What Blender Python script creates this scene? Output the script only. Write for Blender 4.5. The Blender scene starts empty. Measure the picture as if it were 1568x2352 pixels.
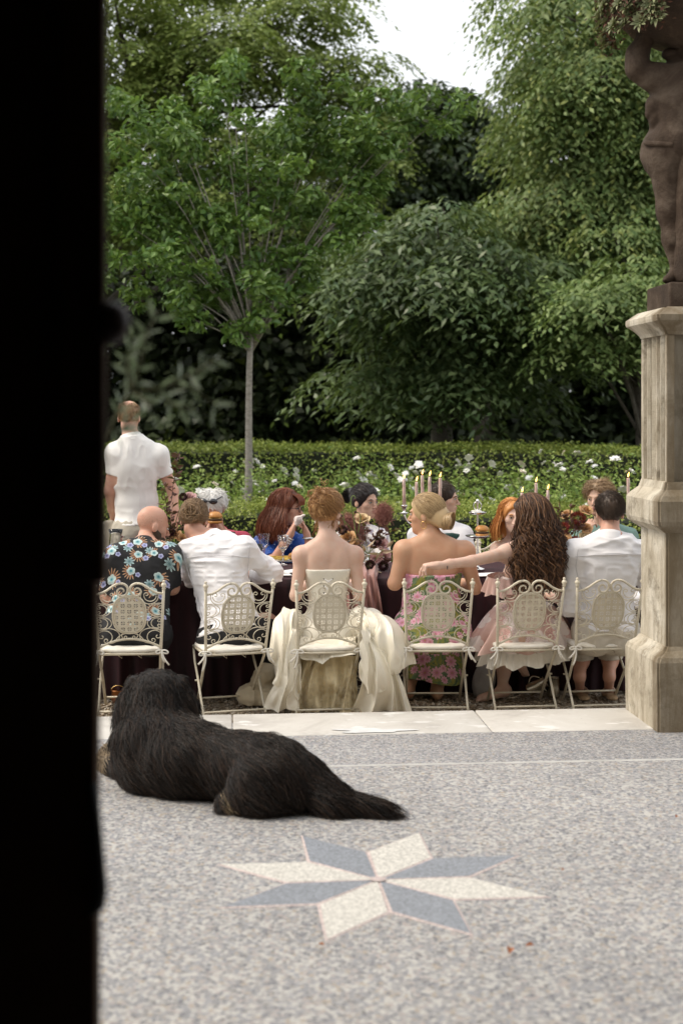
import bpy, bmesh, math, random
import numpy as np
from mathutils import Vector, Matrix

random.seed(7)
rng = np.random.default_rng(7)
SC = bpy.context.scene
COL = SC.collection

# ---------------------------------------------------------------- camera, sky, sun, exposure
FX, HY, FL, CH = 784.0, 960.0, 3267.0, 1.68      # optical axis, horizon, focal length (in 1568x2352 units), eye height over terrace
cam_data = bpy.data.cameras.new('camera')
cam = bpy.data.objects.new('camera', cam_data)
COL.objects.link(cam)
cam.location = (0, 0, CH)
cam.rotation_euler = (math.radians(90), 0, 0)
cam_data.sensor_fit = 'VERTICAL'
cam_data.sensor_height = 36
cam_data.sensor_width = 24
cam_data.lens = 50
cam_data.shift_y = -216 / 2352
cam_data.clip_start = 0.05
cam_data.clip_end = 1000
cam_data.dof.use_dof = True
cam_data.dof.focus_distance = 8.9
cam_data.dof.aperture_fstop = 2.2
SC.camera = cam

SUN_EL, SUN_AZ = math.radians(52), math.radians(-94)     # azimuth clockwise from +Y: the light comes from the left
world = bpy.data.worlds.new('World')
SC.world = world
world.use_nodes = True
wn = world.node_tree
bg = wn.nodes['Background']
sky = wn.nodes.new('ShaderNodeTexSky')
sky.sky_type = 'NISHITA'
sky.sun_disc = False
sky.sun_elevation = SUN_EL
sky.sun_rotation = SUN_AZ
sky.altitude = 100
sky.air_density = 1.0
sky.dust_density = 7.0
sky.ozone_density = 1.0
hs = wn.nodes.new('ShaderNodeHueSaturation')
hs.inputs['Saturation'].default_value = 0.28     # thin white overcast
wn.links.new(sky.outputs[0], hs.inputs['Color'])
# high thin cloud all over the sky
tc = wn.nodes.new('ShaderNodeTexCoord')
cn = wn.nodes.new('ShaderNodeTexNoise'); cn.inputs['Scale'].default_value = 2.2; cn.inputs['Detail'].default_value = 4
wn.links.new(tc.outputs['Generated'], cn.inputs['Vector'])
cr = wn.nodes.new('ShaderNodeValToRGB')
cr.color_ramp.elements[0].position = .3; cr.color_ramp.elements[0].color = (5.6, 5.75, 6.0, 1)
cr.color_ramp.elements[1].position = .7; cr.color_ramp.elements[1].color = (6.9, 6.95, 7.0, 1)
wn.links.new(cn.outputs[0], cr.inputs[0])
cmx = wn.nodes.new('ShaderNodeMix'); cmx.data_type = 'RGBA'; cmx.inputs[0].default_value = .85
wn.links.new(hs.outputs[0], cmx.inputs[6]); wn.links.new(cr.outputs[0], cmx.inputs[7])
wn.links.new(cmx.outputs[2], bg.inputs[0])
bg.inputs[1].default_value = 0.15
sd = bpy.data.lights.new('sun', 'SUN')
sd.energy = 1.6
sd.angle = math.radians(22)
sd.color = (1.0, 0.88, 0.72)
sun = bpy.data.objects.new('sun', sd)
COL.objects.link(sun)
_d = Vector((math.sin(SUN_AZ) * math.cos(SUN_EL), math.cos(SUN_AZ) * math.cos(SUN_EL), math.sin(SUN_EL)))
sun.rotation_euler = _d.to_track_quat('Z', 'Y').to_euler()
sun.location = (-6, -3, 9)
SC.view_settings.view_transform = 'Standard'
SC.view_settings.look = 'None'
SC.view_settings.exposure = 0.58
SC.view_settings.gamma = 1
SC.view_settings.use_curve_mapping = False
SC.render.engine = 'CYCLES'
SC.cycles.max_bounces = 8
SC.cycles.transparent_max_bounces = 8

# ---------------------------------------------------------------- helpers
def at(px, py, Y):
    return np.array([(px - FX) * Y / FL, Y, CH - (py - HY) * Y / FL])

TA = math.radians(4.6)                      # the terrace edge and the table run at this angle to the lens
TU = np.array([math.cos(TA), math.sin(TA), 0.0])
TV = np.array([-math.sin(TA), math.cos(TA), 0.0])
TO = np.array([0.0, 8.08, 0.0])             # a point on the far edge of the stone step
GZ = -0.09                                  # gravel level
def loc(s, t, z=0.0):
    return TO + TU * s + TV * t + np.array([0, 0, z])

WORLD = {}
def props(o, label=None, cat=None, group=None, kind=None):
    if label: o['label'] = label
    if cat: o['category'] = cat
    if group: o['group'] = group
    if kind: o['kind'] = kind
    return o

def thing(name, origin, label, cat, group=None):
    o = bpy.data.objects.new(name, None)
    COL.objects.link(o)
    o.empty_display_size = 0.1
    o.location = Vector(origin)
    WORLD[o.name] = np.array(origin, float)
    return props(o, label, cat, group)

def data_from(name, V, F, mat=None, smooth=True):
    me = bpy.data.meshes.new(name)
    V = np.asarray(V, dtype=np.float32)
    if isinstance(F, np.ndarray):
        n, k = F.shape
        me.vertices.add(len(V)); me.vertices.foreach_set('co', V.ravel())
        me.loops.add(n * k); me.loops.foreach_set('vertex_index', F.astype(np.int32).ravel())
        me.polygons.add(n)
        me.polygons.foreach_set('loop_start', np.arange(0, n * k, k, dtype=np.int32))
        me.update(calc_edges=True)
    else:
        me.from_pydata(V.tolist(), [], F)
        me.update()
    if smooth:
        me.polygons.foreach_set('use_smooth', np.ones(len(me.polygons), dtype=bool))
    if mat is not None:
        me.materials.append(mat)
    return me

def link(name, me, parent=None, location=(0, 0, 0)):
    o = bpy.data.objects.new(name, me)
    COL.objects.link(o)
    o.location = Vector(location)
    if parent is not None: o.parent = parent
    return o

def mk(name, V, F, mat, parent=None, origin=None, smooth=True):
    """one mesh object from world-space vertices; its own origin is the parent's, or `origin`"""
    if parent is not None:
        og = WORLD[parent.name]
    else:
        og = np.array(origin if origin is not None else (0, 0, 0), float)
    o = link(name, data_from(name, np.asarray(V, float) - og, F, mat, smooth), parent, (0, 0, 0) if parent is not None else og)
    WORLD[o.name] = og
    return o

def copy_tree(o, parent=None):
    c = o.copy(); COL.objects.link(c)
    if parent is not None: c.parent = parent
    for ch in list(o.children): copy_tree(ch, c)
    return c

class MB:
    """collects several shapes into one mesh"""
    def __init__(s): s.V = []; s.F = []; s.n = 0
    def add(s, VF):
        V, F = VF
        V = np.asarray(V, float)
        s.V.append(V)
        s.F += [tuple(int(i) + s.n for i in f) for f in F]
        s.n += len(V)
        return s
    def out(s): return np.concatenate(s.V), s.F

def tube(P, r, sides=6, closed=False, ref=None):
    P = np.asarray(P, float); n = len(P)
    r = np.full(n, r) if np.isscalar(r) else np.asarray(r, float)
    if closed: T = np.roll(P, -1, 0) - np.roll(P, 1, 0)
    else: T = np.gradient(P, axis=0)
    T /= np.linalg.norm(T, axis=1, keepdims=True) + 1e-9
    a = np.array(ref if ref is not None else ((0, 0, 1) if abs(T[0][2]) < .9 else (1, 0, 0)), float)
    N = []
    for i in range(n):
        a = a - T[i] * a.dot(T[i]); a /= np.linalg.norm(a) + 1e-9
        N.append(a.copy())
    N = np.array(N); B = np.cross(T, N)
    th = np.arange(sides) * 2 * math.pi / sides
    V = (P[:, None] + r[:, None, None] * (np.cos(th)[None, :, None] * N[:, None] + np.sin(th)[None, :, None] * B[:, None])).reshape(-1, 3)
    F = []
    for i in range(n if closed else n - 1):
        j = (i + 1) % n
        for k in range(sides):
            l = (k + 1) % sides
            F.append((i * sides + k, i * sides + l, j * sides + l, j * sides + k))
    if not closed:
        F.append(tuple(range(sides - 1, -1, -1)))
        F.append(tuple((n - 1) * sides + k for k in range(sides)))
    return V, F

def strands(P, R, sides=3):
    """P (N,K,3), R scalar, (K,) or (N,K): many thin tapering tubes as arrays"""
    P = np.asarray(P, float); N, K, _ = P.shape
    R = np.broadcast_to(np.asarray(R, float), (N, K))
    T = np.gradient(P, axis=1)
    T /= np.linalg.norm(T, axis=2, keepdims=True) + 1e-9
    ref = np.array([0.31, 0.83, 0.46])
    A = np.cross(T, ref); A /= np.linalg.norm(A, axis=2, keepdims=True) + 1e-9
    B = np.cross(T, A)
    th = np.arange(sides) * 2 * math.pi / sides
    V = P[:, :, None] + R[:, :, None, None] * (np.cos(th)[None, None, :, None] * A[:, :, None] + np.sin(th)[None, None, :, None] * B[:, :, None])
    idx = np.arange(N * K * sides).reshape(N, K, sides)
    a = idx[:, :-1]; b = idx[:, 1:]
    F = np.stack([a, np.roll(a, -1, 2), np.roll(b, -1, 2), b], -1).reshape(-1, 4)
    return V.reshape(-1, 3), F

def lathe(prof, seg=20, c=(0, 0, 0), closed=False):
    c = np.asarray(c, float)
    V = []; F = []
    for r, z in prof:
        for k in range(seg):
            a = 2 * math.pi * k / seg
            V.append((c[0] + r * math.cos(a), c[1] + r * math.sin(a), c[2] + z))
    for i in range(len(prof) - 1):
        for k in range(seg):
            l = (k + 1) % seg
            F.append((i * seg + k, i * seg + l, (i + 1) * seg + l, (i + 1) * seg + k))
    F.append(tuple(range(seg - 1, -1, -1)))
    F.append(tuple((len(prof) - 1) * seg + k for k in range(seg)))
    return np.array(V), F

def bevel_box(c, size, bev=0.01, seg=2, R=None):
    bm = bmesh.new()
    bmesh.ops.create_cube(bm, size=1)
    for v in bm.verts: v.co = Vector((v.co.x * size[0], v.co.y * size[1], v.co.z * size[2]))
    if bev > 0: bmesh.ops.bevel(bm, geom=bm.edges[:], offset=bev, segments=seg, affect='EDGES', profile=0.6)
    V = np.array([v.co[:] for v in bm.verts]); bm.verts.index_update()
    F = [tuple(v.index for v in f.verts) for f in bm.faces]
    bm.free()
    if R is not None: V = V @ np.asarray(R).T
    return V + np.asarray(c, float), F

def grid_faces(nu, nv, wrap=False):
    i = np.arange(nu * nv).reshape(nu, nv)
    if wrap: i = np.concatenate([i, i[:1]], 0)
    return np.stack([i[:-1, :-1], i[1:, :-1], i[1:, 1:], i[:-1, 1:]], -1).reshape(-1, 4)

def sheet(fn, nu, nv):
    u, v = np.meshgrid(np.linspace(0, 1, nu), np.linspace(0, 1, nv), indexing='ij')
    x, y, z = fn(u, v)
    return np.stack([x, y, z], -1).reshape(-1, 3), grid_faces(nu, nv)

def uv_sphere(c, r, nu=12, nv=8, R=None):
    u = np.linspace(0, 2 * math.pi, nu, endpoint=False); v = np.linspace(0.02, math.pi - 0.02, nv)
    U, W = np.meshgrid(u, v, indexing='ij')
    V = np.stack([np.cos(U) * np.sin(W), np.sin(U) * np.sin(W), np.cos(W)], -1).reshape(-1, 3) * np.asarray(r, float)
    if R is not None: V = V @ np.asarray(R)
    return V + np.asarray(c, float), [tuple(f[::-1]) for f in grid_faces(nu, nv, True)]

def nrm(v):
    v = np.asarray(v, float); return v / (np.linalg.norm(v) + 1e-12)

# numpy value noise
def vnoise(X, Y, Z, seed=0):
    xi = np.floor(X).astype(np.int64); yi = np.floor(Y).astype(np.int64); zi = np.floor(Z).astype(np.int64)
    fx = X - xi; fy = Y - yi; fz = Z - zi
    fx = fx * fx * (3 - 2 * fx); fy = fy * fy * (3 - 2 * fy); fz = fz * fz * (3 - 2 * fz)
    def h(a, b, c):
        n = (a * 374761393 + b * 668265263 + c * 2147483647 + seed * 1274126177) & 0xffffffff
        n = ((n ^ (n >> 13)) * 1274126177) & 0xffffffff
        return ((n ^ (n >> 16)) & 0xffff) / 65535.0
    r = 0
    for dx in (0, 1):
        for dy in (0, 1):
            for dz in (0, 1):
                w = (fx if dx else 1 - fx) * (fy if dy else 1 - fy) * (fz if dz else 1 - fz)
                r = r + w * h(xi + dx, yi + dy, zi + dz)
    return r

def fbm(X, Y, Z, seed=0, oct=3):
    r = 0; a = .5
    for i in range(oct):
        r = r + a * (vnoise(X, Y, Z, seed + i) - .5); X = X * 2.03; Y = Y * 2.03; Z = Z * 2.03; a *= .5
    return r

# ---------------------------------------------------------------- smooth solids (distance field -> one continuous mesh)
class Fld:
    def __init__(s, h=0.0065): s.p = []; s.h = h
    def cone(s, a, b, ra, rb=None, k=.02, tag='', op='u'):
        s.p.append(['c', np.asarray(a, float), np.asarray(b, float), ra, ra if rb is None else rb, k, tag, op]); return s
    def ell(s, c, r, R=None, k=.02, tag='', op='u'):
        s.p.append(['e', np.asarray(c, float), np.asarray(r, float), np.eye(3) if R is None else np.asarray(R, float), None, k, tag, op]); return s
    def sub(s, tags, inflate=0.0, k=None, h=None):
        g = Fld(h or s.h)
        for q in s.p:
            if q[6] in tags and q[7] == 'u':
                q = list(q)
                if q[0] == 'c': q[3] += inflate; q[4] += inflate
                else: q[2] = q[2] + inflate
                if k: q[5] = max(q[5], k)
                g.p.append(q)
        return g
    def grid(s, pad=.03):
        lo = []; hi = []
        for q in s.p:
            if q[7] != 'u': continue
            if q[0] == 'c':
                m = max(q[3], q[4]); lo.append(np.minimum(q[1], q[2]) - m); hi.append(np.maximum(q[1], q[2]) + m)
            else:
                e = np.sqrt(((q[3] * q[2][:, None]) ** 2).sum(0)); lo.append(q[1] - e); hi.append(q[1] + e)
        s.lo = np.min(lo, 0) - pad; hi = np.max(hi, 0) + pad
        s.n = np.ceil((hi - s.lo) / s.h).astype(int) + 1
        f = np.full(s.n, .12, np.float32)
        ax = [(s.lo[i] + np.arange(s.n[i]) * s.h).astype(np.float32) for i in range(3)]
        for q in s.p:
            k = q[5]; mg = max(k, .03) + s.h
            if q[0] == 'c':
                m = max(q[3], q[4]); l = np.minimum(q[1], q[2]) - m - mg; u = np.maximum(q[1], q[2]) + m + mg
            else:
                e = np.sqrt(((q[3] * q[2][:, None]) ** 2).sum(0)); l = q[1] - e - mg; u = q[1] + e + mg
            i0 = np.clip(np.floor((l - s.lo) / s.h).astype(int), 0, s.n); i1 = np.clip(np.ceil((u - s.lo) / s.h).astype(int) + 1, 0, s.n)
            if (i1 <= i0).any(): continue
            sl = tuple(slice(i0[i], i1[i]) for i in range(3))
            X = ax[0][sl[0]][:, None, None]; Y = ax[1][sl[1]][None, :, None]; Z = ax[2][sl[2]][None, None, :]
            if q[0] == 'c':
                a, b, r1, r2 = q[1], q[2], q[3], q[4]
                ba = b - a; l2 = ba.dot(ba) + 1e-12
                px, py, pz = X - a[0], Y - a[1], Z - a[2]
                t = np.clip((px * ba[0] + py * ba[1] + pz * ba[2]) / l2, 0, 1)
                d = np.sqrt((px - t * ba[0]) ** 2 + (py - t * ba[1]) ** 2 + (pz - t * ba[2]) ** 2) - (r1 + (r2 - r1) * t)
            else:
                px, py, pz = X - q[1][0], Y - q[1][1], Z - q[1][2]
                R, r = q[3], q[2]
                lx = (px * R[0, 0] + py * R[0, 1] + pz * R[0, 2]); ly = (px * R[1, 0] + py * R[1, 1] + pz * R[1, 2]); lz = (px * R[2, 0] + py * R[2, 1] + pz * R[2, 2])
                k0 = np.sqrt((lx / r[0]) ** 2 + (ly / r[1]) ** 2 + (lz / r[2]) ** 2) + 1e-9
                k1 = np.sqrt((lx / r[0] ** 2) ** 2 + (ly / r[1] ** 2) ** 2 + (lz / r[2] ** 2) ** 2) + 1e-9
                d = k0 * (k0 - 1) / k1
            g = f[sl]
            if q[7] == 'u':
                hh = np.maximum(k - np.abs(g - d), 0) / k
                f[sl] = np.minimum(g, d) - hh * hh * k * .25
            else:
                hh = np.maximum(k - np.abs(g + d), 0) / k
                f[sl] = np.maximum(g, -d) + hh * hh * k * .25
        s.ax = ax
        return f
    def mesh(s, mod=None, pad=.03):
        f = s.grid(pad)
        if mod is not None:
            i = np.nonzero(np.abs(f) < .055)
            X = s.ax[0][i[0]].astype(float); Y = s.ax[1][i[1]].astype(float); Z = s.ax[2][i[2]].astype(float)
            f[i] = mod(f[i].astype(float), X, Y, Z)
        return nets(f, s.lo, s.h)

def nets(f, lo, h):
    f[0] = f[-1] = .1; f[:, 0] = f[:, -1] = .1; f[:, :, 0] = f[:, :, -1] = .1
    s = f < 0
    c = s[:-1, :-1, :-1].astype(np.int8)
    for d in ((1, 0, 0), (0, 1, 0), (0, 0, 1), (1, 1, 0), (1, 0, 1), (0, 1, 1), (1, 1, 1)):
        c = c + s[d[0]:s.shape[0] - 1 + d[0], d[1]:s.shape[1] - 1 + d[1], d[2]:s.shape[2] - 1 + d[2]]
    act = np.nonzero((c > 0) & (c < 8))
    I = np.stack(act, 1)
    n = len(I)
    cor = [(a, b, e) for a in (0, 1) for b in (0, 1) for e in (0, 1)]
    val = {d: f[act[0] + d[0], act[1] + d[1], act[2] + d[2]].astype(float) for d in cor}
    acc = np.zeros((n, 3)); cnt = np.zeros(n)
    for d in cor:
        for axis in range(3):
            if d[axis]: continue
            e = list(d); e[axis] = 1; e = tuple(e)
            a, b = val[d], val[e]
            m = (a < 0) != (b < 0)
            t = a[m] / (a[m] - b[m])
            P = np.array(d, float)[None].repeat(m.sum(), 0); P[:, axis] += t
            acc[m] += P; cnt[m] += 1
    V = (I + acc / np.maximum(cnt, 1)[:, None]) * h + lo
    idx = np.full(c.shape, -1, np.int64); idx[act] = np.arange(n)
    Q = []
    for axis in range(3):
        a = np.moveaxis(s, axis, 0)
        ix = np.moveaxis(idx, axis, 0)
        e0 = a[:-1, 1:-1, 1:-1]; e1 = a[1:, 1:-1, 1:-1]
        for flip, m in ((False, e0 & ~e1), (True, ~e0 & e1)):
            i, j, k = np.nonzero(m)
            q = np.stack([ix[i, j, k], ix[i, j + 1, k], ix[i, j + 1, k + 1], ix[i, j, k + 1]], 1)
            if flip: q = q[:, ::-1]
            if axis == 1: q = q[:, ::-1]
            Q.append(q)
    return V, np.concatenate(Q)

# ---------------------------------------------------------------- materials
def nd(nt, t, ins=None, **pr):
    n = nt.nodes.new(t)
    for k, v in pr.items(): setattr(n, k, v)
    for k, v in (ins or {}).items():
        if isinstance(v, bpy.types.NodeSocket): nt.links.new(v, n.inputs[k])
        else: n.inputs[k].default_value = v
    return n
def mth(nt, op, a, b=0.0, c=0.0, clamp=False):
    return nd(nt, 'ShaderNodeMath', {0: a, 1: b, 2: c}, operation=op, use_clamp=clamp).outputs[0]
def mixc(nt, f, a, b, mode='MIX'):
    n = nd(nt, 'ShaderNodeMix', data_type='RGBA', blend_type=mode)
    for i, v in ((0, f), (6, a), (7, b)):
        if isinstance(v, bpy.types.NodeSocket): nt.links.new(v, n.inputs[i])
        elif i == 0: n.inputs[0].default_value = v
        else: n.inputs[i].default_value = (*v, 1) if len(v) == 3 else v
    return n.outputs[2]
def ramp(nt, fac, stops, interp='LINEAR'):
    n = nd(nt, 'ShaderNodeValToRGB', {0: fac})
    cr = n.color_ramp; cr.interpolation = interp
    while len(cr.elements) < len(stops): cr.elements.new(0.5)
    for e, (p, c) in zip(cr.elements, stops):
        e.position = p; e.color = (*c, 1) if len(c) == 3 else c
    return n.outputs[0]
def obj_co(nt): return nd(nt, 'ShaderNodeTexCoord').outputs['Object']
def noise(nt, co, scale, detail=3, rough=.55, dist=0.0):
    return nd(nt, 'ShaderNodeTexNoise', {'Vector': co, 'Scale': scale, 'Detail': detail, 'Roughness': rough, 'Distortion': dist})
def scl(nt, co, s):
    return nd(nt, 'ShaderNodeMapping', {'Vector': co, 'Scale': s}).outputs[0]
def newmat(name):
    m = bpy.data.materials.new(name); m.use_nodes = True
    nt = m.node_tree; b = nt.nodes['Principled BSDF']
    return m, nt, b

def mat(name, col, rough=.6, var=.15, scale=6, bump=0.0, bscale=60, metal=0.0, spec=.4, island=0.0, sheen=0.0, coat=0.0, sss=0.0, emit=None, dirt=None):
    m, nt, b = newmat(name)
    co = obj_co(nt)
    nz = noise(nt, co, scale, 4).outputs[0]
    c0 = tuple(max(0, x * (1 - var)) for x in col); c1 = tuple(min(1, x * (1 + var)) for x in col)
    c = ramp(nt, nz, [(.3, c0), (.7, c1)])
    if island:
        g = nd(nt, 'ShaderNodeNewGeometry').outputs['Random Per Island']
        k = nd(nt, 'ShaderNodeMapRange', {0: g, 3: 1 - island, 4: 1 + island}).outputs[0]
        c = nd(nt, 'ShaderNodeHueSaturation', {'Color': c, 'Value': k}).outputs[0]
    if dirt:
        dz = noise(nt, co, dirt[1], 5, .7).outputs[0]
        c = mixc(nt, ramp(nt, dz, [(dirt[2], (0, 0, 0)), (dirt[2] + .08, (1, 1, 1))]), c, dirt[0])
    nt.links.new(c, b.inputs['Base Color'])
    b.inputs['Roughness'].default_value = rough
    b.inputs['Metallic'].default_value = metal
    b.inputs['Specular IOR Level'].default_value = spec
    if sheen: b.inputs['Sheen Weight'].default_value = sheen; b.inputs['Sheen Roughness'].default_value = .4
    if coat: b.inputs['Coat Weight'].default_value = coat
    if sss:
        b.inputs['Subsurface Weight'].default_value = sss; b.inputs['Subsurface Radius'].default_value = (1, .35, .2); b.inputs['Subsurface Scale'].default_value = .008
    if bump:
        bz = noise(nt, co, bscale, 4).outputs[0]
        bp = nd(nt, 'ShaderNodeBump', {'Height': bz, 'Strength': bump, 'Distance': .004})
        nt.links.new(bp.outputs[0], b.inputs['Normal'])
    if emit:
        b.inputs['Emission Color'].default_value = (*emit[0], 1); b.inputs['Emission Strength'].default_value = emit[1]
    return m

def leafmat(name, cols, rough=.45, trans=.3, spec=.35, gain=1.0):
    if cols[0][1] > max(cols[0][0], cols[0][2]):        # greens: a little greyer and warmer
        lum = lambda c: .3 * c[0] + .6 * c[1] + .1 * c[2]
        cols = [tuple(c[i] * (1.08, 1.02, .70)[i] * .88 + lum(c) * (1.1, 1.0, .6)[i] * .14 for i in range(3)) for c in cols]
    cols = [tuple(min(.6, x * gain) for x in c) for c in cols]
    m, nt, b = newmat(name)
    g = nd(nt, 'ShaderNodeNewGeometry').outputs['Random Per Island']
    n = len(cols)
    c = ramp(nt, g, [(i / (n - 1), cols[i]) for i in range(n)])
    nz = noise(nt, obj_co(nt), .9, 2).outputs[0]
    c = nd(nt, 'ShaderNodeHueSaturation', {'Color': c, 'Value': nd(nt, 'ShaderNodeMapRange', {0: nz, 1: .3, 2: .7, 3: .75, 4: 1.3}).outputs[0]}).outputs[0]
    nt.links.new(c, b.inputs['Base Color'])
    b.inputs['Roughness'].default_value = rough
    b.inputs['Specular IOR Level'].default_value = spec
    tr = nd(nt, 'ShaderNodeBsdfTranslucent', {'Color': mixc(nt, .5, c, (.16, .22, .03))})
    mx = nd(nt, 'ShaderNodeMixShader', {0: trans, 1: b.outputs[0], 2: tr.outputs[0]})
    nt.links.new(mx.outputs[0], nt.nodes['Material Output'].inputs['Surface'])
    return m

def hairmat(name, c0, c1, rough=.42, c2=None):
    m, nt, b = newmat(name)
    g = nd(nt, 'ShaderNodeNewGeometry').outputs['Random Per Island']
    st = [(0, c0), (.6, c1)] + ([(1, c2)] if c2 else [])
    c = ramp(nt, g, st)
    nt.links.new(c, b.inputs['Base Color'])
    b.inputs['Roughness'].default_value = rough
    b.inputs['Specular IOR Level'].default_value = .35
    return m

def leaves(C, D, Nn, L, W, fold=.25):
    """leaf blades: centre, tip direction, face normal, length, width -> six-cornered folded blades"""
    n = len(C)
    L = np.broadcast_to(L, n)[:, None]; W = np.broadcast_to(W, n)[:, None]
    D = D / (np.linalg.norm(D, axis=1, keepdims=True) + 1e-9)
    S = np.cross(D, Nn); S /= np.linalg.norm(S, axis=1, keepdims=True) + 1e-9
    Nn = np.cross(S, D)
    b = C - D * L * .5; t = C + D * L * .5 - Nn * L * .08
    l1 = C - D * L * .12 + S * W * .5 + Nn * W * fold; r1 = C - D * L * .12 - S * W * .5 + Nn * W * fold
    l2 = C + D * L * .22 + S * W * .34 + Nn * W * fold * .6; r2 = C + D * L * .22 - S * W * .34 + Nn * W * fold * .6
    V = np.stack([b, l1, l2, t, r2, r1], 1).reshape(-1, 3)
    i = np.arange(n)[:, None] * 6
    F = np.concatenate([i + np.array([[0, 1, 2, 3]]), i + np.array([[0, 3, 4, 5]])], 0)
    return V, F

def blades(C, D, Nn, L, W):
    n = len(C)
    L = np.broadcast_to(L, n)[:, None]; W = np.broadcast_to(W, n)[:, None]
    D = D / (np.linalg.norm(D, axis=1, keepdims=True) + 1e-9)
    S = np.cross(D, Nn); S /= np.linalg.norm(S, axis=1, keepdims=True) + 1e-9
    Nn = np.cross(S, D)
    V = np.stack([C - D * L * .5, C + S * W * .5 + Nn * W * .15, C + D * L * .5 - Nn * L * .06, C - S * W * .5 + Nn * W * .15], 1).reshape(-1, 3)
    return V, np.arange(n * 4).reshape(n, 4)
# ================================================================= THE SETTING
# ---- ground, gravel, terrace
M_soil = mat('soil', (.06, .048, .033), .95, .3, 3, .5, 30)
V, F = sheet(lambda u, v: (u * 900 - 450, v * 900 - 300, 0 * u - .12), 2, 2)
props(mk('ground', V, F, M_soil, smooth=False), kind='structure')

M_lawn = mat('lawn', (.055, .085, .025), .9, .35, 2, .6, 40)
V, F = sheet(lambda u, v: (u * 60 - 30, 11.2 + v * 14, 0 * u - .112), 2, 2)
props(mk('lawn', V, F, M_lawn, smooth=False), kind='structure')

m, nt, b = newmat('gravel_bed')
co = obj_co(nt)
vo = nd(nt, 'ShaderNodeTexVoronoi', {'Vector': co, 'Scale': 55.0})
c = ramp(nt, nd(nt, 'ShaderNodeSeparateColor', {0: vo.outputs['Color']}).outputs[0], [(0, (.12, .09, .055)), (.4, (.26, .20, .13)), (.75, (.40, .33, .24)), (1, (.5, .46, .4))])
nt.links.new(c, b.inputs['Base Color']); b.inputs['Roughness'].default_value = .9
nt.links.new(nd(nt, 'ShaderNodeBump', {'Height': vo.outputs['Distance'], 'Strength': .8, 'Distance': .01}, invert=True).outputs[0], b.inputs['Normal'])
M_gravel = m
cs = [loc(-9, -.3), loc(9, -.3), loc(9, 3.6), loc(-9, 3.6)]
props(mk('gravel_yard', np.array([[p[0], p[1], GZ - .012] for p in cs]), [(0, 1, 2, 3)], M_gravel, smooth=False), kind='structure')
# loose stones along the step, each a small faceted pebble
n = 5200
S = rng.uniform(-1.9, 2.0, n); T = .1 + rng.uniform(0, 1, n) ** 1.4 * 1.1
R = rng.uniform(.006, .014, n)
C = TO + TU * S[:, None] + TV * T[:, None]; C[:, 2] = GZ - .012 + R * .45
octa = np.array([[1, 0, 0], [0, 1, 0], [-1, 0, 0], [0, -1, 0], [0, 0, 1], [0, 0, -1]], float)
V = C[:, None] + octa[None] * R[:, None, None] * rng.uniform(.6, 1.35, (n, 6, 1)) * np.array([1.2, 1, .8]) + rng.normal(0, .0015, (n, 6, 3))
of = np.array([[0, 1, 4], [1, 2, 4], [2, 3, 4], [3, 0, 4], [1, 0, 5], [2, 1, 5], [3, 2, 5], [0, 3, 5]])
M_stones = leafmat('gravel_stones', [(.13, .09, .055), (.34, .27, .19), (.24, .185, .13), (.46, .41, .34), (.19, .13, .08)], .85, 0.0, .3)
props(mk('gravel', V.reshape(-1, 3), (np.arange(n)[:, None, None] * 6 + of[None]).reshape(-1, 3), M_stones, smooth=False), kind='stuff')

def pebble_mat(name, tint, scale=64):
    m, nt, b = newmat(name)
    co = obj_co(nt)
    wob = noise(nt, co, 45, 2).outputs['Color']
    co2 = nd(nt, 'ShaderNodeVectorMath', {0: co, 1: nd(nt, 'ShaderNodeVectorMath', {0: wob, 'Scale': .012}, operation='SCALE').outputs[0]}, operation='ADD').outputs[0]
    vo = nd(nt, 'ShaderNodeTexVoronoi', {'Vector': co2, 'Scale': float(scale) * 1.12, 'Randomness': 1.0})
    ed = nd(nt, 'ShaderNodeTexVoronoi', {'Vector': co2, 'Scale': float(scale) * 1.12}, feature='DISTANCE_TO_EDGE').outputs['Distance']
    rnd = nd(nt, 'ShaderNodeSeparateColor', {0: vo.outputs['Color']}).outputs[0]
    c = ramp(nt, rnd, [(0, (.12, .125, .15)), (.12, (.25, .25, .27)), (.3, (.39, .375, .36)), (.45, (.62, .6, .56)), (.58, (.47, .405, .375)), (.68, (.32, .325, .35)), (.8, (.66, .63, .58)), (.9, (.44, .36, .27)), (.96, (.16, .15, .15)), (1, (.7, .67, .63))], 'CONSTANT')
    c = mixc(nt, mth(nt, 'MULTIPLY', ramp(nt, ed, [(.0, (1, 1, 1)), (.13, (0, 0, 0))]), .85), c, (.5, .485, .465))
    # small filler chips
    v2 = nd(nt, 'ShaderNodeTexVoronoi', {'Vector': co, 'Scale': scale * 2.3})
    r2 = nd(nt, 'ShaderNodeSeparateColor', {0: v2.outputs['Color']}).outputs[1]
    c = mixc(nt, .16, c, ramp(nt, r2, [(0, (.22, .22, .25)), (.5, (.48, .46, .44)), (1, (.7, .68, .65))]))
    # broad wear and damp tones
    wz = noise(nt, co, .9, 4, .6).outputs[0]
    c = mixc(nt, 1.0, c, ramp(nt, wz, [(.30, tuple(.86 * t for t in tint)), (.5, tuple(.97 * t for t in tint)), (.68, tuple(1.05 * t for t in tint))]), 'MULTIPLY')
    nt.links.new(c, b.inputs['Base Color'])
    b.inputs['Roughness'].default_value = .62
    b.inputs['Specular IOR Level'].default_value = .35
    nt.links.new(nd(nt, 'ShaderNodeBump', {'Height': ed, 'Strength': .35, 'Distance': .003}).outputs[0], b.inputs['Normal'])
    return m
M_pebble = pebble_mat('pebble_terrace', (.745, .75, .755))
M_pebble2 = pebble_mat('pebble_border', (.69, .70, .72), 76)
cs = [loc(-9, -11), loc(9, -11), loc(9, -.2), loc(-9, -.2)]
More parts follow.
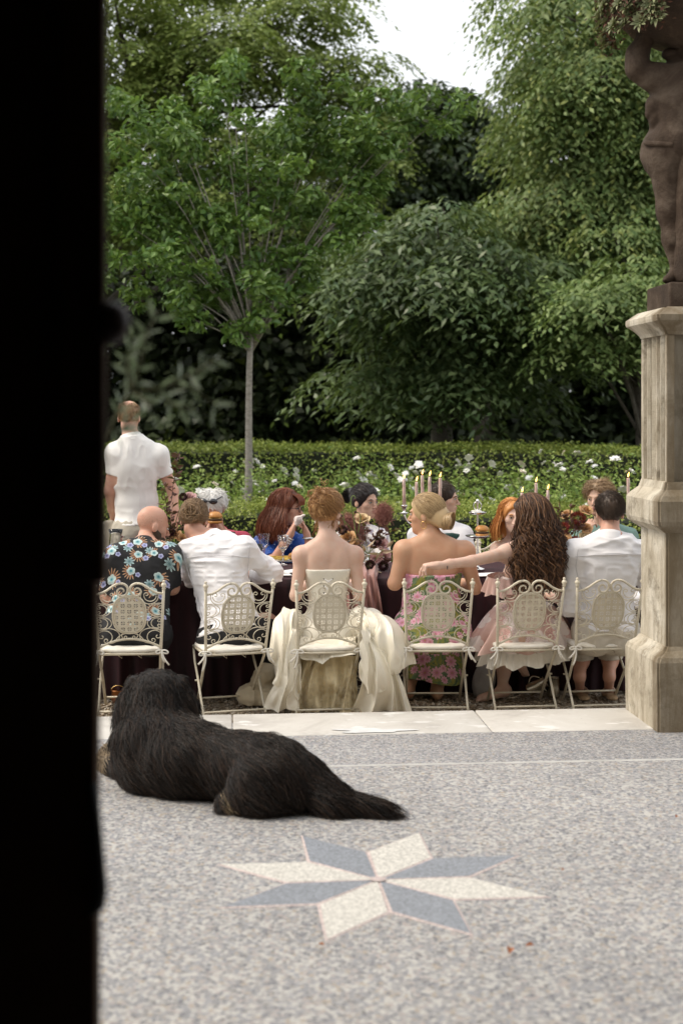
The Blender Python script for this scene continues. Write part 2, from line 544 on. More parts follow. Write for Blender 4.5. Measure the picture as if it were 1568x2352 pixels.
terrace = props(mk('terrace', np.array([[p[0], p[1], 0] for p in cs]), [(0, 1, 2, 3)], M_pebble, smooth=False), kind='structure')
def strip(name, s0, s1, t0, t1, z, m, parent=None, wob=0.0):
    n = 60
    def fn(u, v):
        s = s0 + (s1 - s0) * u; t = t0 + (t1 - t0) * v + wob * (vnoise(s * 3, s * 0, v * 5) - .5)
        p = TO[None, None] + TU * s[..., None] + TV * t[..., None]
        return p[..., 0], p[..., 1], 0 * u + (z[0] + (z[1] - z[0]) * v if isinstance(z, tuple) else z)
    V, F = sheet(fn, n, 2)
    return mk(name, V, F, m, parent, smooth=False)
props(strip('terrace_border', -9, 9, -1.206, -.55, .004, M_pebble2), kind='structure')
M_cement = mat('cement', (.44, .43, .41), .85, .15, 9, .2, 80)
props(strip('cement_joint', -9, 9, -1.226, -1.206, (.0005, .004), M_cement), kind='structure')

# eight-pointed star inlay, one lozenge per ray
def tess_mat(name, col):
    m, nt, b = newmat(name)
    co = obj_co(nt)
    vo = nd(nt, 'ShaderNodeTexVoronoi', {'Vector': co, 'Scale': 120.0, 'Randomness': .6})
    rnd = nd(nt, 'ShaderNodeSeparateColor', {0: vo.outputs['Color']}).outputs[0]
    c = ramp(nt, rnd, [(0, tuple(x * .74 for x in col)), (.5, col), (1, tuple(min(1, x * 1.25) for x in col))])
    nt.links.new(c, b.inputs['Base Color']); b.inputs['Roughness'].default_value = .6
    return m
M_dk, M_lt, M_pk = tess_mat('inlay_slate', (.215, .23, .255)), tess_mat('inlay_cream', (.52, .50, .455)), tess_mat('inlay_rose', (.47, .39, .37))
sc_ = at(868, 2023, 1.68 * FL / (2023 - HY))
def rhomb(ang, L, w, z, cx=0):
    s = L / (2 * math.cos(w))
    return [np.array([0, 0, z]), np.array([s * math.cos(ang - w), s * math.sin(ang - w), z]), np.array([L * math.cos(ang), L * math.sin(ang), z]), np.array([s * math.cos(ang + w), s * math.sin(ang + w), z])]
for i in range(8):
    ang = math.radians(-17 + 45 * i); w = math.radians(22.5)
    outer = rhomb(ang, .630, w, .0006); inner = rhomb(ang, .60, w * .965, .004)
    off = np.array([math.cos(ang), math.sin(ang), 0]) * .012
    z0 = np.array([sc_[0], sc_[1], 0])
    po = np.array([p + z0 for p in outer]); pi_ = np.array([p + z0 + off for p in inner])
    props(mk('star_inlay', pi_, [(0, 1, 2, 3)], M_lt if i % 2 == 0 else M_dk, terrace, smooth=False), 'cream mosaic ray of the star' if i % 2 == 0 else 'slate blue mosaic ray of the star')
    mk('inlay_border', np.concatenate([po, pi_]), [(k, (k + 1) % 4, 4 + (k + 1) % 4, 4 + k) for k in range(4)], M_pk, terrace, smooth=False)
a_ = np.linspace(0, 2 * math.pi, 9)[:8] + .1
mk('star_centre', np.array([[sc_[0] + .03 * math.cos(t), sc_[1] + .03 * math.sin(t), .007] for t in a_]), [tuple(range(8))], M_pk, terrace, smooth=False)

# ---- pale stone step: slabs with open joints
m, nt, b = newmat('step_stone')
co = obj_co(nt)
c = ramp(nt, noise(nt, co, 2.4, 6, .65, .6).outputs[0], [(.3, (.40, .375, .345)), (.5, (.53, .505, .465)), (.72, (.60, .58, .545))])
c = mixc(nt, ramp(nt, noise(nt, scl(nt, co, (1, 2, 1)), 5, 3, .5).outputs[0], [(.60, (0, 0, 0)), (.66, (.75, .75, .75))]), c, (.70, .69, .67))
c = mixc(nt, ramp(nt, noise(nt, co, 17, 4, .7).outputs[0], [(.62, (0, 0, 0)), (.74, (.7, .7, .7))]), c, (.36, .33, .29))
nt.links.new(c, b.inputs['Base Color']); b.inputs['Roughness'].default_value = .7
nt.links.new(nd(nt, 'ShaderNodeBump', {'Height': noise(nt, co, 30, 6, .7).outputs[0], 'Strength': .3, 'Distance': .006}).outputs[0], b.inputs['Normal'])
M_step = m
step = bpy.data.objects.new('stone_step', None); COL.objects.link(step); step.location = Vector(TO); WORLD[step.name] = TO.copy(); props(step, kind='structure')
RT = np.array([TU, TV, [0, 0, 1]]).T
for s0, s1 in ((-5, -2.35), (-2.345, -.62), (-.614, .758), (.766, 2.32), (2.33, 5)):
    V, F = bevel_box(loc((s0 + s1) / 2, -.28, -.068), (s1 - s0, .565, .15), .008, 2, RT)
    V = V.copy()
    mk('slab', V, F, M_step, step)
# repaired patch of pale cement on the slab edge
def patch(u, v):
    th = u * 2 * math.pi; r = v * (1 + .35 * np.sin(3 * th + 1) * .6 + .2 * np.sin(5 * th))
    p = loc(.12, -.49)
    return p[0] + r * .19 * np.cos(th), p[1] + r * .055 * np.sin(th), 0 * u + .011
V, F = sheet(patch, 40, 5)
mk('cement_patch', V, F, mat('fresh_cement', (.60, .60, .59), .8, .1, 12), step, smooth=False)

# ---- hedges: dark woody core and a clipped skin of small leaves
def hedge(name, label, path, width, height, nleaf, L, mat_leaf, z0=-.11, seed=3):
    r = np.random.default_rng(seed)
    path = np.array(path, float)
    seg = np.linalg.norm(np.diff(path, axis=0), axis=1); cum = np.concatenate([[0], np.cumsum(seg)]); tot = cum[-1]
    def on(s):
        return np.stack([np.interp(s, cum, path[:, 0]), np.interp(s, cum, path[:, 1])], -1)
    def nor(s):
        d = on(np.minimum(s + .05, tot)) - on(np.maximum(s - .05, 0)); d /= np.linalg.norm(d, axis=1, keepdims=True)
        return np.stack([-d[:, 1], d[:, 0]], 1)
    og = np.array([path[len(path) // 2][0], path[len(path) // 2][1], z0])
    root = thing(name, og, label, 'hedge')
    ss = np.linspace(0, tot, 60); P = on(ss); N = nor(ss); W = np.interp(ss / tot, np.linspace(0, 1, len(width)), width)
    prof = [(0.05, 0), (.04, height - .08), (.12, height - .03)]
    V = []
    for i in range(60):
        w = W[i]
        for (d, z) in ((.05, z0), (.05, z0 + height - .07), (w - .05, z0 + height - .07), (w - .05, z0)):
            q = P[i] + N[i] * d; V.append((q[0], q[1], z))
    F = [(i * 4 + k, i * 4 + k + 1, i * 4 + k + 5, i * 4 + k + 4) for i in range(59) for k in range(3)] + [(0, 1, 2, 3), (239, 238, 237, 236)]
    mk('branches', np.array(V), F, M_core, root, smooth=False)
    s = r.uniform(0, tot, nleaf); p = on(s); nn = nor(s); w = np.interp(s / tot, np.linspace(0, 1, len(width)), width)
    topn = r.uniform(0, 1, nleaf) < (w / (w + height * .8))
    d = np.where(topn, r.uniform(0, 1, nleaf) * w, r.normal(.0, .05, nleaf))
    z = np.where(topn, z0 + height + r.normal(0, .03, nleaf), z0 + height * r.uniform(.02, 1, nleaf))
    bump = .10 * (vnoise(p[:, 0] * 1.7, p[:, 1] * 1.7 + d * 1.7, z * 1.7, seed) - .5) + .05 * (vnoise(p[:, 0] * 5, d * 5, z * 5, seed + 1) - .5)
    d = np.where(topn, d, d - bump); z = np.where(topn, z + bump, z)
    C = np.stack([p[:, 0] + nn[:, 0] * d, p[:, 1] + nn[:, 1] * d, z], 1)
    out = np.where(topn[:, None], np.array([0, 0, 1.0]), np.stack([-nn[:, 0], -nn[:, 1], 0 * s + .35], 1))
    Nn = out + r.normal(0, .55, (nleaf, 3)); D = r.normal(0, 1, (nleaf, 3)) + np.array([0, 0, .35]); D -= Nn * ((D * Nn).sum(1) / ((Nn * Nn).sum(1)))[:, None] * .7
    V, F = blades(C, D, Nn, L * r.uniform(.7, 1.4, nleaf), L * .55)
    props(mk('foliage', V, F, mat_leaf, root, smooth=False), kind='stuff')
    return root
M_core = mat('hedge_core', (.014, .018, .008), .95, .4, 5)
M_box = leafmat('boxwood_leaf', [(.045, .075, .014), (.10, .135, .03), (.16, .19, .05), (.065, .10, .02)], .45, .3, gain=2.3)
M_box2 = leafmat('far_hedge_leaf', [(.035, .065, .012), (.085, .12, .025), (.12, .15, .035), (.05, .085, .018)], .5, .3, gain=2.2)
M_rose = leafmat('rose_leaf', [(.05, .10, .025), (.095, .16, .045), (.15, .21, .07), (.07, .13, .03)], .45, .35, gain=2.2)
hedge('box_hedge', 'low clipped boxwood hedge right behind the far guests', [(-8.5, 13.4), (-1.2, 13.0), (1.0, 12.5), (4.5, 11.9)], (.75, .8, 1.5, 2.2), .95, 62000, .034, M_box, seed=3)
hedge('box_hedge', 'far clipped hedge with a flat top in front of the dark wood', [(-10, 18.5), (0.8, 18.2), (2.6, 17.4), (5.2, 15.6)], (1.1, 1.1, 1.3, 1.6), 1.40, 50000, .045, M_box2, seed=4)

# ---- rose bushes between the hedges, each with its own white blossoms
M_petal = mat('white_petal', (.82, .81, .76), .6, .06, 30, sheen=.2)
M_petal2 = mat('faded_petal', (.74, .67, .54), .7, .15, 30)
M_twig = mat('green_twig', (.07, .075, .03), .8, .3, 12)
def blossom_data(seed, m):
    r = np.random.default_rng(seed)
    C = []; D = []; Nn = []; L = []
    for k in range(13):
        a = k * 2.4; t = .25 + .07 * k
        d = np.array([math.cos(a), math.sin(a), .9 - t])
        C.append(nrm(d) * (.3 + .02 * k)); D.append(d + r.normal(0, .15, 3)); Nn.append(np.array([-math.cos(a) * .4, -math.sin(a) * .4, 1])); L.append(.75 + .02 * k)
    V, F = leaves(np.array(C), np.array(D), np.array(Nn), np.array(L), np.array(L) * .85, -.2)
    return data_from('rose_blossom', V, F, m)
BL = [blossom_data(k, M_petal) for k in range(3)] + [blossom_data(9, M_petal2)]
r = np.random.default_rng(21)
SPOT = [(-3.4, 15.2), (-2.6, 14.6), (-2.0, 15.9), (-1.55, 14.5), (-.75, 15.6), (-.25, 14.4), (.55, 15.4), (.1, 16.6), (1.0, 14.2), (1.65, 15.2), (2.1, 14.0), (2.55, 14.9), (3.1, 13.9), (-1.1, 16.9), (1.9, 16.3)]
for i, (x, y) in enumerate(SPOT):
    h = r.uniform(1.08, 1.36); w = r.uniform(.5, .68)
    word = ['rose bush of the bed, at its far left edge', 'rose bush behind the standing guest in the white polo shirt', 'rose bush at the back of the bed, left of the young tree', 'rose bush in front of the young tree, above the white-haired guest', 'rose bush just right of the young tree foot, white flowers', 'rose bush above the red-haired guest, front of the bed', 'rose bush above the bride, middle row of the bed', 'rose bush at the back of the bed under the far hedge, centre', 'rose bush above the dark-haired guest and the tall candles', 'rose bush behind the five candles, middle of the bed', 'rose bush behind the tiered cake stand, near row', 'rose bush above the curly-haired guest, middle row', 'rose bush at the right end of the bed beside the blond guest', 'rose bush at the back of the bed, right of the young tree', 'rose bush at the back right of the bed under the hedge'][i]
    bush = thing('rose_bush', (x, y, -.11), 'loose green ' + word, 'rose bush', 'rose bushes between the two hedges')
    nl = 2100
    # canes
    ph = r.uniform(0, 6.28, 16); rr = w * np.sqrt(r.uniform(.1, 1, 16)); hh = h * r.uniform(.7, 1.06, 16)
    kk = np.linspace(0, 1, 5)
    P = np.stack([x + np.cos(ph)[:, None] * rr[:, None] * kk ** 1.4, y + np.sin(ph)[:, None] * rr[:, None] * kk ** 1.4, -.11 + hh[:, None] * kk], -1)
    V, F = strands(P, np.linspace(.008, .003, 5)); mk('cane', V, F, M_twig, bush)
    ci = r.integers(0, 16, nl); t = r.uniform(.25, 1.03, nl)
    base = np.stack([x + np.cos(ph[ci]) * rr[ci] * t ** 1.4, y + np.sin(ph[ci]) * rr[ci] * t ** 1.4, -.11 + hh[ci] * t], 1)
    C = base + r.normal(0, 1, (nl, 3)) * np.array([.12, .12, .075])
    C[:, 2] = np.clip(C[:, 2], -.08, None)
    Nn = np.array([0, 0, 1.0]) + r.normal(0, .5, (nl, 3)) + (C - np.array([x, y, .4])) * .6
    D = r.normal(0, 1, (nl, 3)) * np.array([1, 1, .5])
    V, F = blades(C, D, Nn, r.uniform(.035, .07, nl), r.uniform(.022, .04, nl))
    props(mk('foliage', V, F, M_rose, bush, smooth=False), kind='stuff')
    for k in range(int(r.integers(10, 17))):
        j = r.integers(0, 16)
        q = np.array([math.cos(ph[j]) * rr[j], math.sin(ph[j]) * rr[j], hh[j] + .02]) + r.normal(0, 1, 3) * np.array([.09, .09, .05]); q[1] -= .05
        bl = BL[3] if r.uniform() < .22 else BL[int(r.integers(0, 3))]
        o = link('rose_blossom', bl, bush, q)
        s = r.uniform(.038, .066); o.scale = (s, s, s * .8); o.rotation_euler = (r.uniform(.1, 1.0), r.uniform(-.5, .5), r.uniform(0, 6))

# ---- the house the photograph was taken from: front wall with a doorway, dark room behind the camera
M_plaster = mat('plaster', (.42, .38, .31), .9, .15, 2, .2, 30)
M_roomw = mat('room_plaster', (.16, .13, .10), .9, .1, 2)
house = bpy.data.objects.new('house_wall', None); COL.objects.link(house); house.location = (0, 2.3, 0); WORLD[house.name] = np.array([0, 2.3, 0.])
props(house, kind='structure')
for nm, c, s in (('wall_pier', (-5.05, 2.33, 2.2), (7.9, .42, 5.2)), ('wall_pier', (5.1, 2.33, 2.2), (7.9, .42, 5.2)), ('wall_lintel', (.025, 2.33, 3.72), (2.246, .42, 2.16))):
    V, F = bevel_box(c, s, .01, 1); mk(nm, V, F, M_plaster, house, smooth=False)
for nm, c, s in (('ceiling', (0, -.7, 2.95), (6, 5.6, .1)), ('back_wall', (0, -3.45, 1.4), (6, .1, 3.0)), ('side_wall', (-2.95, -.65, 1.4), (.1, 5.4, 3)), ('side_wall', (2.95, -.65, 1.4), (.1, 5.4, 3))):
    V, F = bevel_box(c, s, 0, 1); mk(nm, V, F, M_roomw, house, smooth=False)

# closed left leaf of the double door
M_door = mat('door_wood', (.045, .024, .012), .75, .3, 4, spec=.08)
M_iron = mat('door_iron', (.012, .010, .009), .5, .2, 10, spec=.25)
dX = lambda px: (px - FX) * 2.3 / FL
door = thing('door', (dX(130), 2.3, 0), 'dark wooden door leaf standing closed along the left side', 'door')
V, F = bevel_box(((dX(224) - 1.11) / 2, 2.31, 1.31), (dX(224) + 1.11, .05, 2.62), .006, 2); mk('leaf_panel', V, F, M_door, door, smooth=False)
zs = CH - (1330 - HY) * 2.3 / FL
V, F = bevel_box(((dX(252) + dX(150)) / 2, 2.265, (2.615 + zs) / 2), (dX(252) - dX(150), .035, 2.615 - zs), .006, 2); mk('meeting_stile', V, F, M_door, door, smooth=False)
for zc, hh in ((.55, .75), (1.9, 1.0)):
    V, F = bevel_box((-.80, 2.275, zc), (.42, .02, hh), .008, 2); mk('raised_panel', V, F, M_door, door, smooth=False)
zz = lambda py: CH - (py - HY) * 2.3 / FL
P = [(dX(219), 2.28, zz(1790)), (dX(229), 2.265, zz(1880)), (dX(236), 2.26, zz(1960)), (dX(241), 2.26, zz(2025)), (dX(236), 2.265, zz(2062)), (dX(215), 2.275, zz(2085))]
V, F = tube(P, [.009, .010, .011, .0115, .011, .009], 10); mk('lever_handle', V, F, M_iron, door)
V, F = lathe([(.001, 0), (.03, .002), (.036, .012), (.03, .03), (.012, .04), (.001, .042)], 18)
V = V[:, [0, 2, 1]] * np.array([1, -1, 1]) + np.array([dX(268), 2.245, zz(745)])
M_knob = mat('dark_knob', (.02, .008, .006), .5, .2, 10)
V, F = uv_sphere((dX(270), 2.24, zz(748)), (.030, .026, .035), 16, 10); mk('door_knocker', V, F, M_knob, door)
# ================================================================= TREES
def bark(name, c0, c1):
    m, nt, b = newmat(name)
    co = obj_co(nt)
    c = ramp(nt, noise(nt, scl(nt, co, (6, 6, 14)), 3, 5, .65).outputs[0], [(.3, c0), (.7, c1)])
    nt.links.new(c, b.inputs['Base Color']); b.inputs['Roughness'].default_value = .85
    nt.links.new(nd(nt, 'ShaderNodeBump', {'Height': noise(nt, scl(nt, co, (8, 8, 30)), 4, 5).outputs[0], 'Strength': .5, 'Distance': .01}).outputs[0], b.inputs['Normal'])
    return m
M_bark = bark('grey_bark', (.17, .15, .125), (.36, .33, .29))
M_bark2 = bark('dark_bark', (.04, .032, .024), (.10, .085, .065))

def clump_leaves(r, clumps, per, L, W, droop, updown=.5, spray=0):
    """leaves spread through lens-shaped clumps; each clump is (centre, rx, ry, rz)"""
    Cs = []; Ds = []; Ns = []; Ls = []
    for c, rx, ry, rz in clumps:
        n = int(per * rx * (rx + rz) * 2)
        if spray:
            # hanging sprays: short twigs that leave the clump outward and sag, leaves on both sides
            ns = max(3, n // spray)
            d = r.normal(0, 1, (ns, 3)); d[:, 2] = np.abs(d[:, 2]) * .7 - .2; d /= np.linalg.norm(d, axis=1, keepdims=True)
            st = c + d * np.array([rx, ry, rz]) * r.uniform(.45, 1.0, (ns, 1)) ** .6
            dr = d * np.array([1, 1, .3]) + np.array([0, 0, -droop * .4]); dr /= np.linalg.norm(dr, axis=1, keepdims=True)
            k = np.linspace(0, 1, spray)
            ln = r.uniform(.35, .75, (ns, 1, 1)) * (L * 6)
            P = st[:, None] + dr[:, None] * k[None, :, None] * ln + np.array([0, 0, -1]) * (k ** 2)[None, :, None] * ln * droop
            side = np.cross(dr, [0, 0, 1]); side /= np.linalg.norm(side, axis=1, keepdims=True) + 1e-9
            sg = np.where(np.arange(spray) % 2 == 0, 1, -1)[None, :, None]
            D = side[:, None] * sg * .8 + dr[:, None] * .7 + np.array([0, 0, -droop * .6]) + r.normal(0, .25, P.shape)
            P = P + D * L * .35
            N = np.array([0, 0, 1.0]) + dr[:, None] * .35 + r.normal(0, .35, P.shape)
            Cs.append(P.reshape(-1, 3)); Ds.append(D.reshape(-1, 3)); Ns.append(N.reshape(-1, 3))
        else:
            d = r.normal(0, 1, (n, 3)); d /= np.linalg.norm(d, axis=1, keepdims=True)
            p = c + d * np.array([rx, ry, rz]) * (r.uniform(.2, 1, (n, 1)) ** .45)
            D = d * np.array([1, 1, .3]) + r.normal(0, .6, (n, 3)) + np.array([0, 0, -droop])
            N = np.array([0, 0, 1.0]) * updown + d * .6 + r.normal(0, .35, (n, 3))
            Cs.append(p); Ds.append(D); Ns.append(N)
    C = np.concatenate(Cs); D = np.concatenate(Ds); N = np.concatenate(Ns)
    n = len(C)
    return C, D, N, L * r.uniform(.7, 1.25, n), W * r.uniform(.75, 1.2, n)

def limbs(r, base, top, clumps, r0, r1, n=26, t0=.35):
    mb = MB()
    base = np.asarray(base, float); top = np.asarray(top, float)
    k = np.linspace(0, 1, 9)[:, None]
    P = base + (top - base) * k + np.sin(k * 5 + r.uniform(0, 6)) * np.array([[.03, .03, 0]]) * np.linalg.norm(top - base) * .25 * k
    mb.add(tube(P, np.linspace(r0, r1, 9), 10))
    idx = r.permutation(len(clumps))[:n]
    for i in idx:
        c = np.asarray(clumps[i][0], float)
        t = r.uniform(t0, 1.0); s = base + (top - base) * t
        if c[2] < s[2] and t0 < .8: s = base + (top - base) * max(.25, t * .6)
        mid = (s + c) / 2 + np.array([0, 0, .12 * np.linalg.norm(c - s)]) + r.normal(0, .08, 3)
        k = np.linspace(0, 1, 7)[:, None]
        Q = s * (1 - k) ** 2 + 2 * mid * k * (1 - k) + c * k ** 2
        mb.add(tube(Q, np.linspace(r1 * .42, r1 * .07, 7), 6))
    return mb.out()

def grow(name, label, base, top, clumps, r0, r1, per, L, W, droop, mleaf, mbark, seed, spray=0, nl=26, group=None, folded=False, t0=.35):
    r = np.random.default_rng(seed)
    root = thing(name, base, label, 'tree', group)
    V, F = limbs(r, base, top, clumps, r0, r1, nl, t0); mk('trunk', V, F, mbark, root)
    C, D, N, Ls, Ws = clump_leaves(r, clumps, per, L, W, droop, spray=spray)
    V, F = (leaves if folded else blades)(C, D, N, Ls, Ws)
    mk('crown', V, F, mleaf, root, smooth=False)
    return root, len(C)

GAPS = [(975, 15, 100, 90), (1075, 105, 45, 55)]
def blobs(r, rows, flat=.62, keep_out=()):
    """rows of (px, py, Y, radius in metres, count, spread) -> clumps"""
    out = []
    for px, py, Y, rad, cnt, spr in rows:
        c0 = at(px, py, Y)
        for _ in range(cnt):
            c = c0 + r.normal(0, 1, 3) * np.array([spr, spr * .8, spr * .6])
            q = rad * r.uniform(.65, 1.2)
            sx = FX + c[0] * FL / c[1]; sy = HY - (c[2] - CH) * FL / c[1]; e = q * FL / c[1] * 1.05     # leave the open sky between the crowns
            if any(((sx - g[0]) / (g[2] + e)) ** 2 + ((sy - g[1]) / (g[3] + e)) ** 2 < 1 for g in GAPS + list(keep_out)): continue
            out.append((c, q, q, q * flat))
    return out
TOT = 0
r = np.random.default_rng(5)
# young ornamental tree in the rose bed: slim pale trunk, big pointed leaves
Ml = leafmat('young_tree_leaf', [(.022, .065, .016), (.055, .12, .03), (.09, .165, .045), (.035, .085, .02)], .38, .32, .5, gain=1.8)
rows = []
Yt = 15.3
for (px, py, n, sp) in ((330, 230, 5, .32), (300, 380, 6, .32), (330, 520, 7, .34), (420, 300, 6, .34), (430, 430, 8, .38), (420, 570, 8, .38), (440, 660, 6, .34), (530, 200, 4, .26), (535, 330, 6, .36), (540, 470, 8, .4), (560, 590, 8, .38), (570, 690, 5, .26), (640, 300, 5, .32), (660, 420, 7, .36), (680, 540, 6, .34), (640, 650, 5, .26), (760, 300, 4, .25), (780, 390, 5, .28), (760, 490, 4, .28), (870, 330, 4, .22), (900, 270, 3, .18), (960, 280, 3, .16), (1010, 220, 2, .12), (530, 160, 2, .12), (700, 190, 3, .2), (860, 400, 3, .2), (290, 640, 4, .28)):
    rows.append((px, py, Yt, .20, int(n * 1.5), sp * 1.08))
cl = blobs(r, rows, .7)
_, n = grow('young_tree', 'slender young tree with a pale straight trunk in the rose bed', at(566, 1250, Yt) * np.array([1, 1, 0]) + np.array([0, 0, -.11]), at(578, 775, Yt), cl, .05, .030, 560, .105, .052, .32, Ml, M_bark, 11, 0, 40, folded=True, t0=.93); TOT += n

# tall tree at the back left, fine light leaves
Ml = leafmat('left_tree_leaf', [(.045, .075, .022), (.085, .125, .04), (.14, .18, .07), (.065, .10, .03)], .5, .35, gain=2.2)
rows = [(px, py, 25 + r.uniform(-1.5, 1.5), .85, k, .55) for (px, py, k) in ((270, -60, 4), (420, -60, 4), (560, -60, 4), (700, -40, 3), (300, 60, 5), (440, 60, 5), (580, 60, 5), (700, 50, 3), (780, 10, 2), (300, 180, 4), (450, 190, 5), (600, 190, 4), (720, 200, 3), (780, 230, 3), (690, 340, 4), (800, 340, 3), (860, 250, 2), (560, 330, 4), (390, 320, 4), (270, 330, 4), (280, 500, 4), (400, 480, 3), (700, 460, 3), (200, 200, 4), (200, 0, 4), (200, 420, 4), (840, 120, 1), (880, 160, 1), (920, 215, 2), (980, 250, 1))]
cl = blobs(r, rows, .42, [(1010, 330, 60, 150)])
_, n = grow('broad_tree', 'tall light green tree filling the upper left behind the young tree', np.array([-5.6, 25.5, -.12]), np.array([-3.6, 25, 8.0]), cl, .3, .16, 380, .125, .062, .55, Ml, M_bark2, 12, 7, 40); TOT += n
# big drooping tree at the right
Ml = leafmat('right_tree_leaf', [(.045, .09, .04), (.085, .14, .065), (.15, .205, .11), (.065, .115, .05), (.16, .19, .07)], .5, .35, gain=1.75)
rows = [(px, py, 21.5 + r.uniform(-1.5, 1.2), .8, k, .5) for (px, py, k) in ((1190, 20, 3), (1260, 30, 5), (1360, 60, 5), (1480, 60, 5), (1215, 130, 2), (1270, 140, 5), (1360, 170, 6), (1460, 160, 6), (1230, 240, 5), (1330, 270, 6), (1430, 280, 6), (1530, 300, 5), (1200, 340, 5), (1300, 370, 6), (1400, 390, 6), (1500, 420, 5), (1180, 440, 4), (1260, 480, 5), (1360, 500, 5), (1460, 520, 5), (1560, 520, 4), (1600, 200, 5), (1600, 400, 5), (1250, 560, 4), (1420, 600, 2), (1150, -40, 3), (1250, -50, 5), (1400, -60, 5), (1560, -40, 5), (1150, 250, 2))]
cl = blobs(r, rows, .42, [(1020, 330, 90, 170)])
_, n = grow('weeping_tree', 'large fresh green tree with drooping sprays at the upper right', np.array([5.0, 22, -.12]), np.array([4.6, 22, 7.5]), cl, .34, .18, 520, .115, .05, 1.0, Ml, M_bark2, 13, 8, 40); TOT += n
# lower bluish tree in the middle, long leaves in fans
Ml = leafmat('middle_tree_leaf', [(.03, .062, .03), (.058, .10, .05), (.10, .15, .085), (.035, .078, .045)], .42, .3, .5, gain=1.4)
rows = [(px, py, 19.8 + r.uniform(-.8, .8), .5, k, .33) for (px, py, k) in ((900, 600, 3), (1000, 560, 4), (1090, 600, 4), (1180, 610, 4), (880, 700, 3), (970, 670, 4), (1070, 690, 4), (1170, 710, 4), (930, 780, 3), (1020, 780, 4), (1110, 800, 4), (1190, 790, 3), (900, 850, 3), (990, 860, 3), (1090, 860, 3), (860, 920, 2), (1150, 930, 1), (1010, 920, 1), (1240, 720, 2), (800, 640, 2), (1000, 480, 3), (900, 500, 3), (1250, 610, 3))]
cl = blobs(r, rows, .34)
_, n = grow('low_tree', 'dark bluish green tree with long leaves hanging low in the centre', np.array([1.5, 21, -.12]), np.array([1.4, 20.6, 3.6]), cl, .2, .1, 560, .155, .056, .75, Ml, M_bark2, 14, 7, 40); TOT += n
# bright low shrubby tree beside the pedestal
Ml = leafmat('bright_tree_leaf', [(.045, .09, .04), (.085, .14, .06), (.14, .20, .10), (.065, .115, .045)], .5, .35, gain=1.7)
rows = [(px, py, 18.6 + r.uniform(-.5, .5), .45, k, .3) for (px, py, k) in ((1320, 720, 5), (1400, 680, 5), (1370, 770, 4), (1440, 740, 4), (1430, 800, 2), (1480, 660, 4), (1520, 720, 5), (1560, 640, 4), (1540, 800, 3), (1330, 650, 2))]
cl = blobs(r, rows, .4)
_, n = grow('small_tree', 'small bright green tree beside the stone pedestal', np.array([4.1, 19, -.12]), np.array([3.9, 18.8, 2.8]), cl, .13, .07, 620, .115, .05, .8, Ml, M_bark2, 15, 6, 30); TOT += n
# dark evergreen between the crowns
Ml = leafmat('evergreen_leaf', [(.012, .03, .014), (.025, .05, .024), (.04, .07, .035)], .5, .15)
rows = [(px, py, 29 + r.uniform(-1, 1), 1.0, k, .6) for (px, py, k) in ((1080, 200, 3), (1040, 260, 4), (1110, 280, 4), (1030, 360, 5), (1110, 380, 5), (990, 460, 5), (1080, 480, 5), (1160, 480, 4), (940, 560, 5), (1040, 580, 5), (1150, 590, 5), (880, 420, 2), (930, 300, 2))]
cl = blobs(r, rows)
_, n = grow('evergreen_tree', 'dark evergreen tree rising under the open patch of sky', np.array([2.9, 29, -.12]), np.array([2.9, 29, 8]), cl, .26, .1, 220, .2, .1, .5, Ml, M_bark2, 16, 0, 40); TOT += n
# ivy wall of dark wood closing the view under the crowns
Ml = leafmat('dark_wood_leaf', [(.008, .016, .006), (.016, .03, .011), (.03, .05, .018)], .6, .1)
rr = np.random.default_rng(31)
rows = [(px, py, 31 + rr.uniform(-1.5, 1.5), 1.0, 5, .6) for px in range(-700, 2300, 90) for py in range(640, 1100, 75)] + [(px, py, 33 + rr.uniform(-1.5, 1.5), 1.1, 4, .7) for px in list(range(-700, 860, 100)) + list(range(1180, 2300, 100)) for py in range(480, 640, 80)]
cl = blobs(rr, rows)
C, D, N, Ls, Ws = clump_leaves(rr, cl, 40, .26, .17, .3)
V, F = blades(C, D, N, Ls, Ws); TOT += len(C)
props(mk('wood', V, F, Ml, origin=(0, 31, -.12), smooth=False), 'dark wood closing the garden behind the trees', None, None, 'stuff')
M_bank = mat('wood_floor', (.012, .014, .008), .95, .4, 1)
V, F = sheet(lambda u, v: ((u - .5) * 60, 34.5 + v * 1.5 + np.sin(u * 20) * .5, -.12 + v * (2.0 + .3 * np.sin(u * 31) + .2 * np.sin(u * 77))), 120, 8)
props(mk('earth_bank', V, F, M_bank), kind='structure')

# ================================================================= CHAIRS
m, nt, b = newmat('cream_iron')
oi = nd(nt, 'ShaderNodeObjectInfo')
co = nd(nt, 'ShaderNodeVectorMath', {0: obj_co(nt), 1: mth(nt, 'MULTIPLY', oi.outputs['Random'], 40.0)}, operation='ADD').outputs[0]
c = ramp(nt, noise(nt, co, 14, 5, .7).outputs[0], [(.3, (.54, .475, .355)), (.6, (.67, .61, .485))])
wr = ramp(nt, noise(nt, co, 38, 5, .8).outputs[0], [(.61, (0, 0, 0)), (.67, (1, 1, 1))])
c = mixc(nt, wr, c, (.25, .13, .06))
nt.links.new(c, b.inputs['Base Color']); b.inputs['Roughness'].default_value = .45
M_cream = m
M_cush = mat('cushion_cotton', (.80, .76, .68), .9, .06, 20, .3, 90, sheen=.2)
CW, CHT, CSZ = .202, .835, .40      # half width, top of posts, seat height (gravel = 0)

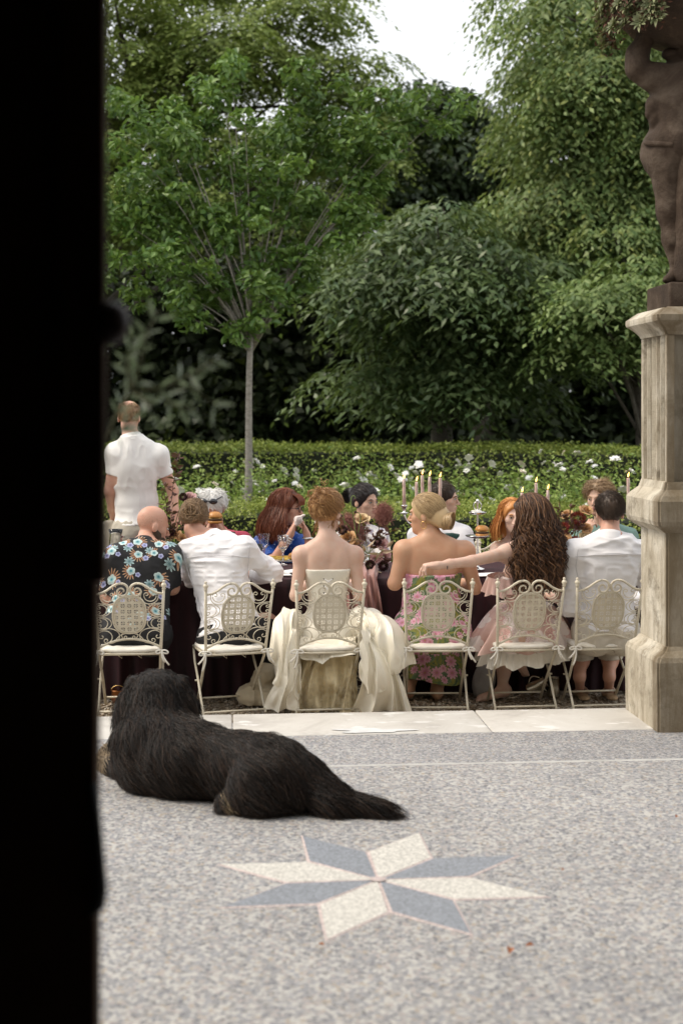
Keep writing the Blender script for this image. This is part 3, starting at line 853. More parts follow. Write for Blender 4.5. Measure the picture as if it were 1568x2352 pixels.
def back_y(z):   # the back leans towards the terrace above the seat and runs forward to the front feet below it
    z = np.asarray(z, float)
    return np.where(z > CSZ, .0 - (z - CSZ) * .24, (CSZ - z) * .85)
def half_w(z):
    return CW - .022 * np.clip((CHT - z) / (CHT - CSZ), 0, 1.6)
def bp(x, z, dy=0.0): return np.stack([np.broadcast_to(np.asarray(x, float), np.shape(z)), back_y(z) + dy, np.asarray(z, float)], -1)

def spiral(cx, cz, r0, r1, a0, a1, n=16, sx=1.0):
    t = np.linspace(0, 1, n); a = np.radians(a0 + (a1 - a0) * t); r = r0 + (r1 - r0) * t
    return cx + sx * r * np.cos(a), cz + r * np.sin(a)
def flat_curve(x, z, rr, mb, sides=6):
    mb.add(tube(bp(np.asarray(x), np.asarray(z)), rr, sides, ref=(0, 1, 0)))

PD = {}   # shared mesh data of every chair part
def pd(name, mb, m=M_cream): PD[name] = data_from(name, *mb.out(), m)
for sg, nm in ((-1, 'L'), (1, 'R')):
    z = np.array([.015, .2, CSZ - .02, CSZ + .03, .6, CHT]); mb = MB()
    mb.add(tube(bp(sg * half_w(z), z), .0085, 8)); pd('post' + nm, mb)
    e = bp(sg * half_w(CHT), np.array([CHT]))[0]
    mb = MB(); mb.add(lathe([(.009, -.012), (.012, -.008), (.009, 0), (.015, .01), (.017, .017), (.012, .026), (.006, .03), (.0085, .036), (.008, .043), (.002, .048)], 10, e)); pd('finial' + nm, mb)
    # top rail: rises from the post, curls over and winds into a scroll beside the middle
    x = [.195, .165, .13, .10, .075, .055]; zz_ = [.795, .80, .818, .842, .858, .863]
    sx_, sz_ = spiral(.046, .823, .040, .040, 75, 200, 10); s2, z2 = spiral(.044, .813, .034, .012, 205, 560, 22)
    X = np.concatenate([x, sx_, s2]); Z = np.concatenate([zz_, sz_, z2])
    mb = MB(); flat_curve(sg * X, Z, np.concatenate([np.full(len(x) + 10, .0075), np.linspace(.007, .0045, 22)]), mb, 8); pd('rail' + nm, mb)
    # the wire scrolls of one side
    for q, (cx, cz, w, rot) in enumerate(((.118, .768, .040, 1), (.152, .690, .036, 0), (.152, .603, .036, 0), (.132, .515, .046, 0))):
        mb = MB()
        if q == 0:
            a = np.radians(np.linspace(150, 375, 22)); flat_curve(sg * (cx + .052 * np.cos(a)), cz + .052 * np.sin(a) + .012, .0028, mb)
            X, Z = spiral(cx + .004, cz + .014, .036, .036, 170, 360, 14); flat_curve(sg * X, Z, .0028, mb)
            X, Z = spiral(cx + .024, cz + .022, .016, .005, 0, 330, 16); flat_curve(sg * X, Z, .0028, mb)
            X, Z = spiral(cx - .018, cz + .022, .014, .005, 180, -150, 16); flat_curve(sg * X, Z, .0026, mb)
        elif q < 3:
            px_ = half_w(cz) - .006
            a = np.radians(np.linspace(84, 276, 20)); flat_curve(sg * (px_ - .012 + .068 * np.cos(a)), cz + .043 * np.sin(a), .0028, mb)
            flat_curve(sg * np.array([px_ - .008, px_]), np.array([cz + .043, cz + .043]), .0028, mb)
            flat_curve(sg * np.array([px_ - .008, px_]), np.array([cz - .043, cz - .043]), .0028, mb)
            X, Z = spiral(px_ - .024, cz, .034, .034, 60, 300, 16); flat_curve(sg * X, Z, .0028, mb)
            X, Z = spiral(px_ - .013, cz + .017, .013, .004, 60, -300, 16); flat_curve(sg * X, Z, .0026, mb)
            X, Z = spiral(px_ - .013, cz - .017, .013, .004, -60, 300, 16); flat_curve(sg * X, Z, .0026, mb)
        else:
            a = np.radians(np.linspace(20, 262, 24)); flat_curve(sg * (cx - .004 + .070 * np.cos(a)), cz + .006 + .050 * np.sin(a), .0030, mb)
            X, Z = spiral(cx + .012, cz - .004, .046, .040, 40, 250, 18); flat_curve(sg * X, Z, .0028, mb)
            X, Z = spiral(cx + .004, cz - .024, .017, .005, 250, 600, 18); flat_curve(sg * X, Z, .0026, mb)
            X, Z = spiral(cx + .032, cz + .002, .018, .006, 40, -260, 16); flat_curve(sg * X, Z, .0026, mb)
        pd('scroll%d%s' % (q, nm), mb)
    # leg that runs from the seat front back to the near foot
    P = np.array([[sg * .176, .36, CSZ - .012], [sg * .180, .335, CSZ - .03], [sg * .184, .29, CSZ - .09], [sg * .186, .2, .23], [sg * .187, .06, .06], [sg * .188, .012, .012]])
    mb = MB(); mb.add(tube(P, .0075, 8)); mb.add(tube([[sg * .176, .185, .208], [sg * .205, .185, .208]], .006, 6)); pd('leg' + nm, mb)
    # cushion tie: a small bow with two tails
    mb = MB(); c0 = np.array([sg * .188, -.012, CSZ + .02])
    for k in range(2):
        t = np.linspace(0, 2 * math.pi, 12); q = 1 if k else -1
        mb.add(tube(np.stack([c0[0] + q * (.018 - .018 * np.cos(t)), c0[1] - .012 + 0 * t, c0[2] + .010 * np.sin(t) - .004 * (1 - np.cos(t))], 1), .0055, 5))
        tt = np.linspace(0, 1, 7); ln = .07 + .045 * k * (1 if sg < 0 else .4)
        mb.add(tube(np.stack([c0[0] + q * .012 * tt + sg * .03 * tt * tt, c0[1] - .014 - .006 * np.sin(tt * 3), c0[2] - ln * tt], 1), np.linspace(.005, .006, 7), 5))
    pd('tie' + nm, mb, M_cush)
# oval medallion: double ring and a pierced sheet-metal panel
t = np.linspace(0, 2 * math.pi, 33)[:32]
def oval(rx, rz, t):
    p = 2.6
    return rx * np.sign(np.cos(t)) * np.abs(np.cos(t)) ** (2 / p), .661 + rz * np.sign(np.sin(t)) * np.abs(np.sin(t)) ** (2 / p)
for nm, rx, rz, rr, dy in (('ring', .096, .122, .0068, 0), ('ring_in', .087, .113, .0035, -.004)):
    X, Z = oval(rx, rz, t); mb = MB(); P = bp(X, Z, dy); mb.add(tube(P, rr, 7, closed=True, ref=(0, 1, 0))); pd(nm, mb)
nx, nz = 74, 96
gx = np.linspace(-.09, .09, nx); gz = np.linspace(.661 - .116, .661 + .116, nz)
hx = (gx[:-1] + gx[1:]) / 2; hz = (gz[:-1] + gz[1:]) / 2
HX, HZ = np.meshgrid(hx, hz, indexing='ij')
cell = .0385
ux = (HX / cell + .5) % 1 - .5; uz = ((HZ - .661) / cell) % 1 - .5
hole = np.zeros(HX.shape, bool)
for k in range(4):
    a = math.radians(45 + 90 * k); cx_, cz_ = .27 * math.cos(a), .27 * math.sin(a)
    dx, dz = ux - cx_, uz - cz_; b_ = a + math.pi / 2
    l = dx * math.cos(b_) + dz * math.sin(b_); w = -dx * math.sin(b_) + dz * math.cos(b_)
    hole |= (l / .175) ** 2 + (w / .062) ** 2 < 1
    a = math.radians(90 * k); dx, dz = ux - .14 * math.cos(a), uz - .14 * math.sin(a)
    l = dx * math.cos(a) + dz * math.sin(a); w = -dx * math.sin(a) + dz * math.cos(a)
    hole |= (l / .075) ** 2 + (w / .042) ** 2 < 1
inside = (np.abs(HX) / .092) ** 2.6 + (np.abs(HZ - .661) / .118) ** 2.6 < 1
keep = inside & ~hole
GX, GZ_ = np.meshgrid(gx, gz, indexing='ij')
Vp = bp(GX.ravel(), GZ_.ravel())
Fp = grid_faces(nx, nz)[keep.ravel()]
V2 = Vp + np.array([0, -.0022, 0])
PD['panel'] = data_from('pierced_panel', np.concatenate([Vp, V2]), np.concatenate([Fp, Fp[:, ::-1] + len(Vp)]), M_cream, smooth=False)
mb = MB()
X, Z = spiral(.024, .522, .024, .022, 150, -60, 12); flat_curve(X, Z, .0028, mb); flat_curve(-X, Z, .0028, mb)
for q in (-1, 1):
    X, Z = spiral(.022, .512, .011, .004, -60, 240, 14); flat_curve(q * X, Z, .0026, mb)
    u = np.linspace(0, 1, 8); flat_curve(q * (.03 + .055 * u), .533 - .045 * u ** 2, .0028, mb)
pd('scroll_mid', mb)
u = np.linspace(-1, 1, 17); mb = MB(); flat_curve(u * .183, .50 - .058 * u ** 2, .0075, mb, 8); pd('arch', mb)
# seat frame, crossbars, hooks
mb = MB()
for a, b2 in (((-.182, .0, CSZ), (.182, .0, CSZ)), ((-.178, .37, CSZ), (.178, .37, CSZ)), ((-.18, 0, CSZ), (-.176, .37, CSZ)), ((.18, 0, CSZ), (.176, .37, CSZ))): mb.add(tube([a, b2], .0085, 6))
for k in range(5): mb.add(bevel_box((-.13 + .065 * k, .185, CSZ + .003), (.028, .36, .004), .001, 1))
pd('seat', mb)
mb = MB(); mb.add(tube([(-.187, .03, .03), (.187, .03, .03)], .0065, 8)); pd('bar_near', mb)
mb = MB(); zc = .07; mb.add(tube([bp(-half_w(zc), np.array([zc]))[0], bp(half_w(zc), np.array([zc]))[0]], .0065, 8)); pd('bar_far', mb)
for nm, x in (('hookL', -.07), ('hookR', .045)):
    mb = MB(); mb.add(tube([(x, .02, CSZ - .006), (x + .022, .02, CSZ - .006), (x + .022, .02, CSZ - .03), (x, .02, CSZ - .012)], .003, 5)); pd(nm, mb)
def cushion_mesh():
    n = 26; th = np.linspace(0, 2 * math.pi, n, endpoint=False)
    V = []
    prof = [(.86, -.002), (.985, .003), (1.0, .014), (.975, .024), (.85, .030), (.5, .033), (.02, .034)]
    for k, z in prof:
        for a in th:
            p = 5.0; cx = np.sign(np.cos(a)) * abs(np.cos(a)) ** (2 / p); cy = np.sign(np.sin(a)) * abs(np.sin(a)) ** (2 / p)
            wr_ = .004 * math.sin(a * 11) * (k > .9)
            V.append((.186 * k * cx + wr_, .185 + .19 * k * cy + wr_, CSZ + .009 + z + .003 * math.sin(a * 7 + k * 4)))
    F = []
    for i in range(len(prof) - 1):
        for k in range(n): F.append((i * n + k, i * n + (k + 1) % n, (i + 1) * n + (k + 1) % n, (i + 1) * n + k))
    F.append(tuple(range(n - 1, -1, -1))); F.append(tuple((len(prof) - 1) * n + k for k in range(n)))
    return V, F
mb = MB(); mb.add(cushion_mesh()); pd('cushion', mb, M_cush)

def make_chair(label, group):
    root = thing('garden_chair', (0, 0, 0), label, 'chair', group)
    for nm in ('L', 'R'):
        p = link('back_post', PD['post' + nm], root); link('finial', PD['finial' + nm], p)
        link('top_rail', PD['rail' + nm], root)
        for q in range(4): link('wire_scroll', PD['scroll%d%s' % (q, nm)], root)
        link('leg', PD['leg' + nm], root)
    md = link('medallion', PD['ring'], root); link('inner_ring', PD['ring_in'], md); link('pierced_panel', PD['panel'], md)
    link('wire_scroll', PD['scroll_mid'], root); link('lower_arch', PD['arch'], root); link('seat', PD['seat'], root)
    link('crossbar', PD['bar_near'], root); link('crossbar', PD['bar_far'], root); link('hook', PD['hookL'], root); link('hook', PD['hookR'], root)
    cu = link('cushion', PD['cushion'], root); link('tie', PD['tieL'], cu); link('tie', PD['tieR'], cu)
    return root
GRP = 'wrought iron garden chairs around the table'
# foot point in the picture (x of the middle of the low crossbar), distance, turn
CHAIRS = [(299, 8.42, 0.5, 'cream iron folding chair of the bald man in the floral shirt'),
          (541, 8.43, 13.0, 'cream iron folding chair of the man with the hair bun, turned to the right'),
          (754, 8.47, 3.0, 'cream iron folding chair of the bride, satin bunched on both sides'),
          (1003, 8.53, -3.5, 'cream iron folding chair of the blonde woman, a hand resting on its top rail'),
          (1209, 8.56, 2.0, 'cream iron folding chair of the woman with long curls, pink skirt spilling over it'),
          (1388, 8.60, 2.5, 'cream iron folding chair of the barefoot man beside the stone pedestal')]
first = make_chair(CHAIRS[0][3], GRP)
CH_ROOT = []
def set_at(o, p, rz):
    o.scale = (1, 1, .93); o.location = Vector(p); o.rotation_euler = (0, 0, math.radians(rz)); WORLD[o.name] = np.array(p, float)
for i, (px, Y, rz, lab) in enumerate(CHAIRS):
    o = first if i == 0 else copy_tree(first)
    o['label'] = lab
    p = at(px, HY, Y); p[2] = GZ
    set_at(o, p, rz + 4.6); CH_ROOT.append(o)
FAR = [(700, 10.95, 'cream iron chair across the table under the red-haired woman'), (838, 11.0, 'cream iron chair across the table under the dark-haired woman'), (1040, 11.05, 'cream iron chair across the table under the man in the green waistcoat'),
       (1165, 11.05, 'cream iron chair across the table under the ginger-haired woman'), (1385, 11.05, 'cream iron chair across the table under the blond man'), (500, 10.85, 'cream iron chair across the table under the white-haired guest')]
for px, Y, lab in FAR:
    o = copy_tree(first); o['label'] = lab
    p = at(px, HY, Y); p[2] = GZ; set_at(o, p, 184.6)

# ================================================================= TABLE AND CLOTHS
TT0, TT1, TS0, TS1, TZ = .97, 2.02, -1.95, 2.35, .655       # near edge, far edge, ends, top height
M_wood = mat('table_wood', (.12, .07, .04), .7, .2, 5)
tb = thing('banquet_table', loc(.2, 1.5, GZ), 'long banquet table hidden under a burgundy velvet cloth', 'table')
V, F = bevel_box(loc(.2, (TT0 + TT1) / 2, TZ - .022), (TS1 - TS0 - .04, TT1 - TT0 - .03, .03), .004, 1, RT); mk('tabletop', V, F, M_wood, tb, smooth=False)
for s_ in (-1.7, .2, 2.1):
    for t_ in (TT0 + .1, TT1 - .1):
        V, F = bevel_box(loc(s_, t_, (TZ - .04 + GZ) / 2), (.06, .06, TZ - .04 - GZ), .004, 1, RT); mk('leg', V, F, M_wood, tb, smooth=False)
m, nt, b = newmat('burgundy_velvet')
co = obj_co(nt)
c = ramp(nt, noise(nt, scl(nt, co, (9, 9, 1.2)), 2, 4).outputs[0], [(.3, (.008, .0006, .002)), (.7, (.028, .002, .006))])
nt.links.new(c, b.inputs['Base Color']); b.inputs['Roughness'].default_value = .85
b.inputs['Sheen Weight'].default_value = .08; b.inputs['Sheen Roughness'].default_value = .3; b.inputs['Sheen Tint'].default_value = (.7, .04, .12, 1)
M_velvet = m
def cloth_fn(u, v):
    # v: 0 hem near side .. .35 near edge .. .65 far edge .. 1 far hem
    s = TS0 + (TS1 - TS0) * u
    fold = np.sin(s * 31 + 2.2 * np.sin(s * 5.3)) + .5 * np.sin(s * 67 + 1.3)
    d0 = np.clip((.36 - v) / .36, 0, 1); d1 = np.clip((v - .64) / .36, 0, 1)
    t = TT0 + (TT1 - TT0) * np.clip((v - .36) / .28, 0, 1)
    t = t - (d0 ** .6) * .03 - d0 * .028 * fold + d1 * .03 + d1 * .028 * fold
    z = TZ - d0 * (TZ - GZ - .015) - d1 * (TZ - GZ - .03)
    z = z + np.where((d0 == 0) & (d1 == 0), .004 * np.sin(s * 23 + t * 9), 0)
    p = TO[None, None] + TU * s[..., None] + TV * t[..., None]
    return p[..., 0], p[..., 1], z
V, F = sheet(cloth_fn, 420, 40)
props(mk('velvet_tablecloth', V, F, M_velvet, origin=loc(.2, TT0, GZ)), 'dark burgundy velvet tablecloth falling in folds to the gravel', 'tablecloth')
# ================================================================= PEOPLE
def skinmat(name, col):
    m, nt, b = newmat(name)
    co = obj_co(nt)
    c = ramp(nt, noise(nt, co, 9, 4, .6).outputs[0], [(.3, (col[0] * .95, col[1] * .86, col[2] * .83)), (.7, (min(1, col[0] * 1.03), col[1] * 1.03, col[2] * 1.02))])
    fz = noise(nt, co, 70, 4, .7).outputs[0]
    c = mixc(nt, ramp(nt, fz, [(.62, (0, 0, 0)), (.74, (.35, .35, .35))]), c, (col[0] * .8, col[1] * .62, col[2] * .55))
    bz = noise(nt, co, 24, 3, .5).outputs[0]
    c = mixc(nt, ramp(nt, bz, [(.4, (0, 0, 0)), (.75, (.4, .4, .4))]), c, (col[0] * .98, col[1] * .78, col[2] * .70))
    nt.links.new(c, b.inputs['Base Color']); b.inputs['Roughness'].default_value = .46
    nt.links.new(nd(nt, 'ShaderNodeBump', {'Height': noise(nt, co, 160, 3).outputs[0], 'Strength': .12, 'Distance': .002}).outputs[0], b.inputs['Normal'])
    b.inputs['Specular IOR Level'].default_value = .35
    b.inputs['Subsurface Weight'].default_value = .12; b.inputs['Subsurface Radius'].default_value = (1, .35, .2); b.inputs['Subsurface Scale'].default_value = .01
    return m
M_skin_pale, M_skin_tan, M_skin_mid, M_skin_pink = skinmat('skin_pale', (.64, .46, .37)), skinmat('skin_tan', (.56, .34, .22)), skinmat('skin_mid', (.60, .40, .30)), skinmat('skin_pink', (.60, .36, .27))
M_eye = mat('eye_white', (.62, .58, .54), .3, .05); M_pupil = mat('pupil', (.03, .025, .02), .2, .05)
M_lip = mat('lips', (.42, .16, .14), .45, .1)

def hframe(face, up=(0, 0, 1)):
    y = nrm(face); x = nrm(np.cross(y, up)); z = np.cross(x, y)
    return np.array([x, y, z])

def hand(f, wr, d, n, side, curl=(25, 30, 20), tag='hand', spread=.06, sc=1.0, thumb=(.6, .5)):
    """palm, four jointed fingers and a thumb; d = along the hand, n = out of the palm, side = towards the thumb"""
    d = nrm(d); n = nrm(np.asarray(n, float) - d * np.dot(n, d)); s = np.cross(d, n); s = s if np.dot(s, side) > 0 else -s
    wr = np.asarray(wr, float)
    R = np.array([s, n, d])
    f.ell(wr + d * .048 * sc, np.array([.041, .017, .054]) * sc, R, .012, tag)
    f.cone(wr, wr + d * .03 * sc, .024 * sc, .022 * sc, .02, tag)
    for i, (off, ln) in enumerate(((.030, .92), (.010, 1.0), (-.010, .95), (-.029, .76))):
        p = wr + d * (.088 - .006 * abs(i - 1)) * sc + s * off * sc
        dd = nrm(d + s * spread * (1.5 - i)); a = 0
        for j, l in enumerate((.044, .027, .021)):
            a += math.radians(curl[j] * (1 + .12 * (i - 1)))
            v = dd * math.cos(a) + n * math.sin(a)
            q = p + v * l * ln * sc
            f.cone(p, q, (.0088 - .0008 * j) * sc, (.0082 - .0009 * j) * sc, .006, tag); p = q
    p = wr + d * .028 * sc + s * .028 * sc
    v = nrm(d * .7 + s * .75 + n * .25); q = p + v * .042 * sc
    f.cone(p, q, .0125 * sc, .0105 * sc, .012, tag)
    v = nrm(d * thumb[0] + s * .3 + n * thumb[1]); f.cone(q, q + v * .032 * sc, .010 * sc, .008 * sc, .006, tag)

def body(J, fwd, head_face, skin, b=1.0, sex='m', h=.0068, hs=1.0, hup=(0, 0, 1), hands=None, seated=True, tor=(1, 1, 1)):
    f = Fld(h)
    J = {k: np.asarray(v, float) for k, v in J.items()}
    up = nrm(J['neck'] - J['pel']); lat = nrm(J['shB'] - J['shA']); lat = nrm(lat - up * lat.dot(up))
    fw = np.cross(up, lat); fw = fw if fw.dot(fwd) > 0 else -fw
    R = np.array([lat, fw, up])
    f.R = R; f.J = J; f.fw = fw; f.lat = lat; f.up = up
    L = np.linalg.norm(J['neck'] - J['pel'])
    P = lambda x, y, z: J['pel'] + lat * x + fw * y + up * (z * L / .56)
    tw, tb, th_ = tor
    if sex == 'm':
        f.ell(P(0, .02, .37), (.158 * b * tw, .112 * b, .19), R, .05, 'torso'); f.ell(P(0, .03, .17), (.142 * b * tb, .11 * b * tb, .17), R, .06, 'torso')
    else:
        f.ell(P(0, .02, .38), (.140 * b * tw, .100 * b, .18), R, .05, 'torso'); f.ell(P(0, .02, .19), (.116 * b * tb, .092 * b * tb, .15), R, .06, 'torso')
        for s in (-1, 1): f.ell(P(.068 * s * b, .10 * b, .35), (.06 * b, .06 * b, .062 * b), R, .04, 'torso')
    f.ell(P(0, .01, .03), (.165 * b * th_, .125 * b * th_, .12), R, .06, 'hips')
    for s in (-1, 1): f.ell(P(.075 * s * b, -.05, -.015), (.088 * b * th_, .095 * b * th_, .09), R, .04, 'hips')
    yb = -.080 * b
    f.cone(P(0, yb - .012, .10), P(0, yb - .014, .43), .016, .014, .035, 'spine', 's')
    nk = J['neck']
    hR = hframe(head_face, hup); f.hR = hR; f.hc = J['head']; f.hs = hs
    H = lambda x, y, z: J['head'] + (hR[0] * x + hR[1] * y + hR[2] * z) * hs
    f.H = H
    for s, e, w, t in (('shA', 'elA', 'wrA', 'A'), ('shB', 'elB', 'wrB', 'B')):
        sh = J[s]
        f.cone(nk - up * .075 * b + fw * .02, sh, .068 * b, .056 * b, .05, 'torso')
        f.cone(nk + up * .015 + fw * .015, nk * .5 + sh * .5 + up * .0, .042 * b, .045 * b, .045, 'torso')
        # shoulder blade
        f.ell(nk * .55 + sh * .45 - up * .115 - fw * .050, (.050 * b, .026, .080), R, .035, 'torso')
        m = .92 if sex == 'f' else 1.0
        f.ell(sh - up * .01, (.058 * b * m, .056 * b * m, .062 * b * m), R, .03, 'arm' + t)
        f.cone(sh, J[e], .051 * b * m, .040 * b * m, .03, 'arm' + t)
        f.cone(J[e], J[e] * .35 + J[w] * .65, .040 * b * m, .033 * b * m, .02, 'fore' + t)
        f.cone(J[e] * .35 + J[w] * .65, J[w], .033 * b * m, .0255 * b * m, .02, 'fore' + t)
    f.cone(nk - up * .03 + fw * .02, H(0, -.022, -.07), .058 * (1 if sex == 'm' else .84) * (.9 + .1 * b), .054 * (1 if sex == 'm' else .82), .035, 'neck')
    # head
    e = lambda c, r, k, t='head', op='u': f.ell(H(*c), np.array(r) * hs, hR, k, t, op)
    e((0, -.014, .032), (.075, .098, .087), .02)
    e((0, .026, -.032), (.060, .066, .082), .03)
    e((0, .032, -.078), (.047 if sex == 'm' else .041, .050, .040), .03)
    e((0, .070, -.100), (.020, .017, .016), .03)
    for s in (-1, 1):
        e((.040 * s, .056, -.022), (.022, .02, .02), .02)
        e((.077 * s, -.010, -.012), (.009, .021, .031), .008, 'ear')
    e((0, .082, .020), (.046, .013, .011), .014)
    f.cone(H(0, .090, .006), H(0, .114, -.032), .0075 * hs, .0105 * hs, .012, 'head')
    for s in (-1, 1): e((.010 * s, .102, -.037), (.008, .009, .006), .008)
    e((0, .090, -.060), (.022, .010, .006), .010); e((0, .088, -.071), (.019, .010, .006), .010)
    for s in (-1, 1): e((.032 * s, .101, .002), (.017, .013, .010), .010, 'head', 's')
    # legs
    for s, t in ((-1, 'A'), (1, 'B')):
        hip = J.get('hip' + t, P(.09 * s * b, .01, -.01)); 
        if seated:
            kn = J.get('kn' + t, hip + fw * np.array([1, 1, 0]) * .42 + lat * s * .03)
            kn = kn.copy(); an = J.get('an' + t, np.array([kn[0], kn[1], GZ + .085]) - np.array([fw[0], fw[1], 0]) * .04)
        else:
            kn = J.get('kn' + t, np.array([hip[0], hip[1] + .02, GZ + .50])); an = J.get('an' + t, np.array([hip[0], hip[1], GZ + .085]))
        J['kn' + t] = kn; J['an' + t] = an
        f.cone(hip, kn, .088 * b * th_, .060 * b, .04, 'leg' + t)
        f.cone(kn, an, .056 * b, .036 * b, .03, 'shin' + t)
        f.ell(kn * .66 + an * .34 - fw * .018, (.05 * b, .052 * b, .11), None, .04, 'shin' + t)
        toe = J.get('toe' + t, an + np.array([fw[0], fw[1], 0]) * .16 + np.array([0, 0, -.05]))
        td = nrm(toe - an)
        f.ell(an - td * .035 - np.array([0, 0, .035]), (.03, .034, .034), None, .02, 'foot' + t)
        f.cone(an - np.array([0, 0, .03]), toe, .034, .024, .03, 'foot' + t)
        for q in range(5):
            sd = nrm(np.cross(td, (0, 0, 1))); f.cone(toe + sd * (.012 * (q - 2)) - td * .01, toe + sd * (.013 * (q - 2)) + td * (.03 - .004 * abs(q - 1)), .0085, .007, .006, 'foot' + t)
    # hands
    hands = hands or {}
    for t, sgn in (('A', 1), ('B', -1)):
        dflt = dict(d=J['wr' + t] - J['el' + t], n=(0, 0, -1), side=lat * sgn)
        dflt.update(hands.get(t, {}))
        hand(f, J['wr' + t], **dflt, sc=.96 if sex == 'm' else .88)
    return f

def person(label, f, skin, group, base=None):
    V, F = f.mesh()
    J = f.J
    og = np.array(base if base is not None else (J['pel'][0], J['pel'][1], GZ))
    o = mk('person', V, F, skin, origin=og)
    return props(o, label, 'person', group)

def face_bits(f, root, brow, lips=True, iris=None, browh=.020):
    H, R, hs = f.H, f.hR, f.hs
    for s in (-1, 1):
        V, F = uv_sphere(H(.032 * s, .086, .002), np.array([.0125, .0085, .0075]) * hs, 10, 8, R); e = mk('eye', V, F, M_eye, root)
        V, F = uv_sphere(H(.032 * s, .0925, .002), np.array([.006, .003, .0062]) * hs, 8, 6, R); mk('pupil', V, F, iris or M_pupil, e)
        k = np.linspace(-1, 1, 7)
        P = np.array([H(s * (.033 + .019 * a), .0935 - .010 * (a * .5 + .5) ** 2, browh + .004 - .005 * a * a) for a in k])
        V, F = tube(P, np.array([.002, .0034, .004, .004, .0036, .003, .0015]), 6); mk('eyebrow', V, F, brow, root)
        P = np.array([H(s * (.032 + .016 * a), .0955 - .006 * a * a - .003 * (a > 0) * a, .0095 - .006 * a * a) for a in k])
        V, F = tube(P, .0017, 5); mk('eyelid', V, F, brow, root)
    if lips:
        V, F = uv_sphere(H(0, .0935, -.0605), np.array([.021, .009, .0052]) * hs, 12, 8, R); l = mk('lips', V, F, M_lip, root)
        V, F = uv_sphere(H(0, .0915, -.0705), np.array([.018, .009, .0056]) * hs, 12, 8, R); mk('lower_lip', V, F, M_lip, l)

# ---- cloth from the body's own form, with creases and hems
def creases(amp, sc, seed, ani=(1, 1, 1), warp=.35):
    def m(f, X, Y, Z):
        w = fbm(X * 6, Y * 6, Z * 6, seed + 50, 2) * warp
        a = vnoise(X * sc * ani[0] + w * 2, Y * sc * ani[1] + w, Z * sc * ani[2] + w * 2, seed)
        b = vnoise(X * sc * 2.1 * ani[0] - w, Y * sc * 2.1 * ani[1], Z * sc * 2.1 * ani[2] + w, seed + 9)
        r1 = 1 - np.abs(2 * a - 1); r2 = 1 - np.abs(2 * b - 1)
        return f - amp * (r1 ** 2 - .35) - amp * .45 * (r2 ** 2 - .35)
    return m
def cut(*planes):
    def m(f, X, Y, Z):
        for pl in planes:
            p, n = pl[0], nrm(pl[1]); d = (X - p[0]) * n[0] + (Y - p[1]) * n[1] + (Z - p[2]) * n[2]
            g = np.maximum(f, d)
            f = np.where((X - p[0]) ** 2 + (Y - p[1]) ** 2 + (Z - p[2]) ** 2 < pl[2] ** 2, g, f) if len(pl) > 2 else g
        return f
    return m
def cuff(J, t, k):
    """sleeve end at k along the arm (0 shoulder, 1 elbow, 2 wrist): point, direction, reach of the trim"""
    a, b_ = (J['sh' + t], J['el' + t]) if k <= 1 else (J['el' + t], J['wr' + t])
    q = k if k <= 1 else k - 1
    return (a * (1 - q) + b_ * q, b_ - a, .095)
def cloth(f, tags, infl, mods, h=None, k=None, ends=None):
    g = f.sub(tags, infl, k, h)
    for t, e in (ends or {}).items():      # shorten the sleeve's own form before trimming it
        p_, d_, _ = cuff(f.J, t, e)
        for q in g.p:
            nm = ('arm' if e <= 1 else 'fore') + t
            if q[6] == nm and q[0] == 'c':
                j0 = f.J[('sh' if e <= 1 else 'el') + t]
                q[1] = q[1].copy(); q[2] = q[2].copy()
                for w in (1, 2):
                    if np.linalg.norm(q[w] - j0) > np.linalg.norm(p_ - j0): q[w] = p_ + nrm(d_) * .01
    mods = list(mods) + [cut(*[cuff(f.J, t, e) for t, e in (ends or {}).items()])]
    def m(F_, X, Y, Z):
        for q in mods: F_ = q(F_, X, Y, Z)
        return F_
    return g.mesh(m)
def collar(f, root, m, r=.014, hgt=.035, drop=.02):
    nk, top = f.J['neck'] - f.up * .005 + f.fw * .022, f.H(0, -.022, -.07)
    ax = nrm(top - nk); ax = nrm(ax * .6 + f.up * .4 + f.fw * .18)
    n0 = nrm(np.cross(ax, f.fw)); n1 = np.cross(n0, ax)
    a = np.linspace(0, 2 * math.pi, 29)[:28]
    V = []
    rad = .061 + r
    for k, (q, z) in enumerate(((1.10, -drop - .012), (1.0, hgt * .5), (.95, hgt), (.985, hgt + .003), (1.06, hgt * .6), (1.2, -drop))):
        for t in a:
            V.append(nk + ax * (z - .018 * math.sin(t) * 0) + (n0 * math.cos(t) + n1 * math.sin(t)) * rad * q)
    F = [(i * 28 + k, i * 28 + (k + 1) % 28, (i + 1) * 28 + (k + 1) % 28, (i + 1) * 28 + k) for i in range(5) for k in range(28)]
    mk('collar', np.array(V), F, m, root)

M_white = mat('white_shirt', (.80, .785, .80), .8, .02, 8, .12, 260, sheen=.15)
M_polo = mat('white_polo', (.80, .78, .75), .85, .02, 8, .15, 300)
M_black = mat('black_trousers', (.012, .012, .014), .85, .2, 8)
M_beige = mat('beige_trousers', (.55, .50, .42), .85, .06, 8, .2, 220)
M_khaki = mat('khaki_trousers', (.42, .38, .31), .85, .06, 8, .2, 220)

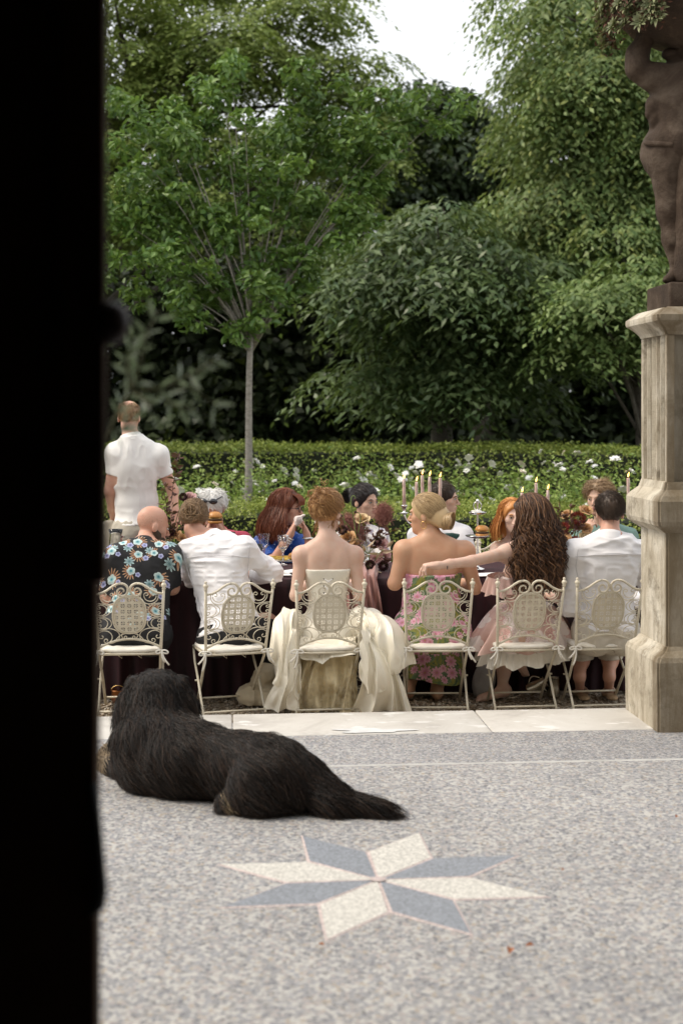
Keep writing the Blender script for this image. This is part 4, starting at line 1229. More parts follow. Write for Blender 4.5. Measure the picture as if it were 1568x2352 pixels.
# printed cloth: scattered flowers drawn by shader maths on the weave
def vor_local(nt, co2, seed_off, rnd=.75):
    c = nd(nt, 'ShaderNodeVectorMath', {0: co2, 1: seed_off}, operation='ADD').outputs[0]
    v = nd(nt, 'ShaderNodeTexVoronoi', {'Vector': c, 'Scale': 1.0, 'Randomness': rnd}, voronoi_dimensions='2D')
    d = nd(nt, 'ShaderNodeVectorMath', {0: c, 1: v.outputs['Position']}, operation='SUBTRACT').outputs[0]
    sp = nd(nt, 'ShaderNodeSeparateXYZ', {0: d})
    ang = mth(nt, 'ARCTAN2', sp.outputs[1], sp.outputs[0])
    rad = nd(nt, 'ShaderNodeVectorMath', {0: d}, operation='LENGTH').outputs['Value']
    r3 = nd(nt, 'ShaderNodeSeparateColor', {0: v.outputs['Color']})
    return sp, ang, rad, r3.outputs
def petals(nt, ang, rad, rnd, n, R, depth, sharp=1.0, vary=.25):
    a = mth(nt, 'MULTIPLY_ADD', ang, n, mth(nt, 'MULTIPLY', rnd, 6.28))
    c = mth(nt, 'ABSOLUTE', mth(nt, 'COSINE', mth(nt, 'MULTIPLY', a, .5)))
    c = mth(nt, 'POWER', c, sharp)
    rr = mth(nt, 'MULTIPLY', mth(nt, 'MULTIPLY_ADD', c, depth, 1 - depth), mth(nt, 'MULTIPLY_ADD', rnd, R * vary, R * (1 - vary * .5)))
    q = mth(nt, 'DIVIDE', rad, rr)
    return mth(nt, 'LESS_THAN', q, 1.0), q
def plane_co(nt, sc, tilt=.0):
    sp = nd(nt, 'ShaderNodeSeparateXYZ', {0: obj_co(nt)})
    x = mth(nt, 'MULTIPLY', sp.outputs[0], sc); z = mth(nt, 'MULTIPLY', mth(nt, 'ADD', sp.outputs[2], mth(nt, 'MULTIPLY', sp.outputs[1], .6)), sc)
    return nd(nt, 'ShaderNodeCombineXYZ', {0: x, 1: z, 2: 0.0}).outputs[0]

m, nt, b = newmat('tropical_print')
co2 = plane_co(nt, 1 / .125)
base = (.012, .012, .014)
sp, ang, rad, rn = vor_local(nt, co2, (.17, -.1, 0), .55)
mk1, q1 = petals(nt, ang, rad, rn[2], 17, .44, .72, 1.6)                 # rust coloured palm blades
side = mth(nt, 'GREATER_THAN', mth(nt, 'SINE', mth(nt, 'ADD', ang, mth(nt, 'MULTIPLY', rn[1], 6.28))), -.15)
c = mixc(nt, mth(nt, 'MULTIPLY', mk1, side), base, ramp(nt, q1, [(.4, (.30, .09, .03)), (.8, (.52, .27, .14)), (1, (.62, .45, .32))]))
sp, ang, rad, rn = vor_local(nt, co2, (.62, .35, 0), .6)
mk2, q2 = petals(nt, ang, rad, rn[1], 8, .26, .6, 1.2)                   # pale teal leaves
c = mixc(nt, mth(nt, 'MULTIPLY', mk2, mth(nt, 'GREATER_THAN', rn[0], .35)), c, ramp(nt, q2, [(.2, (.10, .20, .22)), (1, (.45, .60, .62))]))
sp, ang, rad, rn = vor_local(nt, co2, (-.16, .12, 0), .6)
mk3, q3 = petals(nt, ang, rad, rn[0], 5, .15, .30, .6)                   # violet blossoms
c = mixc(nt, mk3, c, ramp(nt, q3, [(.1, (.10, .11, .25)), (.6, (.35, .37, .62)), (1, (.52, .53, .74))]))
sp, ang, rad, rn = vor_local(nt, co2, (.17, -.1, 0), .55)
mk4, q4 = petals(nt, ang, rad, rn[2], 5, .215, .24, .6)                   # large teal hibiscus
c = mixc(nt, mk4, c, ramp(nt, q4, [(.05, (.02, .12, .16)), (.25, (.12, .33, .38)), (.55, (.45, .62, .62)), (1, (.62, .72, .70))]))
nt.links.new(c, b.inputs['Base Color']); b.inputs['Roughness'].default_value = .75
M_tropic = m

m, nt, b = newmat('lotus_print')
co2 = plane_co(nt, 1 / .098)
g = noise(nt, co2, 1.5, 3, .6, 1.2).outputs[0]
c = ramp(nt, g, [(.36, (.055, .10, .035)), (.44, (.13, .19, .09)), (.5, (.20, .24, .06)), (.58, (.33, .30, .05)), (.66, (.11, .16, .06))])
sp, ang, rad, rn = vor_local(nt, co2, (.4, .3, 0), .7)
mk0, q0 = petals(nt, ang, rad, rn[0], 2, .46, .2, 1)
c = mixc(nt, mth(nt, 'MULTIPLY', mk0, mth(nt, 'GREATER_THAN', rn[1], .4)), c, ramp(nt, q0, [(.1, (.09, .16, .07)), (.8, (.16, .23, .12)), (1, (.22, .30, .16))]))
for off, R in (((0, 0, 0), .40), ((.5, .52, 0), .25)):
    sp, ang, rad, rn = vor_local(nt, co2, off, .7)
    mk1, q1 = petals(nt, ang, rad, rn[0], 9, R, .45, .8)
    c = mixc(nt, mk1, c, ramp(nt, q1, [(.08, (.45, .33, .08)), (.16, (.55, .17, .28)), (.45, (.68, .30, .42)), (.8, (.78, .46, .56)), (1, (.70, .34, .46))]))
nt.links.new(c, b.inputs['Base Color']); b.inputs['Roughness'].default_value = .6
M_lotus = m

m, nt, b = newmat('blush_print')
co2 = plane_co(nt, 1 / .16)
c = ramp(nt, noise(nt, co2, 1.1, 2).outputs[0], [(.3, (.58, .36, .31)), (.7, (.70, .48, .42))])
sp, ang, rad, rn = vor_local(nt, co2, (.1, .2, 0), .8)
mk1, q1 = petals(nt, ang, rad, rn[0], 6, .44, .3, .7)
c = mixc(nt, mth(nt, 'MULTIPLY', mk1, .8), c, (.80, .72, .68))
sp, ang, rad, rn = vor_local(nt, co2, (.55, .1, 0), .8)
mk2, q2 = petals(nt, ang, rad, rn[0], 13, .30, .55, 1.2)
lines = mth(nt, 'GREATER_THAN', mth(nt, 'SINE', mth(nt, 'MULTIPLY', q2, 26)), .35)
c = mixc(nt, mth(nt, 'MULTIPLY', mk2, mth(nt, 'MULTIPLY', lines, .8)), c, (.42, .15, .17))
nt.links.new(c, b.inputs['Base Color']); b.inputs['Roughness'].default_value = .42; b.inputs['Sheen Weight'].default_value = .2
M_blush = m

def satin(name, col, rough=.34):
    m, nt, b = newmat(name)
    c = ramp(nt, noise(nt, obj_co(nt), 3, 3).outputs[0], [(.3, tuple(x * .94 for x in col)), (.7, col)])
    nt.links.new(c, b.inputs['Base Color']); b.inputs['Roughness'].default_value = rough
    b.inputs['Specular IOR Level'].default_value = .55; b.inputs['Sheen Weight'].default_value = .25
    return m
M_ivory = satin('ivory_satin', (.90, .84, .70)); M_corset = mat('ivory_corset', (.78, .74, .64), .7, .04, 20, .2, 120)
M_dusty = satin('dusty_rose_satin', (.40, .215, .185), .45)
M_petti = mat('petticoat', (.74, .70, .62), .85, .05, 10)

# ---- hair
def on_skull(f, d, infl=.0):
    """point on the skull ellipsoid along head-local direction d"""
    d = d / np.linalg.norm(d, axis=-1, keepdims=True)
    r = np.array([.075, .098, .087]) + infl
    k = 1 / np.sqrt(((d / r) ** 2).sum(-1, keepdims=True))
    q = d * k + np.array([0, -.014, .032])
    return f.hc + (q @ f.hR) * f.hs
def cap(f, root, m, infl, planes, bump=.004, sc=60, seed=1, name='hair', h=.0055, extra=None):
    g = Fld(h)
    g.ell(f.H(0, -.014, .032), (np.array([.075, .098, .087]) + infl) * f.hs, f.hR, .02)
    for q in (extra or []): g.ell(f.H(*q[0]), np.array(q[1]) * f.hs, f.hR, q[2] if len(q) > 2 else .03)
    pl = [(f.H(*p), f.hR.T @ np.array(n, float)) for p, n in planes]
    def md(F_, X, Y, Z):
        for p, n in pl:
            n = nrm(n); F_ = np.maximum(F_, (X - p[0]) * n[0] + (Y - p[1]) * n[1] + (Z - p[2]) * n[2])
        return F_ - bump * 2 * (vnoise(X * sc, Y * sc, Z * sc * .5, seed) - .5)
    V, F = g.mesh(md)
    return mk(name, V, F, m, root)
def short_strands(f, root, m, n, ln, keep, flow, infl=.012, rad=.0017, seed=1, lift=.35, name='strands', wave=0.0):
    r = np.random.default_rng(seed)
    d = r.normal(0, 1, (n * 3, 3)); d /= np.linalg.norm(d, axis=1, keepdims=True)
    d = d[keep(d)][:n]; n = len(d)
    P0 = on_skull(f, d, infl - .004)
    nrmw = d @ f.hR
    fl = flow(d) @ f.hR; fl = fl - nrmw * (fl * nrmw).sum(1, keepdims=True); fl /= np.linalg.norm(fl, axis=1, keepdims=True) + 1e-9
    fl += r.normal(0, .28, fl.shape)
    k = np.linspace(0, 1, 4)[None, :, None]; l = (ln * r.uniform(.6, 1.3, n))[:, None, None]
    P = P0[:, None] + fl[:, None] * k * l + nrmw[:, None] * (k * lift - k * k * lift * 1.1) * l
    if wave: P = P + np.cross(fl, nrmw)[:, None] * np.sin(k * 7 + r.uniform(0, 6, (n, 1, 1))) * wave
    V, F = strands(P, np.array([1, 1, .8, .25]) * rad)
    o = mk(name, V, F, m, root); props(o, kind='stuff'); return o
def combed(f, root, m, n, target, keep, infl=.012, rad=.0022, seed=1, name='strands', K=9, fluff=.0):
    """hair combed over the skull towards a knot"""
    r = np.random.default_rng(seed)
    d = r.normal(0, 1, (n * 3, 3)); d /= np.linalg.norm(d, axis=1, keepdims=True)
    d = d[keep(d)][:n]; n = len(d)
    t = np.asarray(target, float); tn = (t - np.array([0, -.014, .032])); tn = tn / np.linalg.norm(tn)
    k = np.linspace(0, 1, K)[None, :, None]
    D = d[:, None] * (1 - k) + (tn + r.normal(0, .12, (n, 3)))[:, None] * k
    P = on_skull(f, D, infl + fluff * r.uniform(0, 1, (n, 1, 1))) 
    V, F = strands(P, np.linspace(1, .7, K) * rad)
    o = mk(name, V, F, m, root); props(o, kind='stuff'); return o
def falling(f, root, m, n, az, ln, wave=.006, wfreq=14, curl=0.0, rad=.0028, infl=.014, seed=1, name='strands', K=26, part=(0, .0), out=.5, spread=.02, fdir=(0, 0, 0), jit=.012, leave=-.25):
    """hair from the parting over the skull, then hanging; az in degrees from the back of the head, positive to the wearer's right"""
    r = np.random.default_rng(seed)
    a = np.radians(r.uniform(az[0], az[1], n))
    d0 = np.stack([part[0] + r.normal(0, .08, n), part[1] + r.uniform(-.5, .6, n), np.ones(n)], 1)
    d1 = np.stack([np.sin(a), -np.cos(a), np.full(n, leave)], 1)
    ks = 9
    k = np.linspace(0, 1, ks)[None, :, None]
    D = d0[:, None] * (1 - k) + d1[:, None] * k
    lay = r.uniform(0, 1, (n, 1, 1))
    S = on_skull(f, D, infl + spread * lay * k)
    end = S[:, -1]; dirn = (d1 * np.array([1, 1, 0])) @ f.hR
    kk = np.linspace(0, 1, K - ks + 1)[1:][None, :, None]
    L = (ln * r.uniform(.75, 1.05, n))[:, None, None]
    H = end[:, None] + np.array([0, 0, -1.0]) * kk * L + dirn[:, None] * out * .06 * np.sin(kk * 2.2) + np.asarray(fdir, float) * kk ** 1.5
    P = np.concatenate([S, H], 1)
    t = np.linspace(0, 1, K)[None, :, None]; ph = r.uniform(0, 6.28, (n, 1, 1)); fq = wfreq * r.uniform(.8, 1.25, (n, 1, 1))
    X = f.hR[0]; Yv = f.hR[1]
    am = np.clip(t * 2.2, 0, 1)
    P = P + X * am * (wave * np.sin(t * fq + ph)) + Yv * am * (wave * np.cos(t * fq * 1.1 + ph))
    if curl:
        P = P + (X * np.cos(t * fq * 3 + ph) + Yv * np.sin(t * fq * 3 + ph)) * curl * np.clip(t * 2.5 - .3, 0, 1)
    P = P + r.normal(0, jit, (n, 1, 3)) * np.array([1, 1, .3]) * t
    V, F = strands(P, np.concatenate([np.full(K - 3, 1.0), [.8, .6, .25]]) * rad)
    o = mk(name, V, F, m, root); props(o, kind='stuff'); return o
M_h_brown = hairmat('hair_dark_brown', (.025, .016, .011), (.065, .042, .028), .45)
M_h_bun = hairmat('hair_light_brown', (.12, .072, .036), (.30, .19, .10), .4)
M_h_red = hairmat('hair_strawberry', (.19, .085, .03), (.42, .22, .085), .36, (.55, .33, .15))
M_h_blond = hairmat('hair_blonde', (.27, .175, .085), (.52, .37, .20), .34)
M_h_curl = hairmat('hair_curly_brown', (.022, .012, .008), (.11, .052, .026), .38, (.26, .135, .065))
M_h_white = hairmat('hair_white', (.70, .68, .65), (.90, .89, .87), .5)
M_h_auburn = hairmat('hair_auburn', (.085, .022, .012), (.20, .062, .030), .34, (.27, .10, .05))
M_h_black = hairmat('hair_black', (.010, .008, .008), (.035, .026, .024), .38)
M_h_sandy = hairmat('hair_sandy', (.17, .105, .055), (.38, .26, .15), .38)
M_h_ginger = hairmat('hair_ginger', (.38, .13, .03), (.66, .30, .09), .36)
M_beard = hairmat('beard_brown', (.04, .025, .016), (.09, .06, .04), .6)
M_stub = mat('shaved_scalp', (.40, .26, .20), .55, .2, 60)
GN, GF = 'guests seated with their backs to the terrace', 'guests on the far side of the table'
# ================================================================= THE GUESTS
UPX = (0, 0, 1)
def trousers(f, root, m, top=.09, infl=.014, anklez=None, name='trousers', seed=3, amp=.006):
    J = f.J
    pl = [(J['pel'] + f.up * top, f.up)]
    if anklez is not None: pl.append(((0, 0, anklez), (0, 0, -1)))
    V, F = cloth(f, ('hips', 'legA', 'legB', 'shinA', 'shinB'), infl, [creases(amp, 16, seed), cut(*pl)], k=.03)
    return mk(name, V, F, m, root)
def shoes(f, root, m):
    for t in 'AB':
        V, F = cloth(f, ('foot' + t,), .009, [], k=.02); mk('shoe', V, F, m, root)
def seams(V, root, lines, m, r=.0024):
    """sewn lines laid on the back of a garment: each line is a list of (x, z) points, put on the cloth's nearest surface"""
    for ln in lines:
        P = []
        for x, z in ln:
            d = np.hypot(V[:, 0] - x, V[:, 2] - z); k = d < .014
            if k.any(): P.append([x, V[k][:, 1].min() - .0005, z])
        if len(P) > 3:
            P = np.array(P); P[1:-1, 1] = (P[:-2, 1] + P[1:-1, 1] * 2 + P[2:, 1]) / 4
            A_, F_ = tube(P, r, 5); mk('seam', A_, F_, m, root)
M_seam = mat('shirt_seam', (.60, .59, .61), .9, .03)
def pxline(pts, Y, n=26):
    q = np.array([at(x, y, Y)[[0, 2]] for x, y in pts]); t = np.linspace(0, len(q) - 1, n)
    return np.stack([np.interp(t, np.arange(len(q)), q[:, 0]), np.interp(t, np.arange(len(q)), q[:, 1])], 1)
M_shoe = mat('black_leather', (.015, .013, .012), .35, .1, 10)

# --- barefoot man at the right, white shirt and beige trousers
J = dict(head=at(1399, 1177, 8.76), neck=at(1400, 1236, 8.68), shA=at(1324, 1268, 8.70), shB=at(1478, 1268, 8.72), elA=at(1307, 1392, 8.74), elB=at(1497, 1392, 8.78), wrA=at(1345, 1368, 9.0), wrB=at(1462, 1368, 9.02), pel=at(1391, 1455, 8.76),
         anA=at(1330, 1548, 8.93), anB=at(1398, 1548, 8.95), toeA=at(1331, 1594, 9.06), toeB=at(1397, 1594, 9.08))
J['knA'] = at(1335, 1478, 9.12); J['knB'] = at(1400, 1478, 9.14)
f = body(J, (0, 1, 0), (0.02, 1, -.06), None, 1.05, 'm', tor=(1.08, 1.02, 1.06))
p = person('barefoot dark-haired man in a white shirt and beige trousers next to the stone pedestal', f, M_skin_pink, GN)
V, F = cloth(f, ('torso', 'armA', 'armB', 'foreA', 'foreB', 'hips'), .013, [creases(.015, 10, 5, (.55, 1, 1.7)), cut((J['pel'] + f.up * .05, -f.up), (f.J['neck'] + f.up * .03, f.up * 1.0 - f.fw * .25))], k=.03)
sh_ = mk('shirt', V, F, M_white, p); collar(f, p, M_white, .012, .036)
seams(V, sh_, [pxline([(1316, 1276), (1360, 1272), (1430, 1270), (1480, 1272)], 8.68), pxline([(1322, 1258), (1318, 1300), (1330, 1345), (1340, 1362)], 8.68), pxline([(1482, 1258), (1486, 1300), (1474, 1345)], 8.68)], M_seam)
trousers(f, p, M_beige, .10, .016, at(0, 1522, 8.9)[2])
V, F = tube([f.J['pel'] + f.lat * (.175 * math.cos(t)) + f.fw * (.135 * math.sin(t) + .01) + f.up * .10 for t in np.linspace(0, 6.28, 25)[:24]], .012, 6, True); mk('waistband', V, F, M_beige, p)
cap(f, p, M_h_brown, .010, [((0, 0, -.012), (0, .80, -1))], .005, 70, 2)
short_strands(f, p, M_h_brown, 4200, .024, lambda d: d[:, 2] > .05 + .75 * d[:, 1], lambda d: np.stack([d[:, 0] * .5 + .5, d[:, 1] * .2 + .3, -.6 - d[:, 2] * 0], 1), .013, .0012, 4, .3)
cap(f, p, M_stub, .0015, [((0, 0, -.048), (0, .62, -1))], .001, 80, 3, 'shaved_neckline')

# --- woman with long curls, her arm laid along the next chair
J = dict(head=at(1214, 1188, 8.74), neck=at(1206, 1246, 8.70), shA=at(1162, 1270, 8.68), shB=at(1262, 1276, 8.74), elA=at(1083, 1289, 8.52), wrA=at(1004, 1299, 8.42), elB=at(1292, 1382, 8.80), wrB=at(1262, 1368, 9.02), pel=at(1208, 1455, 8.78),
         knA=at(1158, 1482, 9.06), anA=at(1153, 1578, 8.96), toeA=at(1102, 1604, 8.92), knB=at(1238, 1478, 9.12), anB=at(1192, 1512, 8.98), toeB=at(1204, 1545, 9.02))
f = body(J, (0, 1, 0), (-.8, .58, -.1), None, .90, 'f', hands={'A': dict(d=(-1, -.02, .02), n=(.0, .1, -1), side=(0, 1, .1), curl=(62, 18, 14), spread=.10)})
p = person('woman with long brown curls in a blush pink dress, arm stretched along the next chair', f, M_skin_pale, GN)
nkz = f.J['pel'] + f.up * .34
V, F = cloth(f, ('torso', 'hips'), .010, [creases(.005, 22, 6), cut((f.J['pel'] + f.up * .03, -f.up), (at(1170, 1372, 8.7), f.up * .9 - f.fw * .45))], k=.03); mk('bodice', V, F, M_blush, p)
def frill(c, R, rx, ry, hgt, waves, amp, a0, a1, flare=.3, n=120):
    def fn(u, v):
        a = a0 + (a1 - a0) * u; k = 1 + flare * v + amp * v * np.sin(a * waves) / rx
        x = rx * k * np.cos(a); y = ry * k * np.sin(a); z = -hgt * v + .01 * v * np.sin(a * waves * .5 + 1)
        q = c + x[..., None] * R[0] + y[..., None] * R[1] + z[..., None] * R[2]
        return q[..., 0], q[..., 1], q[..., 2]
    return sheet(fn, n, 8)
V, F = frill(at(1150, 1322, 8.66), f.R, .085, .085, .10, 13, .014, 0, 6.283, .35); mk('sleeve_ruffle', V, F, M_blush, p)
V, F = frill(at(1206, 1318, 8.78), f.R, .15, .12, .06, 17, .010, 0, 6.283, .25); mk('neckline_ruffle', V, F, M_blush, p)
def skirt(c, R, w, hemL, hemR, back, front, drop, waves, amp, seed=0, sag=1.6, n=220, lev=26):
    def fn(u, v):
        a = 2 * math.pi * u
        X = np.where(np.cos(a) < 0, hemL, hemR); Yr = np.where(np.sin(a) < 0, back, front)
        k = v ** .8
        x = np.cos(a) * (w[0] + (X - w[0]) * k); y = np.sin(a) * (w[1] + (Yr - w[1]) * k)
        fo = np.sin(a * waves + 2 * np.sin(a * 3 + seed)) + .6 * np.sin(a * waves * 2.3 + seed)
        fo = fo * (.4 + 1.3 * vnoise(u * 9 + seed, v * 3, u * 0, 3))
        x = x * (1 + amp * v * fo / .3); y = y * (1 + amp * v * fo / .3)
        z = -drop * v ** sag + .012 * v * np.sin(a * waves * .7 + seed)
        q = c + x[..., None] * R[0] + y[..., None] * R[1] + z[..., None] * np.array([0, 0, 1.])
        return q[..., 0], q[..., 1], q[..., 2]
    return sheet(fn, n, lev)
cS = at(1205, 1385, 8.80)
V, F = skirt(cS, f.R, (.115, .10), .335, .30, .185, .34, .255, 9, .034, 1); mk('skirt', V, F, M_blush, p)
V, F = skirt(cS - np.array([0, 0, .05]), f.R, (.11, .10), .29, .27, .16, .33, .30, 17, .025, 4); mk('petticoat', V, F, M_petti, p)
P = np.array([f.J['pel'] + f.up * .165 + f.lat * (.135 * math.cos(t)) + f.fw * (.112 * math.sin(t) + .015) for t in np.linspace(0, 6.283, 33)[:32]]); V, F = tube(P, .011, 6, True); mk('waist_sash', V, F, M_blush, p)
# tattoo lines on the forearm (fine print on the skin)
M_ink = mat('ink', (.035, .04, .045), .6, .1)
q0 = J['wrA'] * .72 + J['elA'] * .28
k = np.linspace(-1, 1, 6)
P = np.array([q0 + np.array([0, -.028, 0]) * math.cos(t * .9) + np.array([0, 0, .030]) * math.sin(t * .9 - .55) for t in k]); V, F = tube(P, [.001, .0022, .003, .0032, .0026, .001], 5); mk('tattoo', V, F, M_ink, p)
cap(f, p, M_h_curl, .016, [((0, .045, -.02), (0, 1, -.25))], .008, 40, 5, extra=[((0, -.07, -.06), (.080, .055, .10)), ((0, -.085, -.20), (.076, .045, .13)), ((.015, -.085, -.33), (.066, .04, .12))])
falling(f, p, M_h_curl, 800, (-112, 100), .46, .010, 14, .0085, .0026, .018, 6, K=64, out=.6, spread=.026, fdir=(.0, -.03, 0), jit=.016, leave=-.2)
falling(f, p, M_h_curl, 420, (-85, 85), .36, .010, 14, .010, .0023, .022, 8, 'outer_strands', K=56, out=.9, spread=.030, fdir=(.0, -.02, 0), jit=.024, leave=-.05)

# --- blonde woman in the lotus dress
J = dict(head=at(978, 1181, 8.74), neck=at(992, 1240, 8.70), shA=at(928, 1264, 8.70), shB=at(1066, 1266, 8.72), elA=at(906, 1340, 8.68), wrA=at(938, 1328, 8.96), elB=at(1090, 1350, 8.76), wrB=at(1062, 1338, 9.03), pel=at(990, 1452, 8.78),
         knA=at(960, 1480, 9.12), knB=at(1020, 1480, 9.12), anA=at(938, 1580, 9.0), anB=at(1003, 1582, 8.96))
f = body(J, (0, 1, 0), (-.93, .36, -.04), None, 1.12, 'f', tor=(1.14, 1.3, 1.2))
p = person('blonde woman with a low bun in a strapless green and pink lotus print dress', f, M_skin_tan, GN)
V, F = cloth(f, ('torso', 'hips', 'legA', 'legB'), .011, [creases(.007, 15, 7, (.6, 1, 1.4)), cut((at(985, 1316, 8.7), f.up), ((0, 0, at(0, 1490, 8.9)[2]), (0, 0, -1)))], k=.06); mk('dress', V, F, M_lotus, p)
def tube_skirt(c0, c1, r0, r1, waves, amp):
    c0 = np.asarray(c0, float); c1 = np.asarray(c1, float)
    def fn(u, v):
        a = 2 * math.pi * u; fo = np.sin(a * waves) + .5 * np.sin(a * waves * 2 + 1)
        k = 1 + amp * v * fo
        x = c0[0] + (c1[0] - c0[0]) * v + np.cos(a) * (r0[0] + (r1[0] - r0[0]) * v) * k
        y = c0[1] + (c1[1] - c0[1]) * v + np.sin(a) * (r0[1] + (r1[1] - r0[1]) * v) * k
        z = c0[2] + (c1[2] - c0[2]) * v + .02 * v * np.sin(a * 2)
        return x, y, z
    return sheet(fn, 120, 20)
V, F = tube_skirt(at(992, 1470, 9.02), at(996, 1560, 9.0), (.20, .20), (.175, .16), 7, .05); mk('dress_skirt', V, F, M_lotus, p)
M_gold = mat('gold', (.75, .52, .22), .25, .05, metal=1.0); M_silver = mat('silver', (.80, .79, .77), .16, .04, metal=1.0)
hb = dict(extra=[((.0, -.112, -.045), (.062, .045, .05)), ((0, -.09, -.02), (.07, .06, .06))])
cap(f, p, M_h_blond, .013, [((0, .050, -.0), (0, 1, -.55)), ((0, -.0, -.085), (0, 0, -1)), ((-.2, .02, -.02), (0, 0.0001, -1)) if False else ((0, -.02, -.075), (0, .7, -1))], .003, 50, 6, **hb)
combed(f, p, M_h_blond, 1300, (0, -.12, -.04), lambda d: (d[:, 2] > -.25 + .9 * d[:, 1]), .013, .0014, 7, fluff=.005)
r_ = np.random.default_rng(3); P = []
for i in range(190):   # the rolled bun
    a = r_.uniform(0, 6.28); tilt = r_.uniform(-.6, .6); t = np.linspace(0, 2.6, 12) + a
    P.append([f.H(.068 * math.cos(x) * math.cos(tilt), -.114 + .064 * math.sin(tilt) - .022 * abs(math.cos(tilt)) + .02 * math.sin(x) * math.sin(tilt), -.043 + .054 * math.sin(x)) for x in t])
V, F = strands(np.array(P), .0017); props(mk('bun', V, F, M_h_blond, p), kind='stuff')
V, F = tube([f.H(-.078 - .004 * math.sin(t), -.006 + .016 * math.cos(t), -.062 + .022 * math.sin(t)) for t in np.linspace(0, 6.283, 17)[:16]], .003, 6, True); mk('earring', V, F, M_gold, p)
face_bits(f, p, M_h_blond)
M_heel = mat('heel_leather', (.30, .20, .14), .4, .1, 10); M_strap = mat('white_strap', (.75, .72, .66), .5, .05)
for t in 'AB':
    an = f.J['an' + t]; q = nrm(f.J['an' + t] - f.J['kn' + t])
    V, F = tube([an + np.array([0, -.035, -.04]), an + np.array([0, -.04, -.075]), [an[0], an[1] - .042, GZ + .004]], [.018, .010, .006], 8); hl = mk('heel', V, F, M_heel, p)
    V, F = tube([an + np.array([.04 * math.cos(a), .045 * math.sin(a) - .01, -.02]) for a in np.linspace(0, 6.283, 17)[:16]], .005, 6, True); mk('strap', V, F, M_strap, hl)

# --- the bride
J = dict(head=at(752, 1176, 8.74), neck=at(752, 1240, 8.68), shA=at(692, 1274, 8.69), shB=at(814, 1274, 8.71), elA=at(679, 1368, 8.66), wrA=at(706, 1340, 8.94), elB=at(825, 1366, 8.68), wrB=at(800, 1338, 8.96), pel=at(752, 1452, 8.74))
f = body(J, (0, 1, 0), (.42, .9, -.1), None, .93, 'f', tor=(1.04, .98, 1.05))
p = person('bride with strawberry blonde updo in a strapless ivory corset gown', f, M_skin_pale, GN)
bride = p; BF = f
V, F = cloth(f, ('torso', 'hips'), .011, [cut((at(752, 1304, 8.7), f.up + f.fw * .05), (f.J['pel'] - f.up * .13, -f.up))], k=.03); cor = mk('corset', V, F, M_corset, p)
for i in range(4):   # crossed laces with eyelets
    z0 = .345 - .042 * i
    for s in (-1, 1):
        a = f.J['pel'] + f.up * (z0 * np.linalg.norm(f.J['neck'] - f.J['pel']) / .56) - f.fw * .098 + f.lat * .027 * s
        b_ = a - f.up * .028 - f.lat * .050 * s
        V, F = tube([a, (a + b_) / 2 - f.fw * .004, b_], .0022, 5); mk('lace', V, F, M_white, cor)
        V, F = uv_sphere(a, .004, 8, 6); mk('eyelet', V, F, M_pupil, cor)
cap(f, p, M_h_red, .012, [((0, .066, .0), (0, 1, -.55)), ((0, -.0, -.052), (0, .55, -1))], .006, 45, 9, extra=[((-.01, -.075, .075), (.058, .055, .052)), ((0, -.098, .02), (.06, .04, .05))])
combed(f, p, M_h_red, 1500, (0, -.085, .075), lambda d: (d[:, 2] > -.45 + .75 * d[:, 1]), .019, .0014, 10, fluff=.014)
r_ = np.random.default_rng(8); P = []
for i in range(230):   # loose looped curls of the knot
    c = np.array([r_.normal(-.005, .034), -.088 + r_.normal(0, .018), .062 + r_.normal(0, .040)]); rr_ = r_.uniform(.012, .032)
    n1 = nrm(r_.normal(0, 1, 3)); n2 = nrm(np.cross(n1, r_.normal(0, 1, 3))); t = np.linspace(0, r_.uniform(3, 6), 14) + r_.uniform(0, 6)
    P.append([f.H(*(c + rr_ * (n1 * math.cos(x) + n2 * math.sin(x)) + np.array([0, -.012, 0]))) for x in t])
V, F = strands(np.array(P), np.linspace(1, .6, 14) * .0024); props(mk('curls', V, F, M_h_red, p), kind='stuff')
P = []
for i in range(44):   # tendrils at the nape and by the ears
    s = r_.choice([-1, 1]); x0 = s * r_.uniform(.02, .085); y0 = -.07 + .1 * abs(x0) / .085; t = np.linspace(0, 1, 14); L_ = r_.uniform(.05, .13); ph = r_.uniform(0, 6)
    P.append([f.H(x0 + s * .015 * k + .008 * math.sin(k * 11 + ph), y0 - .012 * k + .006 * math.cos(k * 11 + ph), -.03 - L_ * k) for k in t])
V, F = strands(np.array(P), np.linspace(1, .4, 14) * .0019); props(mk('tendrils', V, F, M_h_red, p), kind='stuff')
M_pearl = mat('pearl', (.8, .76, .68), .2, .03)
for s in (-1, 1):
    V, F = uv_sphere(f.H(.079 * s, .0, -.064), (.007, .007, .011), 10, 8); mk('earring', V, F, M_pearl, p)
